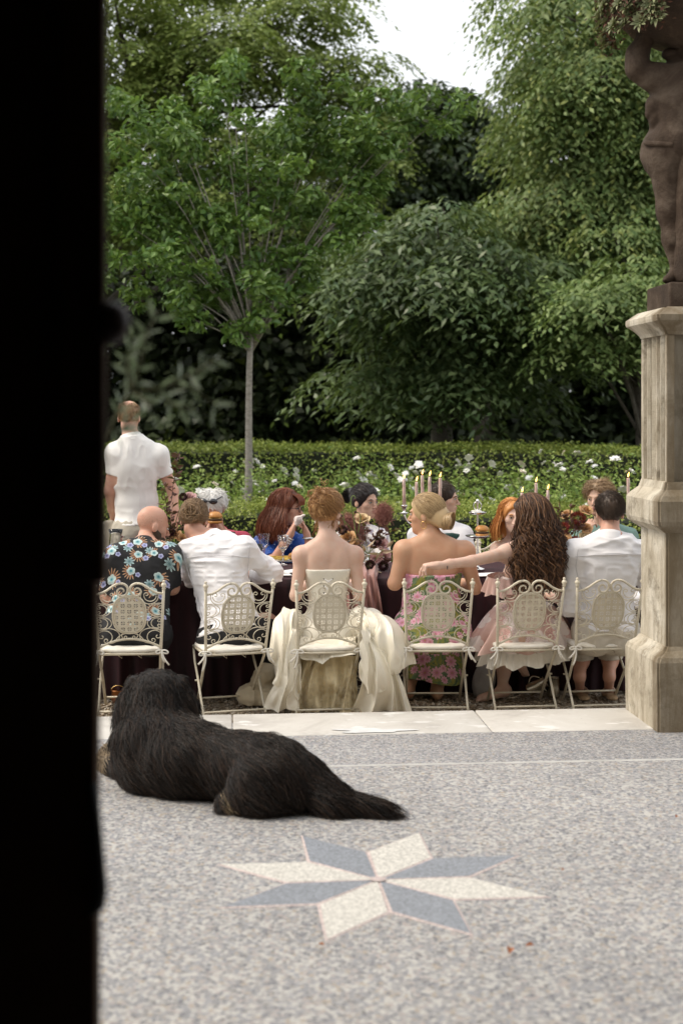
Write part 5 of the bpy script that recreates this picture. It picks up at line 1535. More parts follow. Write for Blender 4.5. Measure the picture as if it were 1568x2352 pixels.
# the gown: swags gathered on both sides of the chair, satin over the seat, frayed tulle below it
def swag(prims, freq, amp, seed, planes=(), h=.0075, lean=0.0, loop=.6):
    g = Fld(h)
    for q in prims:
        if q[0] == 'c': g.cone(q[1], q[2], q[3], q[4], .05)
        else: g.ell(q[1], q[2], None, .05)
    def md(F_, X, Y, Z):
        w = fbm(X * 3, Y * 3, Z * 3, seed, 2); w2 = fbm(X * 3, Y * 3, Z * 3, seed + 20, 2)
        top = np.clip((Z - .10) / .25, 0, 1)
        # irregular pleats: long in the fall of the cloth below, swung sideways under the gathering
        xa = X + lean * Z; u_ = xa * (1 - .55 * top) + (Z * .8 - xa * .3) * top; v_ = Z * .30 * (1 - top) + X * .38 * top
        n1 = vnoise(u_ * freq * .22 + w * 2.6, Y * freq * .08, v_ * freq * .22 + w2 * 2, seed); n2 = vnoise(u_ * freq * .5 + w * 3, Y * freq * .2 + 7, v_ * freq * .42 - w2 * 3, seed + 4)
        F_ = F_ - amp * (np.minimum(1, np.abs(2 * n1 - 1) * 1.9) ** .8 - .6) - amp * .38 * (np.minimum(1, np.abs(2 * n2 - 1) * 1.9) - .6) - .03 * w
        for p_, n_ in planes: F_ = np.maximum(F_, (X - p_[0]) * n_[0] + (Y - p_[1]) * n_[1] + (Z - p_[2]) * n_[2])
        return F_
    return g.mesh(md)
gz = [((0, 0, GZ + .004), (0, 0, -1))]
V, F = swag([('c', at(676, 1418, 8.66), at(655, 1490, 8.62), .05, .065), ('c', at(655, 1490, 8.62), at(652, 1600, 8.56), .065, .05)], 40, .012, 3, gz)
mk('gown_underlayer', V, F, M_ivory, p)
V, F = swag([('c', at(826, 1415, 8.68), at(862, 1465, 8.64), .07, .085), ('c', at(862, 1465, 8.64), at(872, 1600, 8.58), .09, .06)], 40, .012, 7, gz)
mk('gown_underlayer', V, F, M_ivory, p)
def panel(G0, G1, A, B, np_, amp, bulge, seed, sag=.0, hem=.02, out=0.0):
    """satin gathered between G0 and G1, opening in fanned pleats to a hem from A to B"""
    G0, G1, A, B = (np.asarray(q, float) for q in (G0, G1, A, B))
    def fn(u, v):
        w = vnoise(u * 3.1 + seed, v * 2.3, u * 0, seed)
        uu = u + .05 * np.sin(v * 4 + seed) * np.sin(u * math.pi)
        top = G0 + (G1 - G0) * uu[..., None]; bot = A + (B - A) * uu[..., None]
        q = top * (1 - v[..., None]) + bot * v[..., None]
        w3 = vnoise(u * 2.0 + seed * 3, v * 1.6 + 4, u * 0, seed + 30)
        ph = 2 * math.pi * np_ * .62 * uu + 7.0 * w + 2.0 * w3 * v + .8 * np.sin(v * 3 + seed)
        s_ = .5 + .5 * np.sin(ph); fold = ((1 - (1 - s_) ** 1.6) - .5 + .22 * np.sin(ph * 2.3 + 5 * w3)) * (.25 + .75 * v ** .8) * (.35 + 1.1 * w3)
        arch = np.sin(math.pi * np.clip(v, 0, 1) ** .75)
        y = q[..., 1] - bulge * arch * np.sin(math.pi * np.clip(uu * .9 + .05, 0, 1)) - amp * fold
        x = q[..., 0] + out * arch + amp * .2 * np.cos(ph)
        z = q[..., 2] - sag * np.sin(math.pi * uu) * v + hem * v * np.sin(ph * .5 + 1) + .03 * arch * (1 - v) * w
        return x, y, np.maximum(z, GZ + .006)
    return sheet(fn, 110, 46)
Pn = lambda *a, **k: mk('gown_panel', *panel(*a, **k), M_ivory, p)
# left side
Pn(at(672, 1470, 8.52), at(688, 1500, 8.52), at(606, 1626, 8.5), at(690, 1641, 8.5), 3.2, .045, .07, 1)
Pn(at(652, 1392, 8.66), at(676, 1404, 8.62), at(612, 1512, 8.52), at(682, 1520, 8.47), 3.0, .050, .09, 2, sag=.05, out=-.02)
Pn(at(664, 1440, 8.54), at(684, 1448, 8.52), at(628, 1575, 8.46), at(684, 1552, 8.46), 2.4, .045, .05, 3, sag=.04)
# right side: a broad fall, an over-drape and a long tail to the step
Pn(at(828, 1455, 8.52), at(846, 1450, 8.52), at(812, 1636, 8.5), at(950, 1641, 8.5), 4.4, .055, .11, 4, out=.05)
Pn(at(826, 1396, 8.64), at(880, 1412, 8.66), at(838, 1530, 8.46), at(952, 1520, 8.52), 3.4, .060, .14, 5, sag=.08, out=.06)
Pn(at(822, 1430, 8.52), at(838, 1424, 8.5), at(828, 1560, 8.45), at(882, 1590, 8.45), 2.6, .05, .07, 6, sag=.05)
Pn(at(800, 1400, 8.7), at(850, 1396, 8.72), at(822, 1450, 8.5), at(918, 1470, 8.56), 2.2, .05, .12, 7, sag=.05, out=.03)
# satin laid over the seat edge
Pn(at(690, 1462, 8.62), at(816, 1462, 8.62), at(688, 1508, 8.475), at(818, 1504, 8.475), 3.3, .020, .02, 8, sag=.03)
V, F = swag([('c', at(700, 1450, 8.74), at(806, 1450, 8.74), .10, .10), ('e', at(752, 1478, 8.70), (.18, .12, .05))], 40, .014, 11)
mk('gown_lap', V, F, M_ivory, p)
M_tulle = mat('tulle', (.90, .77, .50), .95, .10, 22, .6, 140, sheen=.3)
nt_ = M_tulle.node_tree; pb_ = nt_.nodes['Principled BSDF']
nt_.links.new(nd(nt_, 'ShaderNodeMixShader', {0: .15, 1: pb_.outputs[0], 2: nd(nt_, 'ShaderNodeBsdfTranslucent', {'Color': (.85, .66, .36, 1)}).outputs[0]}).outputs[0], nt_.nodes['Material Output'].inputs['Surface'])
def tul(u, v):
    x0, x1 = at(684, 0, 8.7)[0], at(822, 0, 8.7)[0]
    y = 8.60 - .06 * v + .022 * np.sin(u * 26 + 2 * v + 3 * vnoise(u * 3, v * 3, u * 0, 5)) + .012 * np.sin(u * 57 + v * 5) + .06 * (vnoise(u * 5, v * 4, u * 0, 2) - .5)
    z0, z1 = at(0, 1498, 8.7)[2], GZ + .01
    return x0 + (x1 - x0) * u + .03 * (u - .5) * v + .02 * np.sin(v * 4 + u * 9), y, z0 + (z1 - z0) * (v + .05 * v * np.sin(u * 9))
V, F = sheet(tul, 90, 40); mk('tulle_underskirt', V, F, M_tulle, p)
r_ = np.random.default_rng(12); n = 900
u, v = r_.uniform(0, 1, n), r_.beta(2.2, 1.0, n); x, y, z = tul(u, v); C = np.stack([x, y - .01, z], 1)
k = np.linspace(0, 1, 7)[None, :, None]; D = r_.normal(0, 1, (n, 3)) * np.array([1, .5, .8]) + np.array([0, -.4, -.3]); D /= np.linalg.norm(D, axis=1, keepdims=True)
P = C[:, None] + D[:, None] * k * r_.uniform(.02, .05, (n, 1, 1)) + r_.normal(0, .004, (n, 7, 3)); P[:, :, 2] = np.maximum(P[:, :, 2], GZ + .004)
M_fray = hairmat('tulle_fray', (.78, .66, .42), (.90, .80, .58), .9)
V, F = strands(P, .0007); props(mk('tulle_fray', V, F, M_fray, p), kind='stuff')

# --- man with a hair bun leaning on the table
J = dict(head=at(446, 1195, 8.98), neck=at(486, 1238, 8.84), shA=at(438, 1266, 8.86), shB=at(558, 1262, 8.78), elA=at(440, 1335, 9.02), wrA=at(500, 1330, 9.25), elB=at(628, 1316, 8.84), wrB=at(568, 1322, 9.12), pel=at(528, 1455, 8.68))
f = body(J, (0, 1, 0), (.05, .86, -.5), None, 1.05, 'm', tor=(1.02, 1.05, 1.0))
p = person('man with a light brown hair bun and white shirt leaning over the table', f, M_skin_pink, GN)
V, F = cloth(f, ('torso', 'armA', 'armB', 'foreA', 'foreB', 'hips'), .015, [creases(.017, 10, 15, (.6, 1, 1.7)), cut((f.J['pel'] + f.up * .0, -f.up), (f.J['neck'] + f.up * .035, f.up))], k=.035, ends={'B': 1.6, 'A': 1.6}); sh_ = mk('shirt', V, F, M_white, p)
seams(V, sh_, [pxline([(428, 1280), (480, 1272), (540, 1272), (578, 1278)], 8.8), pxline([(576, 1250), (572, 1290), (566, 1330), (560, 1352)], 8.75), pxline([(420, 1262), (432, 1310), (448, 1345)], 8.8), pxline([(446, 1360), (462, 1410), (478, 1440)], 8.7)], M_seam)
V, F = tube([J['elB'] + (J['wrB'] - J['elB']) * k for k in (.02, .25, .5)], [.055, .062, .058], 14); mk('rolled_cuff', V, F, M_white, p)
collar(f, p, M_white, .012, .03)
trousers(f, p, M_black, .06, .018, None); shoes(f, p, M_shoe)
cap(f, p, M_h_bun, .010, [((0, .060, .0), (0, 1, -.55)), ((0, 0, -.055), (0, .5, -1))], .004, 55, 12, extra=[((0, -.112, -.012), (.046, .036, .044))])
combed(f, p, M_h_bun, 900, (0, -.11, -.012), lambda d: (d[:, 2] > -.5 + .75 * d[:, 1]), .0145, .0014, 14, fluff=.006)
r_ = np.random.default_rng(18); P = []
for i in range(190):
    c = np.array([0, -.118, -.012]) + r_.normal(0, .014, 3); rr_ = r_.uniform(.02, .042); n1 = nrm(r_.normal(0, 1, 3) * np.array([1, .4, 1])); n2 = nrm(np.cross(n1, np.array([0, 1, 0]) + r_.normal(0, .35, 3))); t = np.linspace(0, 4.5, 12) + r_.uniform(0, 6)
    P.append([f.H(*(c + rr_ * (n1 * math.cos(x) + n2 * math.sin(x)) + np.array([0, -.012, 0]))) for x in t])
V, F = strands(np.array(P), .0020); props(mk('bun', V, F, M_h_bun, p), kind='stuff')

# --- bald bearded man in the tropical shirt
J = dict(head=at(352, 1207, 8.88), neck=at(333, 1250, 8.76), shA=at(268, 1280, 8.70), shB=at(386, 1276, 8.74), elA=at(248, 1372, 8.74), wrA=at(286, 1350, 9.0), elB=at(396, 1350, 8.84), wrB=at(372, 1334, 9.12), pel=at(312, 1455, 8.66))
f = body(J, (0, 1, 0), (.86, .42, -.28), None, 1.1, 'm', tor=(1.1, 1.12, 1.05))
p = person('bald bearded man in a black short-sleeved shirt printed with tropical flowers', f, M_skin_pink, GN)
V, F = cloth(f, ('torso', 'armA', 'armB', 'hips'), .014, [creases(.007, 12, 25, (.7, 1, 1.3)), cut((f.J['pel'] + f.up * .02, -f.up), (f.J['neck'] + f.up * .03, f.up))], k=.035, ends={'A': .88, 'B': .88}); mk('shirt', V, F, M_tropic, p)
collar(f, p, M_tropic, .012, .02)
trousers(f, p, M_black, .07, .018, None); shoes(f, p, M_shoe)
short_strands(f, p, M_beard, 1500, .0045, lambda d: (d[:, 2] > -.35 + .75 * d[:, 1]) & (d[:, 2] < .25 + .35 * np.sin(d[:, 0] * 40 + d[:, 1] * 31) * .4), lambda d: np.stack([d[:, 0] * 0, d[:, 1] * 0, -1 + d[:, 2] * 0], 1), .003, .0005, 28, .3, 'shaved_hair')
g = Fld(.005); g.ell(f.H(0, .046, -.084), (.058, .062, .056), f.hR, .02); g.ell(f.H(.055, .016, -.045), (.020, .034, .050), f.hR, .02); g.ell(f.H(-.055, .016, -.045), (.020, .034, .050), f.hR, .02)
pl_ = [(f.H(0, .03, -.030), f.hR.T @ np.array([0, .55, 1.0]))]
V, F = g.mesh(lambda F_, X, Y, Z: np.maximum(F_, sum(((X, Y, Z)[i] - pl_[0][0][i]) * nrm(pl_[0][1])[i] for i in range(3))) - .003 * (vnoise(X * 90, Y * 90, Z * 90, 4) - .5)); mk('beard', V, F, M_beard, p)
face_bits(f, p, M_beard)

# --- standing guest in a white polo shirt
J = dict(head=at(297, 958, 10.62), neck=at(303, 1008, 10.55), shA=at(268, 1042, 10.55), shB=at(362, 1046, 10.60), elA=at(252, 1128, 10.58), wrA=at(262, 1190, 10.78), elB=at(397, 1128, 10.66), wrB=at(402, 1200, 10.58), pel=at(320, 1218, 10.62))
f = body(J, (0, 1, 0), (.05, 1, -.12), None, 1.05, 'm', h=.0075, seated=False, hands={'B': dict(d=(.02, .02, -1), n=(-1, 0, 0), side=(0, 1, 0))}, tor=(1.08, 1.0, 1.0))
p = person('standing man with thinning hair in a white polo shirt, back to the terrace', f, M_skin_pink, 'guests on the far side of the table')
V, F = cloth(f, ('torso', 'armA', 'armB', 'hips'), .014, [creases(.010, 8, 35, (1.3, 1, .7)), cut((f.J['pel'] + f.up * .06, -f.up), (f.J['neck'] + f.up * .03, f.up))], k=.04, h=.0065, ends={'A': .55, 'B': .55}); mk('polo_shirt', V, F, M_polo, p)
collar(f, p, M_polo, .012, .034)
trousers(f, p, M_khaki, .10, .016, None); shoes(f, p, M_shoe)
cap(f, p, M_h_bun, .005, [((0, 0, -.02), (0, .8, -1)), ((0, -.075, .088), (0, -.5, 1))], .002, 80, 22)
short_strands(f, p, M_h_bun, 1200, .018, lambda d: (d[:, 2] > -.15 + .75 * d[:, 1]) & (d[:, 2] < .72), lambda d: np.stack([d[:, 0] * 0, d[:, 1] * 0, -1 + d[:, 2] * 0], 1), .008, .0016, 24, .2)

# --- white-haired guest eating a burger
J = dict(head=at(488, 1168, 10.30), neck=at(503, 1226, 10.52), shA=at(448, 1246, 10.50), shB=at(556, 1246, 10.48), elA=at(430, 1300, 10.25), wrA=at(478, 1222, 10.18), elB=at(560, 1305, 10.25), wrB=at(508, 1222, 10.16), pel=at(500, 1425, 10.62))
f = body(J, (0, -1, 0), (-.12, -.85, -.5), None, 1.0, 'm', h=.0075, hands={'A': dict(d=(.3, -.1, 1), n=(.8, 0, 0), side=(.3, .5, .4), curl=(40, 40, 20)), 'B': dict(d=(-.3, -.1, 1), n=(-.8, 0, 0), side=(-.3, .5, .4), curl=(40, 40, 20))})
p = person('white-haired guest in a magenta jacket with sunglasses pushed up, eating a burger', f, M_skin_pink, GF)
M_mag = mat('magenta_jacket', (.42, .045, .09), .7, .1, 10, .2, 120)
V, F = cloth(f, ('torso', 'armA', 'armB', 'foreA', 'foreB', 'hips'), .015, [creases(.008, 11, 45), cut((f.J['pel'] + f.up * .05, -f.up), (f.J['neck'] + f.up * .03, f.up))], k=.03, ends={'A': 1.93, 'B': 1.93}); mk('jacket', V, F, M_mag, p); collar(f, p, M_mag, .014, .03)
trousers(f, p, M_black)
cap(f, p, M_h_white, .014, [((0, .060, .01), (0, 1, -.5)), ((0, 0, -.05), (0, .5, -1))], .007, 50, 32)
short_strands(f, p, M_h_white, 1500, .045, lambda d: d[:, 2] > -.35 + .8 * d[:, 1], lambda d: np.stack([d[:, 0], d[:, 1] * .2 + .25, -d[:, 2] * .2], 1), .017, .0019, 34, .9)
M_lens = mat('dark_lens', (.006, .007, .012), .06, .05, spec=.9)
for s in (-1, 1):
    V, F = uv_sphere(f.H(.036 * s, .082, .116), (.033, .013, .021), 14, 10, hframe(f.hR.T @ np.array([.25 * s, .8, .6]))); g_ = mk('sunglasses_lens', V, F, M_lens, p)
V, F = tube([f.H(x, .092 - 9 * x * x, .124 - .006 * abs(x) / .08) for x in np.linspace(-.09, .09, 11)], .005, 6); mk('sunglasses_frame', V, F, M_lens, p)
face_bits(f, p, M_h_white)

# --- auburn-haired woman in blue
J = dict(head=at(660, 1166, 10.42), neck=at(640, 1220, 10.52), shA=at(604, 1248, 10.50), shB=at(690, 1250, 10.42), elA=at(626, 1290, 10.20), wrA=at(668, 1226, 10.18), elB=at(722, 1292, 10.24), wrB=at(704, 1226, 10.22), pel=at(640, 1425, 10.62))
f = body(J, (0, -1, 0), (.95, -.28, -.08), None, .98, 'f', h=.0072, hands={'A': dict(d=(.35, .0, 1), n=(.7, .1, 0), side=(.2, .8, 0), curl=(35, 45, 25)), 'B': dict(d=(-.35, .0, 1), n=(-.7, -.1, 0), side=(-.2, .8, 0), curl=(35, 45, 25))})
p = person('auburn-haired woman with glasses in a bright blue top, hands at her mouth', f, M_skin_pink, GF)
m, nt, b = newmat('blue_sequin')
vz = nd(nt, 'ShaderNodeTexVoronoi', {'Vector': obj_co(nt), 'Scale': 150.0}).outputs['Color']
sp_ = ramp(nt, nd(nt, 'ShaderNodeSeparateColor', {0: vz}).outputs[0], [(.965, (.012, .075, .36)), (.975, (.5, .6, .8))], 'CONSTANT')
nt.links.new(sp_, b.inputs['Base Color']); b.inputs['Roughness'].default_value = .55; M_blue = m
V, F = cloth(f, ('torso', 'armA', 'armB', 'hips'), .014, [creases(.007, 11, 55), cut((f.J['pel'] + f.up * .02, -f.up), (f.J['neck'] + f.up * .015, f.up - f.fw * .3))], k=.03, ends={'A': .85, 'B': .85}); mk('blouse', V, F, M_blue, p)
trousers(f, p, M_black)
cap(f, p, M_h_auburn, .016, [((0, .048, .0), (0, 1, -.45))], .004, 50, 42, extra=[((0, -.075, -.09), (.085, .05, .11)), ((0, -.07, -.20), (.088, .045, .10))])
falling(f, p, M_h_auburn, 900, (-100, 112), .24, .005, 8, 0, .0019, .018, 43, K=28, out=.9, spread=.03, fdir=(-.02, -.02, 0), leave=-.2)
k_ = np.linspace(0, 1, 10); P = np.array([[f.H(x * (1 + .1 * t), .02 + .088 * math.sin(min(1, t * 1.3) * 1.5), .112 - .085 * t ** 1.5) for t in k_] for x in np.linspace(-.062, .062, 46)]); V, F = strands(P, .0026); props(mk('fringe', V, F, M_h_auburn, p), kind='stuff')
face_bits(f, p, M_h_auburn)
M_frame = mat('spectacle_frame', (.01, .012, .014), .3, .05)
gl = thing('spectacles', f.H(0, .1, 0), 'dark round spectacles worn by the auburn-haired woman', 'spectacles')
for s in (-1, 1):
    P = [f.H(.034 * s + .024 * math.cos(t), .108, .000 + .021 * math.sin(t)) for t in np.linspace(0, 6.283, 19)[:18]]; V, F = tube(P, .0026, 6, True); mk('rim', V, F, M_frame, gl)
    V, F = tube([f.H(.058 * s, .106, .006), f.H(.080 * s, .05, .006), f.H(.082 * s, -.02, 0)], .0022, 6); mk('temple_arm', V, F, M_frame, gl)
V, F = tube([f.H(-.010, .110, .004), f.H(0, .114, .007), f.H(.010, .110, .004)], .002, 6); mk('bridge', V, F, M_frame, gl)
M_ring = M_silver
for q in (.12, .19, .26):
    c = J['wrA'] * (1 - q) + J['elA'] * q; ax = nrm(J['elA'] - J['wrA']); n0 = nrm(np.cross(ax, (0, 1, 0))); n1 = np.cross(ax, n0)
    P = [c + (n0 * math.cos(t) + n1 * math.sin(t)) * (.031 + .02 * q) for t in np.linspace(0, 6.283, 21)[:20]]; V, F = tube(P, .0055, 6, True); mk('bracelet', V, F, M_silver, p)
c = J['wrB'] * .85 + J['elB'] * .15; P = [c + np.array([.034 * math.cos(t), .034 * math.sin(t), 0]) for t in np.linspace(0, 6.283, 21)[:20]]; V, F = tube(P, .008, 6, True); mk('bracelet', V, F, M_silver, p)
napk = at(685, 1194, 10.16)
M_nap = mat('napkin_cotton', (.72, .62, .58), .9, .12, 40)
g = Fld(.005); g.ell(napk, (.026, .02, .03), None, .02); g.cone(napk, napk + np.array([.04, 0, .035]), .014, .006, .02); g.cone(napk, napk + np.array([-.02, 0, -.03]), .016, .010, .02)
V, F = g.mesh(creases(.008, 30, 5)); props(mk('napkin', V, F, M_nap, origin=napk), 'crumpled pale napkin held to her mouth by the auburn-haired woman', 'napkin')

# --- dark-haired woman with a ponytail
J = dict(head=at(838, 1152, 10.48), neck=at(828, 1210, 10.55), shA=at(793, 1236, 10.55), shB=at(872, 1236, 10.48), elA=at(785, 1310, 10.40), wrA=at(825, 1318, 10.16), elB=at(884, 1310, 10.36), wrB=at(850, 1320, 10.14), pel=at(830, 1425, 10.62))
f = body(J, (0, -1, 0), (.70, -.70, -.06), None, .95, 'f', h=.007)
p = person('dark-haired woman with a high ponytail in a white patterned blouse', f, M_skin_mid, GF)
m, nt, b = newmat('patterned_blouse')
c = mixc(nt, ramp(nt, noise(nt, obj_co(nt), 17, 3, .6, 1).outputs[0], [(.55, (0, 0, 0)), (.6, (1, 1, 1))]), (.78, .75, .72), (.36, .33, .42))
c = mixc(nt, ramp(nt, noise(nt, obj_co(nt), 25, 3, .6, 1).outputs[0], [(.64, (0, 0, 0)), (.68, (1, 1, 1))]), c, (.30, .08, .09))
nt.links.new(c, b.inputs['Base Color']); b.inputs['Roughness'].default_value = .8; M_blouse = m
V, F = cloth(f, ('torso', 'armA', 'armB', 'foreA', 'foreB', 'hips'), .014, [creases(.008, 11, 65), cut((f.J['pel'] + f.up * .02, -f.up), (f.J['neck'] + f.up * .01, f.up - f.fw * .4))], k=.03, ends={'A': 1.9, 'B': 1.9}); mk('blouse', V, F, M_blouse, p)
trousers(f, p, M_black)
cap(f, p, M_h_black, .013, [((0, .056, .015), (0, 1, -.42)), ((0, 0, -.06), (0, .6, -1))], .004, 50, 52, extra=[((0, -.125, .058), (.038, .04, .036))])
combed(f, p, M_h_black, 420, (0, -.11, .055), lambda d: (d[:, 2] > -.45 + .75 * d[:, 1]), .013, .0022, 53, fluff=.008)
r_ = np.random.default_rng(55); P = []
for i in range(90):
    t = np.linspace(0, 1, 10); a = r_.normal(0, .5); b2 = r_.normal(0, .35); L_ = r_.uniform(.06, .10)
    P.append([f.H(.03 * a * k + .02 * a * math.sin(k * 3), -.12 - .07 * math.sin(k * 2.2), .062 + .02 * b2 - L_ * k ** 1.6 + .02 * math.sin(k * 3)) for k in t])
V, F = strands(np.array(P), .0026); props(mk('ponytail', V, F, M_h_black, p), kind='stuff')
V, F = tube([f.H(.026 * math.cos(t), -.118, .06 + .026 * math.sin(t)) for t in np.linspace(0, 6.283, 17)[:16]], .007, 6, True); mk('hair_tie', V, F, mat('navy_band', (.02, .03, .12), .7), p)
face_bits(f, p, M_h_black)

# --- man in a green waistcoat
J = dict(head=at(1019, 1145, 10.48), neck=at(1009, 1200, 10.55), shA=at(961, 1230, 10.55), shB=at(1061, 1230, 10.48), elA=at(947, 1310, 10.40), wrA=at(984, 1316, 10.16), elB=at(1083, 1305, 10.34), wrB=at(1044, 1318, 10.12), pel=at(1013, 1425, 10.62))
f = body(J, (0, -1, 0), (.97, -.22, -.06), None, 1.05, 'm', h=.007)
p = person('man with cropped dark hair in a white shirt and dark green waistcoat', f, M_skin_mid, GF)
V, F = cloth(f, ('torso', 'armA', 'armB', 'foreA', 'foreB', 'hips'), .013, [creases(.008, 11, 75), cut((f.J['pel'] + f.up * .02, -f.up), (f.J['neck'] + f.up * .03, f.up))], k=.03, ends={'A': 1.95, 'B': 1.95}); mk('shirt', V, F, M_white, p); collar(f, p, M_white, .012, .036)
M_vest = mat('green_waistcoat', (.014, .048, .042), .8, .1, 10, .2, 160)
V, F = cloth(f, ('torso', 'hips'), .027, [creases(.004, 11, 76), cut((f.J['pel'] + f.up * .04, -f.up), (f.J['neck'] + f.up * .0, f.up + f.fw * .5), (J['shA'] * .95 + J['neck'] * .05, -f.lat), (J['shB'] * .98 + J['neck'] * .02, f.lat))], k=.03); mk('waistcoat', V, F, M_vest, p)
trousers(f, p, M_black)
cap(f, p, M_h_brown, .008, [((0, .070, .02), (0, 1, -.35)), ((0, 0, -.035), (0, .65, -1))], .003, 80, 62)
short_strands(f, p, M_h_brown, 1300, .018, lambda d: d[:, 2] > .0 + .65 * d[:, 1], lambda d: np.stack([d[:, 0] * .3, d[:, 1] * .2 + .5, -.5 + d[:, 2] * 0], 1), .011, .0017, 63, .4)
face_bits(f, p, M_h_brown)

# --- ginger woman mostly hidden by the curls
J = dict(head=at(1176, 1186, 10.48), neck=at(1180, 1240, 10.56), shA=at(1142, 1262, 10.52), shB=at(1222, 1262, 10.52), elA=at(1094, 1322, 10.30), wrA=at(1120, 1330, 10.06), elB=at(1240, 1330, 10.34), wrB=at(1200, 1335, 10.12), pel=at(1182, 1430, 10.62))
f = body(J, (0, -1, 0), (.12, -1, -.05), None, .9, 'f', h=.0075)
p = person('ginger-haired woman with bare shoulders, half hidden behind the long curls', f, M_skin_pale, GF)
V, F = cloth(f, ('torso', 'hips'), .012, [creases(.005, 12, 85), cut((f.J['pel'] + f.up * .02, -f.up), (f.J['pel'] + f.up * .36, f.up))], k=.03); mk('dress_top', V, F, M_corset, p)
trousers(f, p, M_corset)
cap(f, p, M_h_ginger, .014, [((0, .05, .0), (0, 1, -.45))], .004, 50, 72, extra=[((0, -.07, -.09), (.075, .045, .10))])
falling(f, p, M_h_ginger, 380, (-118, 118), .20, .003, 6, 0, .0026, .016, 73, K=26, out=.6, spread=.02, leave=-.2)
face_bits(f, p, M_h_ginger)

# --- blond man in green, chin on his hands
J = dict(head=at(1374, 1145, 10.46), neck=at(1384, 1206, 10.55), shA=at(1330, 1236, 10.52), shB=at(1440, 1236, 10.52), elA=at(1316, 1296, 10.24), wrA=at(1346, 1228, 10.22), elB=at(1444, 1296, 10.24), wrB=at(1404, 1228, 10.24), pel=at(1386, 1425, 10.62))
f = body(J, (0, -1, 0), (-.55, -.83, -.06), None, 1.0, 'm', h=.007, hands={'A': dict(d=(.3, .1, 1), n=(.7, .6, 0), side=(.3, .6, 0), curl=(40, 50, 30)), 'B': dict(d=(-.3, .1, 1), n=(-.7, .6, 0), side=(-.3, .6, 0), curl=(40, 50, 30))})
p = person('blond young man in a sage green shirt resting his chin on his hands', f, M_skin_mid, GF)
M_sage = mat('sage_shirt', (.17, .27, .235), .8, .08, 8, .2, 160)
V, F = cloth(f, ('torso', 'armA', 'armB', 'hips'), .016, [creases(.009, 11, 95), cut((f.J['pel'] + f.up * .02, -f.up), (f.J['neck'] + f.up * .02, f.up - f.fw * .25))], k=.03, ends={'A': .9, 'B': .9}); mk('shirt', V, F, M_sage, p); collar(f, p, M_sage, .015, .025)
trousers(f, p, M_black)
cap(f, p, M_h_sandy, .015, [((0, .062, .03), (0, 1, -.30)), ((0, 0, -.05), (0, .6, -1))], .006, 50, 82)
short_strands(f, p, M_h_sandy, 1500, .055, lambda d: d[:, 2] > -.25 + .75 * d[:, 1], lambda d: np.stack([d[:, 0] * .8 + .35 * np.sign(d[:, 0]), -.35 + d[:, 1] * .1, -.5 + d[:, 2] * 0], 1), .018, .0022, 83, .6, wave=.004)
face_bits(f, p, M_h_sandy)
# ================================================================= PEDESTAL, STATUE, PLANTED BASIN
m, nt, b = newmat('weathered_stone')
co = obj_co(nt)
c = ramp(nt, noise(nt, co, 3.2, 6, .65, .4).outputs[0], [(.28, (.32, .275, .20)), (.5, (.53, .475, .375)), (.72, (.67, .63, .54))])
st = noise(nt, scl(nt, co, (5, 5, 1.1)), 1.5, 8, .78, .9).outputs[0]
c = mixc(nt, ramp(nt, st, [(.47, (0, 0, 0)), (.70, (.8, .8, .8))]), c, (.19, .145, .09))
c = mixc(nt, ramp(nt, noise(nt, co, 5.5, 6, .75).outputs[0], [(.54, (0, 0, 0)), (.68, (.75, .75, .75))]), c, (.13, .105, .07))
c = mixc(nt, ramp(nt, noise(nt, scl(nt, co, (3, 3, 1)), 6, 5, .7).outputs[1 if False else 0], [(.66, (0, 0, 0)), (.74, (.7, .7, .7))]), c, (.66, .61, .50))
# shade on the side turned to the house, painted in as blotchy brown
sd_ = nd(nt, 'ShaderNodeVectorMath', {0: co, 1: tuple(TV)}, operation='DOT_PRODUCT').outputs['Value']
shade_m = mth(nt, 'MULTIPLY', nd(nt, 'ShaderNodeMapRange', {0: sd_, 1: -.19, 2: -.236}).outputs[0], ramp(nt, noise(nt, scl(nt, co, (3, 3, .7)), 2.2, 6, .7, .6).outputs[0], [(.25, (.45, .45, .45)), (.6, (.95, .95, .95))]))
c = mixc(nt, shade_m, c, (.155, .115, .066))
nt.links.new(c, b.inputs['Base Color']); b.inputs['Roughness'].default_value = .9
nt.links.new(nd(nt, 'ShaderNodeBump', {'Height': noise(nt, co, 26, 8, .75).outputs[0], 'Strength': .7, 'Distance': .012}).outputs[0], b.inputs['Normal'])
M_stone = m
P0 = at(1510, 1685, 7.57); P0[2] = 0
PCN = P0 + TU * .31 + TV * .31
ped = thing('pedestal', PCN, 'tall weathered stone pedestal with fluted upper shaft at the right edge', 'pedestal')
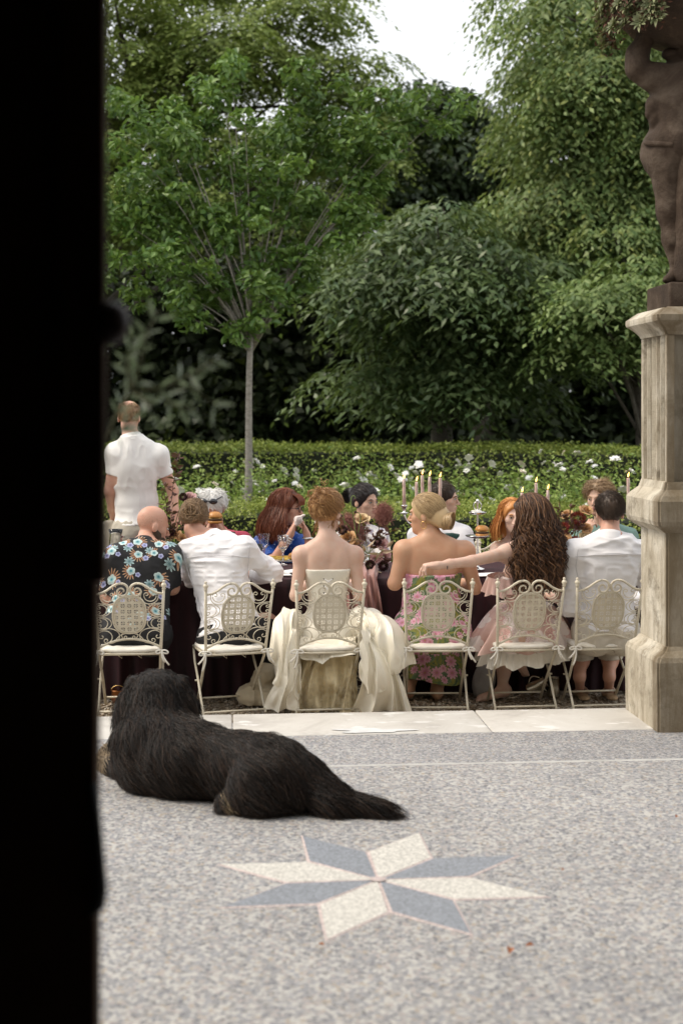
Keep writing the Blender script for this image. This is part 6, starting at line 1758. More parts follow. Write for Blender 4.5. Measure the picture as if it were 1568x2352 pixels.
def square_loft(prof, n_side=1, jit=.0):
    V = []; F = []
    for hs_, z in prof:
        for a, b_ in ((-1, -1), (1, -1), (1, 1), (-1, 1)): V.append(PCN + TU * a * hs_ + TV * b_ * hs_ + np.array([0, 0, z]))
    for i in range(len(prof) - 1):
        for k in range(4): F.append((i * 4 + k, i * 4 + (k + 1) % 4, (i + 1) * 4 + (k + 1) % 4, (i + 1) * 4 + k))
    F.append((3, 2, 1, 0)); n = len(prof) * 4; F.append((n - 4, n - 3, n - 2, n - 1))
    V = np.array(V)
    bm = bmesh.new()
    vs = [bm.verts.new(v) for v in V]
    for f_ in F: bm.faces.new([vs[i] for i in f_])
    bmesh.ops.bevel(bm, geom=[e for e in bm.edges if abs((e.verts[0].co - e.verts[1].co).normalized().z) > .2], offset=.012, segments=2, affect='EDGES')
    bmesh.ops.subdivide_edges(bm, edges=[e for e in bm.edges if e.calc_length() > .12], cuts=5, use_grid_fill=True)
    bm.verts.index_update()
    V = np.array([v.co[:] for v in bm.verts]); F = [tuple(v.index for v in f_.verts) for f_ in bm.faces]; bm.free()
    d = (V - PCN); d[:, 2] = 0; d /= np.linalg.norm(d, axis=1, keepdims=True) + 1e-9
    V = V + d * (.012 * (vnoise(V[:, 0] * 9, V[:, 1] * 9, V[:, 2] * 6, 4) - .5) + .006 * (vnoise(V[:, 0] * 25, V[:, 1] * 25, V[:, 2] * 20, 5) - .5))[:, None]
    return V, F
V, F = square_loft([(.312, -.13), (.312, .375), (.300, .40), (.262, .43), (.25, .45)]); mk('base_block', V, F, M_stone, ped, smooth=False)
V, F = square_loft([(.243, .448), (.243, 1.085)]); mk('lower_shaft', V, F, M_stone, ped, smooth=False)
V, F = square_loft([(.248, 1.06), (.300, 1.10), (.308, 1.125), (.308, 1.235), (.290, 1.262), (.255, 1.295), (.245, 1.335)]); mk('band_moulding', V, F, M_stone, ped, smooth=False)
sec = []      # fluted section: five grooves on every side
for k in range(4):
    c0 = np.array([[-1, -1], [1, -1], [1, 1], [-1, 1]][k], float); c1 = np.array([[1, -1], [1, 1], [-1, 1], [-1, -1]][k], float)
    nrm2 = -np.array([[0, -1], [1, 0], [0, 1], [-1, 0]][k], float)
    for u in np.linspace(0, 1, 61)[:60]:
        g = 0
        if .07 < u < .93:
            q = ((u - .07) / .86 * 5) % 1
            g = .030 * math.sqrt(max(0, 1 - ((q - .5) / .42) ** 2)) if abs(q - .5) < .42 else 0
        sec.append((c0 + (c1 - c0) * u) * .238 + nrm2 * g)
sec = np.array(sec); V = []
zs_ = np.linspace(1.33, 2.145, 14)
for z in zs_:
    w = 0 if 1.39 < z < 2.09 else 1
    flat = np.sign(sec) * np.minimum(np.abs(sec), .238)
    for q in sec: V.append(PCN + TU * q[0] + TV * q[1] + np.array([0, 0, z]))
V = np.array(V); V[:, :2] += .004 * (np.stack([vnoise(V[:, 0] * 30, V[:, 1] * 30, V[:, 2] * 12, 6), vnoise(V[:, 0] * 30, V[:, 1] * 30, V[:, 2] * 12, 7)], 1) - .5)
ns = len(sec)
F = [(i * ns + k, i * ns + (k + 1) % ns, (i + 1) * ns + (k + 1) % ns, (i + 1) * ns + k) for i in range(len(zs_) - 1) for k in range(ns)]
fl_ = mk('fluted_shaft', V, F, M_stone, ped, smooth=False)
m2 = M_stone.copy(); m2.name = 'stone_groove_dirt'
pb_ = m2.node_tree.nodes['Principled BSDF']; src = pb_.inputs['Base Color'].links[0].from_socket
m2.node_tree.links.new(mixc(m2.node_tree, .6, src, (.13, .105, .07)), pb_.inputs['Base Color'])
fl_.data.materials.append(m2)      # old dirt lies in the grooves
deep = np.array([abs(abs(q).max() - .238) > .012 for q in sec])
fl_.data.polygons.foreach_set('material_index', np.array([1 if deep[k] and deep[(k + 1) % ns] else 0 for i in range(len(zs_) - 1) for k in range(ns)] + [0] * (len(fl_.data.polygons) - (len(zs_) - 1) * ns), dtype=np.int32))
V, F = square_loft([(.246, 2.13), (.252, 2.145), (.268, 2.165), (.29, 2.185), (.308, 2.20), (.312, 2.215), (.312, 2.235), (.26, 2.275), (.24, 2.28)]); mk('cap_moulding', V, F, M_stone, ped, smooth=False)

m, nt, b = newmat('brown_cast_stone')
co = obj_co(nt)
c = ramp(nt, noise(nt, co, 5, 6, .65, .5).outputs[0], [(.3, (.034, .023, .016)), (.5, (.060, .040, .027)), (.72, (.13, .098, .072))])
c = mixc(nt, ramp(nt, noise(nt, scl(nt, co, (9, 9, 1.1)), 1.7, 4, .6).outputs[0], [(.73, (0, 0, 0)), (.76, (.8, .8, .8))]), c, (.42, .41, .39))
nt.links.new(c, b.inputs['Base Color']); b.inputs['Roughness'].default_value = .75; b.inputs['Specular IOR Level'].default_value = .2
nt.links.new(nd(nt, 'ShaderNodeBump', {'Height': noise(nt, co, 60, 6, .7).outputs[0], 'Strength': .8, 'Distance': .010}).outputs[0], b.inputs['Normal'])
M_statue = m
SY = 7.88
stt = thing('statue', PCN + np.array([0, 0, 2.28]), 'brown statue of a standing figure with a raised arm on the stone pedestal', 'statue')
V, F = bevel_box(PCN + np.array([0, 0, 2.345]), (.43, .43, .14), .012, 2, RT); mk('plinth', V, F, M_statue, stt, smooth=False)
f = Fld(.009)
A = lambda x, y, d=0: at(x, y, SY + d)
f.cone(A(1536, 345), A(1541, 480), .125, .078, .05).cone(A(1541, 480), A(1548, 545), .076, .066, .04).cone(A(1548, 545), A(1560, 622), .066, .043, .03)
f.cone(A(1560, 632), A(1530, 641, -.03), .036, .022, .03).cone(A(1534, 642, -.03), A(1524, 644, -.05), .016, .012, .01)
f.ell(A(1518, 352, .06), (.115, .13, .13), None, .05)
f.cone(A(1600, 345), A(1606, 490), .12, .078, .05).cone(A(1606, 490), A(1612, 622), .076, .043, .04).cone(A(1612, 632), A(1620, 641, -.06), .036, .022, .03)
f.cone(A(1566, 330), A(1566, 200), .155, .135, .06).ell(A(1570, 215), (.17, .125, .15), None, .06)
f.cone(A(1548, 190), A(1500, 178), .075, .078, .04).cone(A(1500, 178), A(1462, 162, -.02), .076, .055, .03)
f.cone(A(1459, 158, -.02), A(1462, 128), .054, .058, .03).cone(A(1462, 128), A(1480, 92), .058, .045, .03).ell(A(1484, 84), (.05, .05, .05), None, .02)
f.cone(A(1585, 165), A(1588, 130), .06, .06, .04).ell(A(1586, 108), (.085, .10, .11), None, .03)
f.ell(A(1540, 125), (.05, .05, .03), None, .02).ell(A(1552, 152), (.05, .05, .045), None, .02)
f.ell(A(1497, 245), (.038, .06, .055), None, .02).ell(A(1502, 275), (.028, .05, .045), None, .02).ell(A(1488, 262), (.016, .03, .02), None, .015).cone(A(1512, 235), A(1540, 215), .045, .05, .03).ell(A(1512, 290), (.02, .03, .035), None, .01)
V, F = f.mesh(lambda F_, X, Y, Z: F_ - .010 * (vnoise(X * 22, Y * 22, Z * 22, 3) - .5) - .006 * (1 - np.abs(2 * vnoise(X * 12, Y * 12, Z * 7, 9) - 1)) ** 3); mk('figure', V, F, M_statue, stt)
g = Fld(.009); g.cone(A(1572, 335, -.05), A(1578, 630, -.03), .075, .085, .03).cone(A(1590, 340, -.09), A(1600, 630, -.06), .08, .10, .05)
V, F = g.mesh(lambda F_, X, Y, Z: np.maximum(F_ - .010 * np.sin(X * 95 + 1.5 * np.sin(Z * 5)), -(Z - 2.425))); mk('drapery', V, F, M_statue, stt)
P = [A(1483 + (1545 - 1483) * .5 * (1 - math.cos(t)) , 328 + 4 * math.sin(t * .5), -.12 * math.sin(t * .5) - .02) for t in np.linspace(0, math.pi, 12)]; V, F = tube(P, .016, 8); mk('belt', V, F, M_statue, stt)
bz = 1.68 + (HY - 100) * SY / FL
bc = np.array([A(1590, 0)[0], SY, 0])
bas = thing('stone_basin', bc + np.array([0, 0, bz]), 'brown stone basin held up by the statue', 'basin')
V, F = lathe([(.04, -.06), (.12, -.03), (.22, .0), (.33, .06), (.42, .15), (.47, .25), (.50, .27), (.50, .31), (.45, .31), (.40, .22), (.05, .20)], 40, bc + np.array([0, 0, bz])); mk('bowl', V, F, M_statue, bas)
r = np.random.default_rng(41)
M_succ = leafmat('succulent_leaf', [(.10, .14, .09), (.18, .22, .15), (.26, .29, .21), (.14, .17, .12)], .5, .1)
M_succr = leafmat('succulent_stem', [(.08, .03, .022), (.13, .055, .035), (.06, .03, .02)], .7, .05)
succ = thing('houseleeks', bc + np.array([-.4, -.1, bz + .28]), 'rosettes of green houseleeks spilling over the basin rim', 'plant')
def rosette():
    C = []; D = []; N = []; L = []
    for k in range(20):
        a = k * 2.4; e = .15 + .05 * k
        d = np.array([math.cos(a), math.sin(a), e]); C.append(nrm(d) * (.55 - .015 * k)); D.append(d); N.append(np.array([-math.cos(a) * e, -math.sin(a) * e, 1])); L.append(.95 - .028 * k)
    V, F = leaves(np.array(C), np.array(D), np.array(N), np.array(L), np.array(L) * .38, .2)
    return data_from('rosette', V, F, M_succ, smooth=False)
RS = rosette()
CC = []
for k in range(95):
    a = math.radians(r.uniform(150, 236)); rr_ = r.uniform(.44, .53); dz = r.uniform(-.10, .20) if rr_ > .47 else r.uniform(.02, .16)
    q = bc + np.array([math.cos(a) * (rr_ - .25 * max(0, .06 - dz)), math.sin(a) * (rr_ - .25 * max(0, .06 - dz)), bz + .10 + dz + .02])
    o = link('rosette', RS, succ, q - WORLD[succ.name]); s = r.uniform(.045, .072); o.scale = (s, s, s)
    o.rotation_euler = Vector((math.cos(a), math.sin(a), r.uniform(.1, .9))).to_track_quat('Z', 'Y').to_euler(); CC.append(q)
CC = np.array(CC); n = 1000
C = CC[r.integers(0, len(CC), n)] + r.normal(0, .035, (n, 3)) * np.array([1, 1, 1]); C = C + (bc[:2].tolist() + [0] - C * np.array([1, 1, 0])) * .03
V, F = blades(C, r.normal(0, 1, (n, 3)), r.normal(0, 1, (n, 3)), .035, .012); props(mk('stems', V, F, M_succr, succ, smooth=False), kind='stuff')

# ================================================================= THE DOG
D_ = Fld(.011)
hd = at(360, 1592, 6.62)
D_.ell(hd, (.108, .125, .105), None, .04, 'head').ell(hd + np.array([-.03, .13, -.04]), (.06, .09, .055), None, .05, 'head')
for s in (-1, 1):
    D_.ell(hd + np.array([s * .112, .0, -.02]), (.032, .066, .100), None, .012, 'ear').ell(hd + np.array([s * .145, -.03, -.065]), (.030, .05, .075), None, .012, 'ear')
ch_ = at(352, 1700, 6.52)
D_.cone(hd + np.array([0, -.02, -.05]), ch_ + np.array([0, 0, .02]), .125, .175, .07, 'neck')
D_.ell(at(352, 1738, 6.50), (.17, .20, .18), None, .08, 'body').ell(at(420, 1748, 6.40), (.18, .19, .165), None, .08, 'body')
D_.cone(at(420, 1742, 6.42), at(585, 1764, 6.22), .158, .145, .08, 'body').ell(at(628, 1768, 6.16), (.145, .15, .135), None, .07, 'body')
D_.ell(at(606, 1800, 6.06), (.15, .10, .115), None, .05, 'body').cone(at(590, 1830, 6.03), at(520, 1842, 6.08), .07, .045, .05, 'leg').cone(at(520, 1848, 6.08), at(533, 1856, 6.04), .035, .03, .02, 'paw')
D_.cone(at(690, 1790, 6.12), at(750, 1835, 6.05), .10, .072, .06, 'tail').cone(at(750, 1838, 6.05), at(862, 1858, 6.0), .066, .040, .05, 'tail')
D_.cone(at(300, 1770, 6.62), at(258, 1762, 6.72), .065, .045, .04, 'leg').cone(at(262, 1760, 6.72), at(228, 1752, 6.88), .040, .036, .03, 'paw')
D_.cone(at(285, 1735, 6.85), at(245, 1728, 7.0), .04, .038, .03, 'paw')
V, F = D_.mesh(lambda f_, X, Y, Z: np.maximum(f_ - .012 * (vnoise(X * 14, Y * 14, Z * 10, 8) - .5), -(Z - .004)))
M_dogb = mat('dog_undercoat', (.010, .008, .007), .8, .4, 12)
og = at(450, 1790, 6.4); og[2] = 0
dog = props(mk('dog', V, F, M_dogb, origin=og), 'big black long-haired dog lying on the terrace with its back to us', 'dog')
r = np.random.default_rng(77)
tri = V[F]; cen = tri.mean(1); nn = np.cross(tri[:, 2] - tri[:, 0], tri[:, 3] - tri[:, 1]); nn /= np.linalg.norm(nn, axis=1, keepdims=True) + 1e-9
bc_ = V.mean(0)
# outward check against the field's own gradient by stepping along the normal
sgn = np.sign(((cen - np.array([bc_[0], bc_[1], .12])) * nn).sum(1).sum()); nn = nn * (sgn if sgn else 1)
n = 46000
i = r.integers(0, len(cen), n); i = i[cen[i, 2] > .012]; n = len(i)
P0_ = cen[i] + r.normal(0, .004, (n, 3)); N0 = nn[i]
ax = nrm(at(690, 0, 6.1) - at(350, 0, 6.55)) * np.array([1, 1, 0])
fl = ax[None] * .8 + np.array([0, 0, -.55]) + r.normal(0, .13, (n, 3)) + .5 * np.stack([fbm(P0_[:, 0] * 5, P0_[:, 1] * 5, P0_[:, 2] * 5, 60 + q, 2) for q in range(3)], 1)
isneck = (P0_[:, 0] < ch_[0] + .12) & (P0_[:, 2] > .25)
fl[isneck] = np.array([.25, -.35, -.8]) + r.normal(0, .25, (isneck.sum(), 3))
istail = P0_[:, 0] > at(700, 0, 6.1)[0]
fl[istail] = np.array([.85, -.2, -.45]) + r.normal(0, .16, (istail.sum(), 3))
fl = fl - N0 * (fl * N0).sum(1, keepdims=True) * .85; fl /= np.linalg.norm(fl, axis=1, keepdims=True)
ln = r.uniform(.04, .105, n) * np.where(P0_[:, 2] > .44, .4, 1) * np.where(istail, 1.5, 1) * np.where(isneck & (P0_[:, 2] < .44), 1.25, 1)
tan_ = np.zeros(n, bool)
for c_, rad in ((at(238, 1756, 6.8), .13), (at(250, 1730, 6.95), .11), (at(530, 1850, 6.05), .052), (at(508, 1822, 6.03), .034)):
    tan_ |= np.linalg.norm(P0_ - c_, axis=1) < rad * r.uniform(.8, 1.1, n)
ln = np.where(tan_, ln * .5, ln)
k = np.linspace(0, 1, 5)[None, :, None]
clump = (fbm(P0_[:, 0] * 22, P0_[:, 1] * 22, P0_[:, 2] * 22, 5, 2)[:, None, None]) * .6
P = P0_[:, None] + fl[:, None] * k * ln[:, None, None] + N0[:, None] * (k * .26 - k * k * .22 + clump * k * .55) * ln[:, None, None] + np.array([0, 0, -1]) * (k ** 2) * ln[:, None, None] * .12
P[:, :, 2] = np.maximum(P[:, :, 2], .004)
M_fur = hairmat('dog_fur', (.004, .0035, .003), (.014, .009, .0065), .5, (.055, .031, .019))
M_tan = hairmat('dog_tan_fur', (.16, .11, .06), (.40, .31, .20), .6)
for sel, mm, nm in ((~tan_, M_fur, 'fur'), (tan_, M_tan, 'tan_fur')):
    V, F = strands(P[sel], np.array([.9, 1, .85, .55, .15]) * .0014); props(mk(nm, V, F, mm, dog), kind='stuff')

# ================================================================= ON THE TABLE
def glass_mat(name):
    m, nt, b = newmat(name)
    b.inputs['Base Color'].default_value = (.97, .98, .98, 1); b.inputs['Roughness'].default_value = .03; b.inputs['Transmission Weight'].default_value = 1.0; b.inputs['IOR'].default_value = 1.45; b.inputs['Specular IOR Level'].default_value = .9
    return m
M_glass = glass_mat('clear_glass')
M_wax = mat('pink_wax', (.58, .42, .36), .5, .05, 20, sss=.2)
M_flame = mat('candle_flame', (1, .6, .2), .5, 0, emit=((1.0, .50, .12), 3.6))
M_wick = mat('wick', (.02, .015, .012), .9)
M_plate = mat('porcelain', (.72, .73, .73), .2, .02, spec=.5)
M_card = mat('menu_card', (.80, .78, .75), .9, .03)
def tbl(px, Y): p = at(px, HY, Y); p[2] = TZ + .006; return p
# candelabra
def candelabrum(c, tops, label):
    root = thing('candelabrum', c, label, 'candelabrum', 'silver candelabra on the table')
    zt = min(t[2] for t in tops) - .06
    V, F = lathe([(.001, 0), (.065, 0), (.06, .012), (.03, .022), (.018, .04), (.012, .08), (.02, .10), (.011, .13), (.010, zt - c[2] - .04), (.02, zt - c[2] - .02), (.012, zt - c[2] + .02)], 18, c); mk('stem', V, F, M_silver, root)
    for t in tops:
        q = np.array([c[0], c[1], zt]); mid = (q + t) / 2 + np.array([0, 0, -.07])
        kk = np.linspace(0, 1, 12)[:, None]; P = q * (1 - kk) ** 2 + 2 * np.array([t[0] * .85 + q[0] * .15, t[1] * .85 + q[1] * .15, zt - .06]) * kk * (1 - kk) + (t - np.array([0, 0, .055])) * kk ** 2
        V, F = tube(P, .0065, 8); a_ = mk('arm', V, F, M_silver, root)
        V, F = lathe([(.001, -.06), (.008, -.055), (.028, -.046), (.030, -.043), (.008, -.038), (.011, -.022), (.018, -.004), (.024, .006), (.021, .010), (.013, .004), (.001, .004)], 16, t); mk('cup', V, F, M_silver, a_)
    return root
def candle(base, top, r0, label, lean=(0, 0)):
    base = np.asarray(base, float); top = np.asarray(top, float)
    root = thing('candle', base, label, 'candle', 'tall pink candles burning on the table')
    d = top - base
    V, F = tube([base, base + d * .5, top - d * .03, top], [.0125, .0112, .0100, .0088], 12); mk('wax', V, F, M_wax, root)
    rr_ = np.random.default_rng(int(abs(base[0]) * 1000)); mb = MB()
    a = rr_.uniform(0, 6); q = np.array([math.cos(a) * .0095, -abs(math.sin(a)) * .0095, 0]); L_ = rr_.uniform(.03, .09)
    mb.add(tube([top + q * .9, top + q * 1.08 - d / np.linalg.norm(d) * L_ * .5, top + q * 1.14 - d / np.linalg.norm(d) * L_], [.0024, .0028, .0036], 6)); V, F = mb.out(); mk('wax_drip', V, F, mat('pale_wax', (.74, .62, .57), .5, .05) if 'pale_wax' not in bpy.data.materials else bpy.data.materials['pale_wax'], root)
    V, F = tube([top, top + np.array([0, 0, .010])], .0014, 5); mk('wick', V, F, M_wick, root)
    tt = np.linspace(0, 1, 9); rad = .0054 * np.sin(np.pi * tt ** .62) + .0003
    V, F = tube([top + np.array([.005 * t * t + lean[0] * t, 0, .006 + .036 * t]) for t in tt], rad, 10); mk('flame', V, F, M_flame, root)
def cset(c, cl, lab, labs):
    tops = [at(x, yb, Y) for x, yt, yb, Y in cl]
    candelabrum(c, tops, lab)
    for (x, yt, yb, Y), t, l in zip(cl, tops, labs): candle(t, at(x - 2 + (x % 3), yt, Y), .011, l, (.004, 0))
cset(tbl(972, 9.70), [(928, 1101, 1163, 9.62), (956, 1107, 1172, 9.86), (970, 1092, 1162, 9.72), (986, 1095, 1160, 9.56), (1010, 1098, 1162, 9.74)], 'silver candelabrum with five candles behind the blonde woman',
     ['leftmost of the five candles behind the blonde woman, its silver cup in view', 'shortest candle of the five behind the blonde woman, second from the left', 'middle candle of the five behind the blonde woman', 'candle just left of the cropped dark-haired man, fourth of the five', 'rightmost of the five candles, in front of the face of the man in the waistcoat'])
cset(tbl(1233, 9.76), [(1200, 1132, 1192, 9.72), (1231, 1109, 1176, 9.84), (1258, 1126, 1190, 9.66)], 'silver candelabrum hidden behind the long brown curls',
     ['short candle showing over the top of the long brown curls', 'tall candle rising right behind the long brown curls, middle of three', 'candle between the curls and the orange roses, rightmost of three'])
cset(tbl(1476, 9.76), [(1443, 1098, 1165, 9.7), (1480, 1095, 1165, 9.84), (1510, 1100, 1165, 9.7)], 'silver candelabrum behind the stone pedestal',
     ['single candle beside the stone pedestal, right of the blond man', 'candle behind the pedestal, middle of the last candelabrum', 'candle behind the pedestal, far right of the last candelabrum'])
# tiered stand with a burger
c = tbl(1096, 9.55); s_ = thing('tiered_stand', c, 'silver two-tier serving stand with a ring handle', 'cake stand')
topz = lambda y: at(0, y, 9.55)[2]
V, F = lathe([(.001, 0), (.05, 0), (.045, .01), (.012, .02), (.0065, .04), (.0065, topz(1178) - c[2]), (.0065, topz(1158) - c[2]), (.012, topz(1152) - c[2]), (.008, topz(1147) - c[2]), (.001, topz(1146) - c[2])], 14, c); mk('rod', V, F, M_silver, s_)
for y, rd in ((1234, .082), (1180, .060)):
    V, F = lathe([(.006, .0), (rd * .6, -.004), (rd * .9, .003), (rd, .010), (rd * 1.01, .013), (rd * .88, .008), (rd * .5, .003), (.006, .004)], 28, (c[0], c[1], topz(y))); mk('plate', V, F, M_silver, s_)
P = [np.array([c[0] + .026 * math.cos(t), c[1], topz(1162) + .030 * math.sin(t)]) for t in np.linspace(0, 6.283, 25)[:24]]; V, F = tube(P, .0036, 6, True); mk('ring_handle', V, F, M_silver, s_)
V, F = bevel_box((c[0] - .008, c[1] - .02, topz(1178) + .012), (.07, .05, .008), .003, 1); props(mk('folded_napkin', V, F, M_card, origin=(c[0], c[1], topz(1178))), 'small white folded napkin on the top tier of the silver stand', 'napkin')
M_bun = mat('burger_bun', (.50, .22, .05), .45, .2, 14, coat=.2); M_patty = mat('patty', (.08, .04, .02), .8, .3, 30, .5, 90); M_chz = mat('cheese', (.75, .55, .20), .5, .08)
def burger(c, s, label):
    root = thing('burger', c, label, 'burger')
    V, F = lathe([(.001, 0), (.036 * s, 0), (.041 * s, .007 * s), (.039 * s, .015 * s), (.001, .016 * s)], 20, c); mk('bun_base', V, F, M_bun, root)
    V, F = lathe([(.001, .0165 * s), (.040 * s, .017 * s), (.042 * s, .022 * s), (.039 * s, .028 * s), (.001, .0285 * s)], 20, c); V[:, :2] += .002 * (vnoise(V[:, 0] * 200, V[:, 1] * 200, V[:, 2] * 200, 1) - .5)[:, None]; mk('patty', V, F, M_patty, root)
    V, F = bevel_box((c[0], c[1], c[2] + .0305 * s), (.066 * s, .066 * s, .003 * s), .001, 1); mk('cheese', V, F, M_chz, root)
    V, F = lathe([(.001, .0325 * s), (.041 * s, .033 * s), (.0425 * s, .040 * s), (.037 * s, .054 * s), (.022 * s, .064 * s), (.001, .067 * s)], 22, c); mk('bun_top', V, F, M_bun, root)
burger(np.array([c[0] + .028, c[1] - .02, topz(1232) + .004]), 1.1, 'glossy burger on the lower tier of the silver stand')
burger(at(494, 1202, 10.06), 1.25, 'half eaten burger held up in front of the white-haired guest')
# glasses
def wine_glass(px, py, Y, h, label):
    c = tbl(px, Y); root = thing('wine_glass', c, label, 'glass', 'cut wine glasses on the table')
    V, F = lathe([(.001, 0), (.034, 0), (.033, .003), (.010, .008), (.006, .02), (.009, .03), (.006, .04), (.0055, h * .40), (.010, h * .44), (.006, h * .47)], 18, c); mk('foot', V, F, M_glass, root)
    pr = [(.004, h * .47), (.020, h * .50), (.032, h * .60), (.036, h * .78), (.040, h * .97), (.0425, h), (.041, h), (.038, h * .97), (.034, h * .78), (.030, h * .61), (.016, h * .52), (.002, h * .50)]
    V, F = lathe(pr, 24, c)
    a = np.arctan2(V[:, 1] - c[1], V[:, 0] - c[0]); z = (V[:, 2] - c[2]) / h; k = 1 - .06 * (np.abs(np.sin(a * 6)) < .5) * ((z > .5) & (z < .85)); V[:, :2] = c[:2] + (V[:, :2] - c[:2]) * k[:, None]
    mk('bowl', V, F, M_glass, root, smooth=False)
wine_glass(650, 1297, 9.86, .205, 'tall cut wine glass beside the bride, nearest to her shoulder')
wine_glass(606, 1290, 10.05, .20, 'cut wine glass in front of the woman in blue, left of the other')
def tumbler(px, Y, h, rd, label):
    c = tbl(px, Y); V, F = lathe([(.001, 0), (rd * .8, 0), (rd * .85, h * .1), (rd, h), (rd * .94, h), (rd * .78, h * .12), (.001, h * .10)], 22, c); props(mk('tumbler', V, F, M_glass, origin=c), label, 'glass', 'tumblers on the table')
tumbler(590, 9.8, .15, .040, 'tumbler behind the sleeve of the man with the hair bun')
tumbler(524, 9.7, .24, .048, 'tall glass in front of the magenta jacket')
tumbler(1436, 9.75, .225, .048, 'wide glass between the barefoot man and the pedestal')
c = tbl(266, 9.7); pt = thing('water_jug', c, 'clear glass water jug left of the bald man', 'jug')
V, F = lathe([(.001, 0), (.05, 0), (.055, .05), (.045, .16), (.04, .22), (.05, .26), (.047, .26), (.036, .22), (.041, .16), (.05, .05), (.001, .012)], 22, c); mk('vessel', V, F, M_glass, pt)
V, F = tube([c + np.array([.042, 0, .21]), c + np.array([.085, 0, .2]), c + np.array([.09, 0, .13]), c + np.array([.053, 0, .07])], .007, 8); mk('handle', V, F, M_glass, pt)
# plates and paper
def plate(px, Y, rd, label, m=M_plate, rim=None):
    c = tbl(px, Y); root = thing('plate', c, label, 'plate')
    V, F = lathe([(.001, .002), (rd * .6, .002), (rd, .014), (rd, .017), (rd * .62, .007), (.001, .007)], 32, c); mk('dish', V, F, m, root)
    return c, root
c, q = plate(655, 10.1, .135, 'white plate of fries in front of the woman in blue')
M_fry = mat('fried_potato', (.62, .42, .09), .6, .2, 30)
rr_ = np.random.default_rng(4)
fr = thing('fries', c + np.array([0, 0, .01]), 'pile of golden fries on the white plate by the wine glass', 'fries')
for k in range(34):
    a = rr_.uniform(0, 6.28); p_ = c + np.array([rr_.normal(-.02, .035), rr_.normal(0, .03), .015 + rr_.uniform(0, .022)]); Rm = np.array([[math.cos(a), -math.sin(a), 0], [math.sin(a), math.cos(a), 0], [0, 0, 1]])
    V, F = bevel_box(p_, (.055, .008, .008), .001, 1, Rm); mk('fry', V, F, M_fry, fr, smooth=False)
g = Fld(.005); g.ell(c + np.array([.062, 0, .035]), (.042, .035, .03), None, .02)
V, F = g.mesh(lambda F_, X, Y, Z: F_ - .007 * (vnoise(X * 90, Y * 90, Z * 90, 3) - .5)); props(mk('fried_chicken', V, F, mat('crumb_crust', (.36, .17, .05), .8, .3, 60, .6, 150), origin=c), 'crusty fried piece beside the fries', 'food')
plate(586, 9.42, .12, 'silver rimmed plate at the elbow of the man with the hair bun', mat('green_plate', (.16, .20, .15), .2, .1))
for px, Y, w, l, a, lab in ((668, 9.42, .11, .20, -35, 'white menu card on the velvet beside the bride'), (640, 9.2, .16, .09, 12, 'folded white napkin at the table edge behind the rolled cuff'), (1118, 9.22, .20, .15, 20, 'pale menu card under the outstretched arm'), (420, 9.3, .16, .2, 30, 'white paper under the arms of the man with the hair bun')):
    p_ = tbl(px, Y); t = math.radians(a); Rm = np.array([[math.cos(t), -math.sin(t), 0], [math.sin(t), math.cos(t), 0], [0, 0, 1]])
    V, F = bevel_box(p_ + np.array([0, 0, .004]), (w, l, .006), .002, 1, Rm); props(mk('menu_card' if 'card' in lab else 'paper_napkin', V, F, M_card, origin=p_, smooth=False), lab, 'card' if 'card' in lab else 'napkin')

# dusty rose runner gathered over the table edge
def run(u, v):
    s0 = np.interp(v, [0, .3, .45, .7, 1], [.20, .15, .12, .14, .17]); cx = .17 + .02 * v
    s = cx + (u - .5) * 2 * s0
    fold = np.sin(u * 34 + 2.5 * np.sin(v * 5)) + .6 * np.sin(u * 61 + v * 6)
    d0 = np.clip((v - .42) / .58, 0, 1)
    t = TT0 - .035 + .55 * np.clip((.42 - v) / .42, 0, 1) - .05 * d0 ** .5 - .022 * fold * (.35 + d0) - .03 * np.sin(v * 9 + u * 4) * d0
    z = TZ + .014 + .016 * fold * (1 - d0) * .8 + .02 * (1 - d0) - .40 * d0 + .03 * np.sin(u * 7) * d0
    p_ = TO + TU * s[..., None] + TV * t[..., None]
    return p_[..., 0], p_[..., 1], z
V, F = sheet(run, 140, 60); props(mk('table_runner', V, F, M_dusty, origin=loc(.17, TT0, TZ)), 'gathered dusty rose satin runner hanging over the table edge right of the bride', 'table runner')

# ================================================================= FLOWERS
def rose_data(seed, m, npet=17):
    r = np.random.default_rng(seed); mb = MB()
    for k in range(npet):
        a0 = k * 2.399; q = (k + 1) / npet
        rad = .10 + .62 * q; hgt = .95 - .30 * q; wid = .9 + .35 * q; opn = .1 + 1.0 * q ** 2
        def fn(u, v):
            a = a0 + (u - .5) * (2.1 - .7 * q)
            rr_ = rad * (.35 + .65 * v ** .7) + opn * .34 * v ** 3 + .03 * np.sin(u * 9 + k)
            z = -.35 + hgt * v - .22 * q * v ** 4 - .18 * (np.abs(u - .5) * 2) ** 3 * v
            return rr_ * np.cos(a), rr_ * np.sin(a), z
        V, F = sheet(fn, 7, 6); mb.add((V, F))
    return data_from('rose', *mb.out(), m)
def petmat(name, c0, c1):
    m, nt, b = newmat(name)
    z = nd(nt, 'ShaderNodeSeparateXYZ', {0: obj_co(nt)}).outputs[2]
    g = nd(nt, 'ShaderNodeNewGeometry').outputs['Random Per Island']
    c = mixc(nt, nd(nt, 'ShaderNodeMapRange', {0: z, 1: -.3, 2: .6}).outputs[0], c0, c1)
    c = nd(nt, 'ShaderNodeHueSaturation', {'Color': c, 'Value': nd(nt, 'ShaderNodeMapRange', {0: g, 3: .8, 4: 1.15}).outputs[0]}).outputs[0]
    nt.links.new(c, b.inputs['Base Color']); b.inputs['Roughness'].default_value = .6; b.inputs['Sheen Weight'].default_value = .2
    return m
R_CAR = rose_data(1, petmat('caramel_petal', (.40, .19, .06), (.66, .40, .18)))
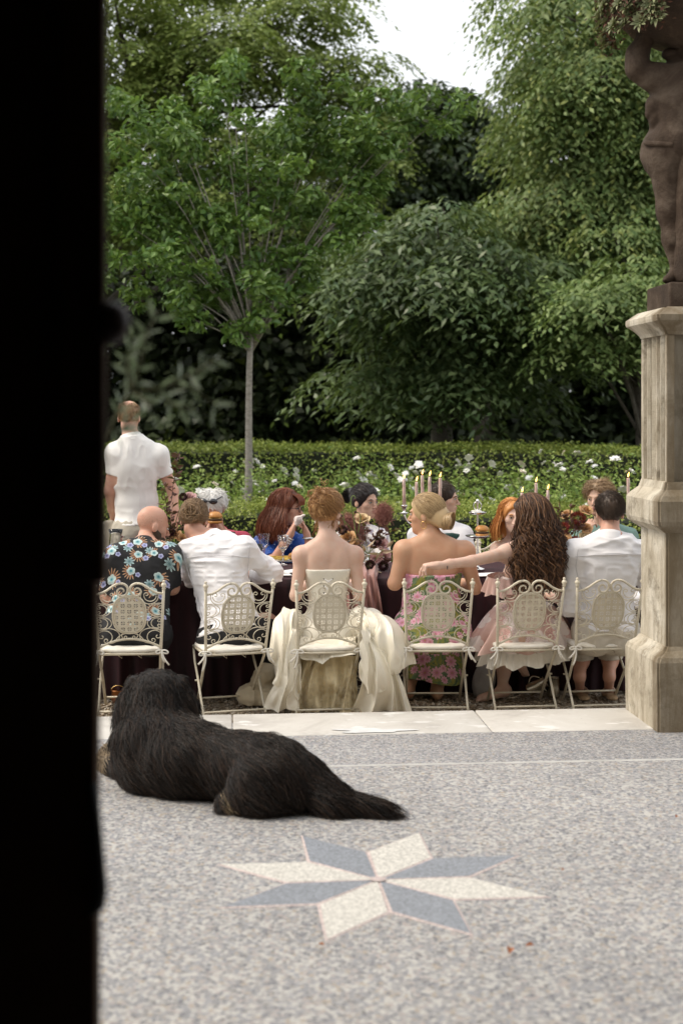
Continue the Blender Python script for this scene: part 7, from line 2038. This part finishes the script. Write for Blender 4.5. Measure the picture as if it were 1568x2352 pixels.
R_PNK = rose_data(2, petmat('pink_petal', (.50, .24, .22), (.72, .48, .46)))
R_YEL = rose_data(3, petmat('cream_petal', (.50, .33, .14), (.74, .58, .34)))
M_dahlia = leafmat('dark_petal', [(.018, .003, .006), (.045, .006, .012), (.03, .004, .009)], .6, .1)
M_burg = leafmat('burgundy_leaf', [(.035, .010, .012), (.075, .022, .022), (.11, .04, .035), (.05, .018, .022)], .45, .25)
M_tanl = leafmat('dry_leaf', [(.42, .31, .19), (.58, .46, .32), (.34, .22, .13)], .75, .2)
M_prot = leafmat('protea_red', [(.10, .006, .010), (.22, .015, .02), (.34, .035, .03)], .6, .2)
M_smoke = hairmat('smoke_bush', (.30, .12, .10), (.46, .22, .18), .8)
M_stem = mat('flower_stem', (.14, .20, .05), .6, .2, 20)
def dahlia_data(m, n=46, sh=.42):
    C = []; D = []; N = []
    for k in range(n):
        z = 1 - 1.35 * k / n; a = k * 2.399; rr_ = math.sqrt(max(.02, 1 - z * z)); d = np.array([rr_ * math.cos(a), rr_ * math.sin(a), z]); C.append(d * .66); D.append(d); N.append(np.cross(d, nrm(np.cross(d, (0, 0, 1.01)))))
    V, F = leaves(np.array(C), np.array(D), np.array(N), .62, sh, .3); return data_from('dahlia', V, F, m, smooth=False)
DAH = dahlia_data(M_dahlia); PRO = dahlia_data(M_prot, 110, .10)
def leaf_data(m, nm='leaf'):
    V, F = leaves(np.array([[0, 0, .5]]), np.array([[0, 0, 1.0]]), np.array([[0, -1.0, 0]]), 1.0, .62, .22); return data_from(nm, V, F, m, smooth=False)
LF_B = leaf_data(M_burg); LF_T = leaf_data(M_tanl)
def dir_rot(o, d, roll=0): o.rotation_mode = 'QUATERNION'; o.rotation_quaternion = Vector(d).to_track_quat('Z', 'Y') @ Matrix.Rotation(roll, 4, 'Z').to_quaternion()
def arrange(c, label, blooms, sprigs, seed, smoke=(), vase=True):
    r = np.random.default_rng(seed); root = thing('flower_arrangement', c, label, 'flowers')
    if vase: V, F = lathe([(.001, 0), (.05, 0), (.07, .03), (.06, .08), (.045, .10), (.05, .11), (.001, .105)], 20, c); mk('vase', V, F, M_silver, root)
    neck = c + np.array([0, 0, .10])
    mbs = []
    for nm, dat, px, py, Y, s in blooms:
        p_ = at(px, py, Y); o = link(nm, dat, root, p_ - c); o.scale = (s, s, s * .95)
        d = nrm(p_ - neck) * .45 + np.array([r.normal(0, .2), -.75, .5]); dir_rot(o, d, r.uniform(0, 6))
        kk = np.linspace(0, 1, 7)[:, None]; P = neck * (1 - kk) ** 2 + 2 * (neck * .4 + p_ * .6 + np.array([0, 0, .04])) * kk * (1 - kk) + (p_ - nrm(d) * s * .3) * kk ** 2
        mbs.append(P)
    V, F = strands(np.array(mbs), .0028, 5); props(mk('stems', V, F, M_stem, root), kind='stuff')
    for dat, px, py, Y, ln, n, dx, dz in sprigs:      # leafy twigs
        p0 = at(px, py, Y); d = nrm([dx, r.normal(0, .15), dz]); tw = np.array([p0 + d * ln * k + np.array([0, 0, .02 * math.sin(k * 4)]) for k in np.linspace(0, 1, 7)])
        V, F = tube(tw, np.linspace(.0024, .001, 7), 5); mk('twig', V, F, M_burg if dat is LF_B else M_stem, root)
        for k in range(n):
            t = (k + .5) / n; q = p0 + d * ln * t; a = r.uniform(0, 6.28); s = r.uniform(.032, .055)
            o = link('leaf', dat, root, q - c); o.scale = (s, s, s * r.uniform(.9, 1.3) * (2.1 if dat is LF_T else 1)); dir_rot(o, d * .4 + np.array([math.cos(a), math.sin(a) * .8 - .2, r.uniform(-.4, .6)]), r.uniform(0, 6))
    for px, py, Y, rx, rz, n in smoke:
        p_ = at(px, py, Y); q = r.normal(0, .5, (n, 3)); q = q / np.maximum(1, np.linalg.norm(q, axis=1, keepdims=True)); C = p_ + q * np.array([rx, rx * .7, rz])
        k = np.linspace(0, 1, 6)[None, :, None]; P = C[:, None] + r.normal(0, .016, (n, 1, 3)) * k + r.normal(0, .004, (n, 6, 3))
        V, F = strands(P, .0009); props(mk('smoke_plume', V, F, M_smoke, root), kind='stuff')
    return root
arrange(tbl(845, 9.56), 'loose arrangement of caramel roses, smoke bush and dry leaves right of the bride',
        [('rose', R_CAR, 799, 1236, 9.46, .062), ('rose', R_YEL, 831, 1192, 9.6, .058), ('rose', R_PNK, 878, 1250, 9.5, .052), ('rose', R_PNK, 884, 1278, 9.5, .048), ('rose', R_CAR, 812, 1256, 9.44, .045), ('rose', R_PNK, 862, 1284, 9.46, .04), ('dahlia', DAH, 787, 1218, 9.44, .040), ('dahlia', DAH, 866, 1244, 9.46, .036), ('dahlia', DAH, 780, 1186, 9.5, .020), ('dahlia', DAH, 850, 1298, 9.4, .04), ('dahlia', DAH, 880, 1300, 9.44, .04)],
        [(LF_B, 850, 1260, 9.5, .16, 9, .35, .8), (LF_B, 870, 1240, 9.5, .13, 7, .7, .5), (LF_B, 840, 1245, 9.48, .14, 6, -.1, 1), (LF_T, 835, 1290, 9.42, .14, 7, .1, 1), (LF_T, 820, 1285, 9.4, .12, 5, -.7, .4), (LF_T, 860, 1290, 9.42, .13, 6, .6, .7), (LF_B, 865, 1290, 9.46, .08, 7, .5, .1), (LF_T, 842, 1300, 9.38, .08, 4, .2, -.4), (LF_B, 800, 1262, 9.44, .08, 5, .4, .2)],
        5, [(880, 1182, 9.58, .055, .075, 1500), (800, 1205, 9.62, .07, .075, 1300), (825, 1222, 9.6, .06, .09, 900)])
sc2 = thing('scabiosa_stalks', tbl(803, 9.5), 'curling green stalks with dark buds beside the dark-haired woman', 'flowers')
for pts in (((818, 1235), (812, 1190), (806, 1165), (805, 1146), (810, 1137), (816, 1141), (815, 1148)), ((822, 1225), (826, 1200), (829, 1190), (825, 1178), (816, 1176)), ((795, 1240), (792, 1205), (788, 1185), (786, 1168), (790, 1160))):
    P = np.array([at(x, y, 9.5) for x, y in pts]); t = np.linspace(0, len(P) - 1, 24); P = np.stack([np.interp(t, np.arange(len(P)), P[:, i]) for i in range(3)], 1)
    for _ in range(3): P[1:-1] = (P[:-2] + P[1:-1] * 2 + P[2:]) / 4
    V, F = tube(P, .0032, 6); mk('stalk', V, F, M_stem, sc2)
    V, F = uv_sphere(P[-1], (.010, .010, .009), 8, 6); mk('bud', V, F, M_dahlia, sc2)
arrange(tbl(1312, 9.6), 'arrangement of orange roses, dark red proteas and burgundy leaves beside the barefoot man',
        [('rose', R_CAR, 1346, 1172, 9.56, .050), ('rose', R_CAR, 1300, 1182, 9.66, .048), ('rose', R_CAR, 1345, 1213, 9.6, .05), ('rose', R_YEL, 1346, 1236, 9.56, .055), ('rose', R_CAR, 1296, 1242, 9.5, .062), ('rose', R_CAR, 1288, 1258, 9.5, .045), ('protea', PRO, 1328, 1190, 9.58, .062), ('protea', PRO, 1294, 1212, 9.54, .050), ('protea', PRO, 1320, 1248, 9.5, .060), ('protea', PRO, 1322, 1210, 9.6, .045)],
        [(LF_B, 1300, 1210, 9.6, .14, 10, -.4, 1), (LF_B, 1310, 1240, 9.54, .14, 10, .0, 1), (LF_B, 1320, 1225, 9.56, .1, 8, .3, .6), (LF_B, 1300, 1265, 9.48, .1, 9, -.2, -.5), (LF_B, 1290, 1190, 9.62, .09, 7, -.5, .5), (LF_B, 1310, 1190, 9.62, .08, 6, -.1, 1), (LF_B, 1290, 1290, 9.46, .12, 10, -.1, .3)], 6)
arrange(tbl(385, 9.62), 'tall burgundy branches and a pink rose between the bald man and the hair bun',
        [('rose', R_PNK, 434, 1142, 9.6, .050), ('dahlia', DAH, 421, 1142, 9.58, .036), ('rose', R_CAR, 405, 1228, 9.56, .04), ('rose', R_CAR, 420, 1236, 9.56, .04), ('dahlia', DAH, 392, 1222, 9.56, .04)],
        [(LF_B, 394, 1150, 9.6, .33, 19, .12, 1), (LF_B, 384, 1185, 9.6, .22, 15, -.1, 1), (LF_B, 392, 1235, 9.58, .22, 17, .05, 1), (LF_B, 400, 1110, 9.62, .2, 10, .2, 1), (LF_B, 398, 1240, 9.56, .12, 10, .3, .6), (LF_B, 390, 1240, 9.56, .1, 8, -.4, .8)], 8)

# ================================================================= UNDER THE CHAIRS AND AROUND
M_pewter = mat('pewter', (.55, .52, .44), .25, .1, metal=1.0)
def tankard(c, d, label):
    root = thing('metal_jug', c, label, 'jug'); d = nrm(d); n0 = nrm(np.cross(d, (0, 1, 0))); n1 = np.cross(d, n0)
    V, F = lathe([(.001, 0), (.04, 0), (.042, .01), (.036, .06), (.034, .12), (.038, .125), (.033, .12), (.031, .01), (.001, .008)], 20); V = V @ np.array([n0, n1, d]) + c; mk('vessel', V, F, M_pewter, root)
    P = [c + d * (.025 + .08 * t) + n0 * (.036 + .03 * math.sin(math.pi * t)) for t in np.linspace(0, 1, 9)]; V, F = tube(P, .005, 6); mk('handle', V, F, M_pewter, root)
z0 = GZ + .01
tankard(at(1270, HY, 8.98) * np.array([1, 1, 0]) + np.array([0, 0, z0]), (0.05, 0, 1), 'upright pewter jug on the gravel under the curly-haired woman')
tankard(at(1212, HY, 8.95) * np.array([1, 1, 0]) + np.array([0, 0, z0 + .045]), (.85, -.2, .5), 'pewter jug tipped over on the gravel under the curly-haired woman')
def soft(name, c, prims, m, label, cat, amp=.012, sc=20):
    g = Fld(.009)
    for q, rd in prims: g.ell(c + np.array(q), rd, None, .04)
    V, F = g.mesh(lambda F_, X, Y, Z: np.maximum(creases(amp, sc, 9)(F_, X, Y, Z), -(Z - GZ - .004))); props(mk(name, V, F, m, origin=c), label, cat)
c = at(592, HY, 8.78); c[2] = GZ
soft('cloth_bundle', c, [((-.03, 0, .06), (.10, .09, .07)), ((.05, .02, .16), (.08, .08, .09)), ((.08, -.04, .05), (.07, .07, .06))], mat('muslin', (.62, .53, .38), .95, .12, 14, .4, 120), 'crumpled cream cloth bundle on the gravel left of the gown', 'cloth')
c = at(1108, HY, 9.0); c[2] = GZ
soft('gift_bag', c, [((0, 0, .08), (.07, .06, .09)), ((.02, 0, .15), (.06, .05, .08))], mat('grey_organza', (.34, .33, .33), .5, .1, 10), 'pale grey drawstring bag on the gravel between two chairs', 'bag', .006)
for k, (px, lab) in enumerate(((1338, 'left one of the tan sandals under the barefoot man'), (1402, 'right one of the tan sandals under the barefoot man'))):
    c = at(px, HY, 8.95); c[2] = GZ; root = thing('sandal', c, lab, 'sandal', 'pair of sandals under the barefoot man')
    g = Fld(.007); g.ell(c + np.array([0, -.04, .018]), (.036, .06, .016), None, .02).ell(c + np.array([0, .08, .016]), (.045, .08, .014), None, .03); V, F = g.mesh(); mk('sole', V, F, mat('cork', (.30, .20, .11), .85, .2, 60), root)
    P = [c + np.array([.042 * math.cos(t), .06, .02 + .045 * math.sin(t)]) for t in np.linspace(0, math.pi, 9)]; V, F = tube(P, .010, 8); mk('strap', V, F, M_heel, root)
c = at(272, HY, 8.85); c[2] = GZ
pot = thing('copper_pot', c, 'small copper pot glinting on the gravel under the bald man', 'pot')
V, F = lathe([(.001, 0), (.035, 0), (.045, .03), (.042, .07), (.046, .08), (.042, .08), (.038, .06), (.038, .015), (.001, .01)], 22, c); mk('vessel', V, F, mat('copper', (.32, .13, .05), .35, .2, metal=1.0), pot)
P = [c + np.array([.043 * math.cos(t), 0, .075 + .03 * math.sin(t)]) for t in np.linspace(0, math.pi, 9)]; V, F = tube(P, .004, 6); mk('handle', V, F, M_gold, pot)
g = Fld(.009); c = at(262, 1245, 10.75)
g.ell(c, (.20, .06, .16), None, .03); g.ell(c + np.array([.0, .02, -.18]), (.19, .07, .14), None, .06)
V, F = g.mesh(creases(.014, 12, 19)); props(mk('jacket', V, F, M_khaki, origin=c), 'khaki jacket hung over a chair behind the bald man', 'jacket')
o = copy_tree(first); o['label'] = 'cream iron chair across the table with the khaki jacket on it'; p = at(262, HY, 10.86); p[2] = GZ; set_at(o, p, 184.6)
# fallen leaves on the terrace
M_fall = leafmat('fallen_leaf', [(.32, .16, .03), (.40, .13, .05), (.22, .12, .05)], .8, .1)
for px, py, s, lab in ((1170, 2192, .05, 'yellow brown fallen leaf on the terrace below the star'), (1216, 2180, .03, 'small orange fallen leaf right of the yellow one'), (1553, 1882, .03, 'tiny fallen leaf near the right edge of the terrace'), (738, 2178, .022, 'tiny reddish leaf on the terrace left below the star'), (1292, 2005, .02, 'dry speck of leaf right of the star tip')):
    p = at(px, py, CH * FL / (py - HY)); p[2] = .012; a = px
    V, F = leaves(np.array([p]), np.array([[math.cos(a), math.sin(a), .1]]), np.array([[.2, -.2, 1.0]]), s, s * .5, .5); props(mk('fallen_leaf', V, F, M_fall, origin=p, smooth=False), lab, 'leaf')

# ---- olive tree twig reaching in beside the door
r = np.random.default_rng(19)
M_olive = leafmat('olive_leaf', [(.09, .09, .065), (.09, .14, .07), (.27, .33, .27), (.10, .16, .04)], .4, .35, .6)
OY = 3.0
c = at(215, 1150, OY)
ol = thing('olive_twig', c, 'olive twig with grey green leaves reaching in beside the door', 'olive twig')
LO = data_from('leaf', *leaves(np.array([[0, 0, .5]]), np.array([[0, 0, 1.0]]), np.array([[0, -1.0, 0]]), 1.0, .27, .15), M_olive, smooth=False)
for pts in (((215, 1150), (265, 1010), (310, 930), (370, 925), (440, 920), (500, 960)), ((310, 930), (330, 870), (345, 800), (372, 745)), ((370, 925), (430, 900), (470, 880), (515, 850)), ((310, 930), (300, 860), (312, 800)), ((370, 925), (400, 960), (455, 975)), ((265, 1010), (280, 1025), (305, 1000)), ((310, 930), (355, 960), (352, 985)), ((265, 1010), (285, 960), (330, 900))):
    P = np.array([at(x - 8, y - 32, OY + .05 * math.sin(x * .05)) for x, y in pts]); t = np.linspace(0, len(P) - 1, 16); P = np.stack([np.interp(t, np.arange(len(P)), P[:, i]) for i in range(3)], 1)
    V, F = tube(P, np.linspace(.0035, .0015, 16), 6); mk('stem', V, F, M_twig, ol)
    for k in range(4 if len(pts) < 5 else 9, 16, 3):
        for s in (-1, 1):
            d = nrm(P[min(k + 1, 15)] - P[k - 1]); sd = nrm(np.cross(d, (0, 1, 0))) * s
            o = link('leaf', LO, ol, P[k] - c); q = r.uniform(.036, .056); o.scale = (q, q, q); dir_rot(o, d * .8 + sd * r.uniform(.5, 1) + r.normal(0, .25, 3), r.uniform(0, 6))
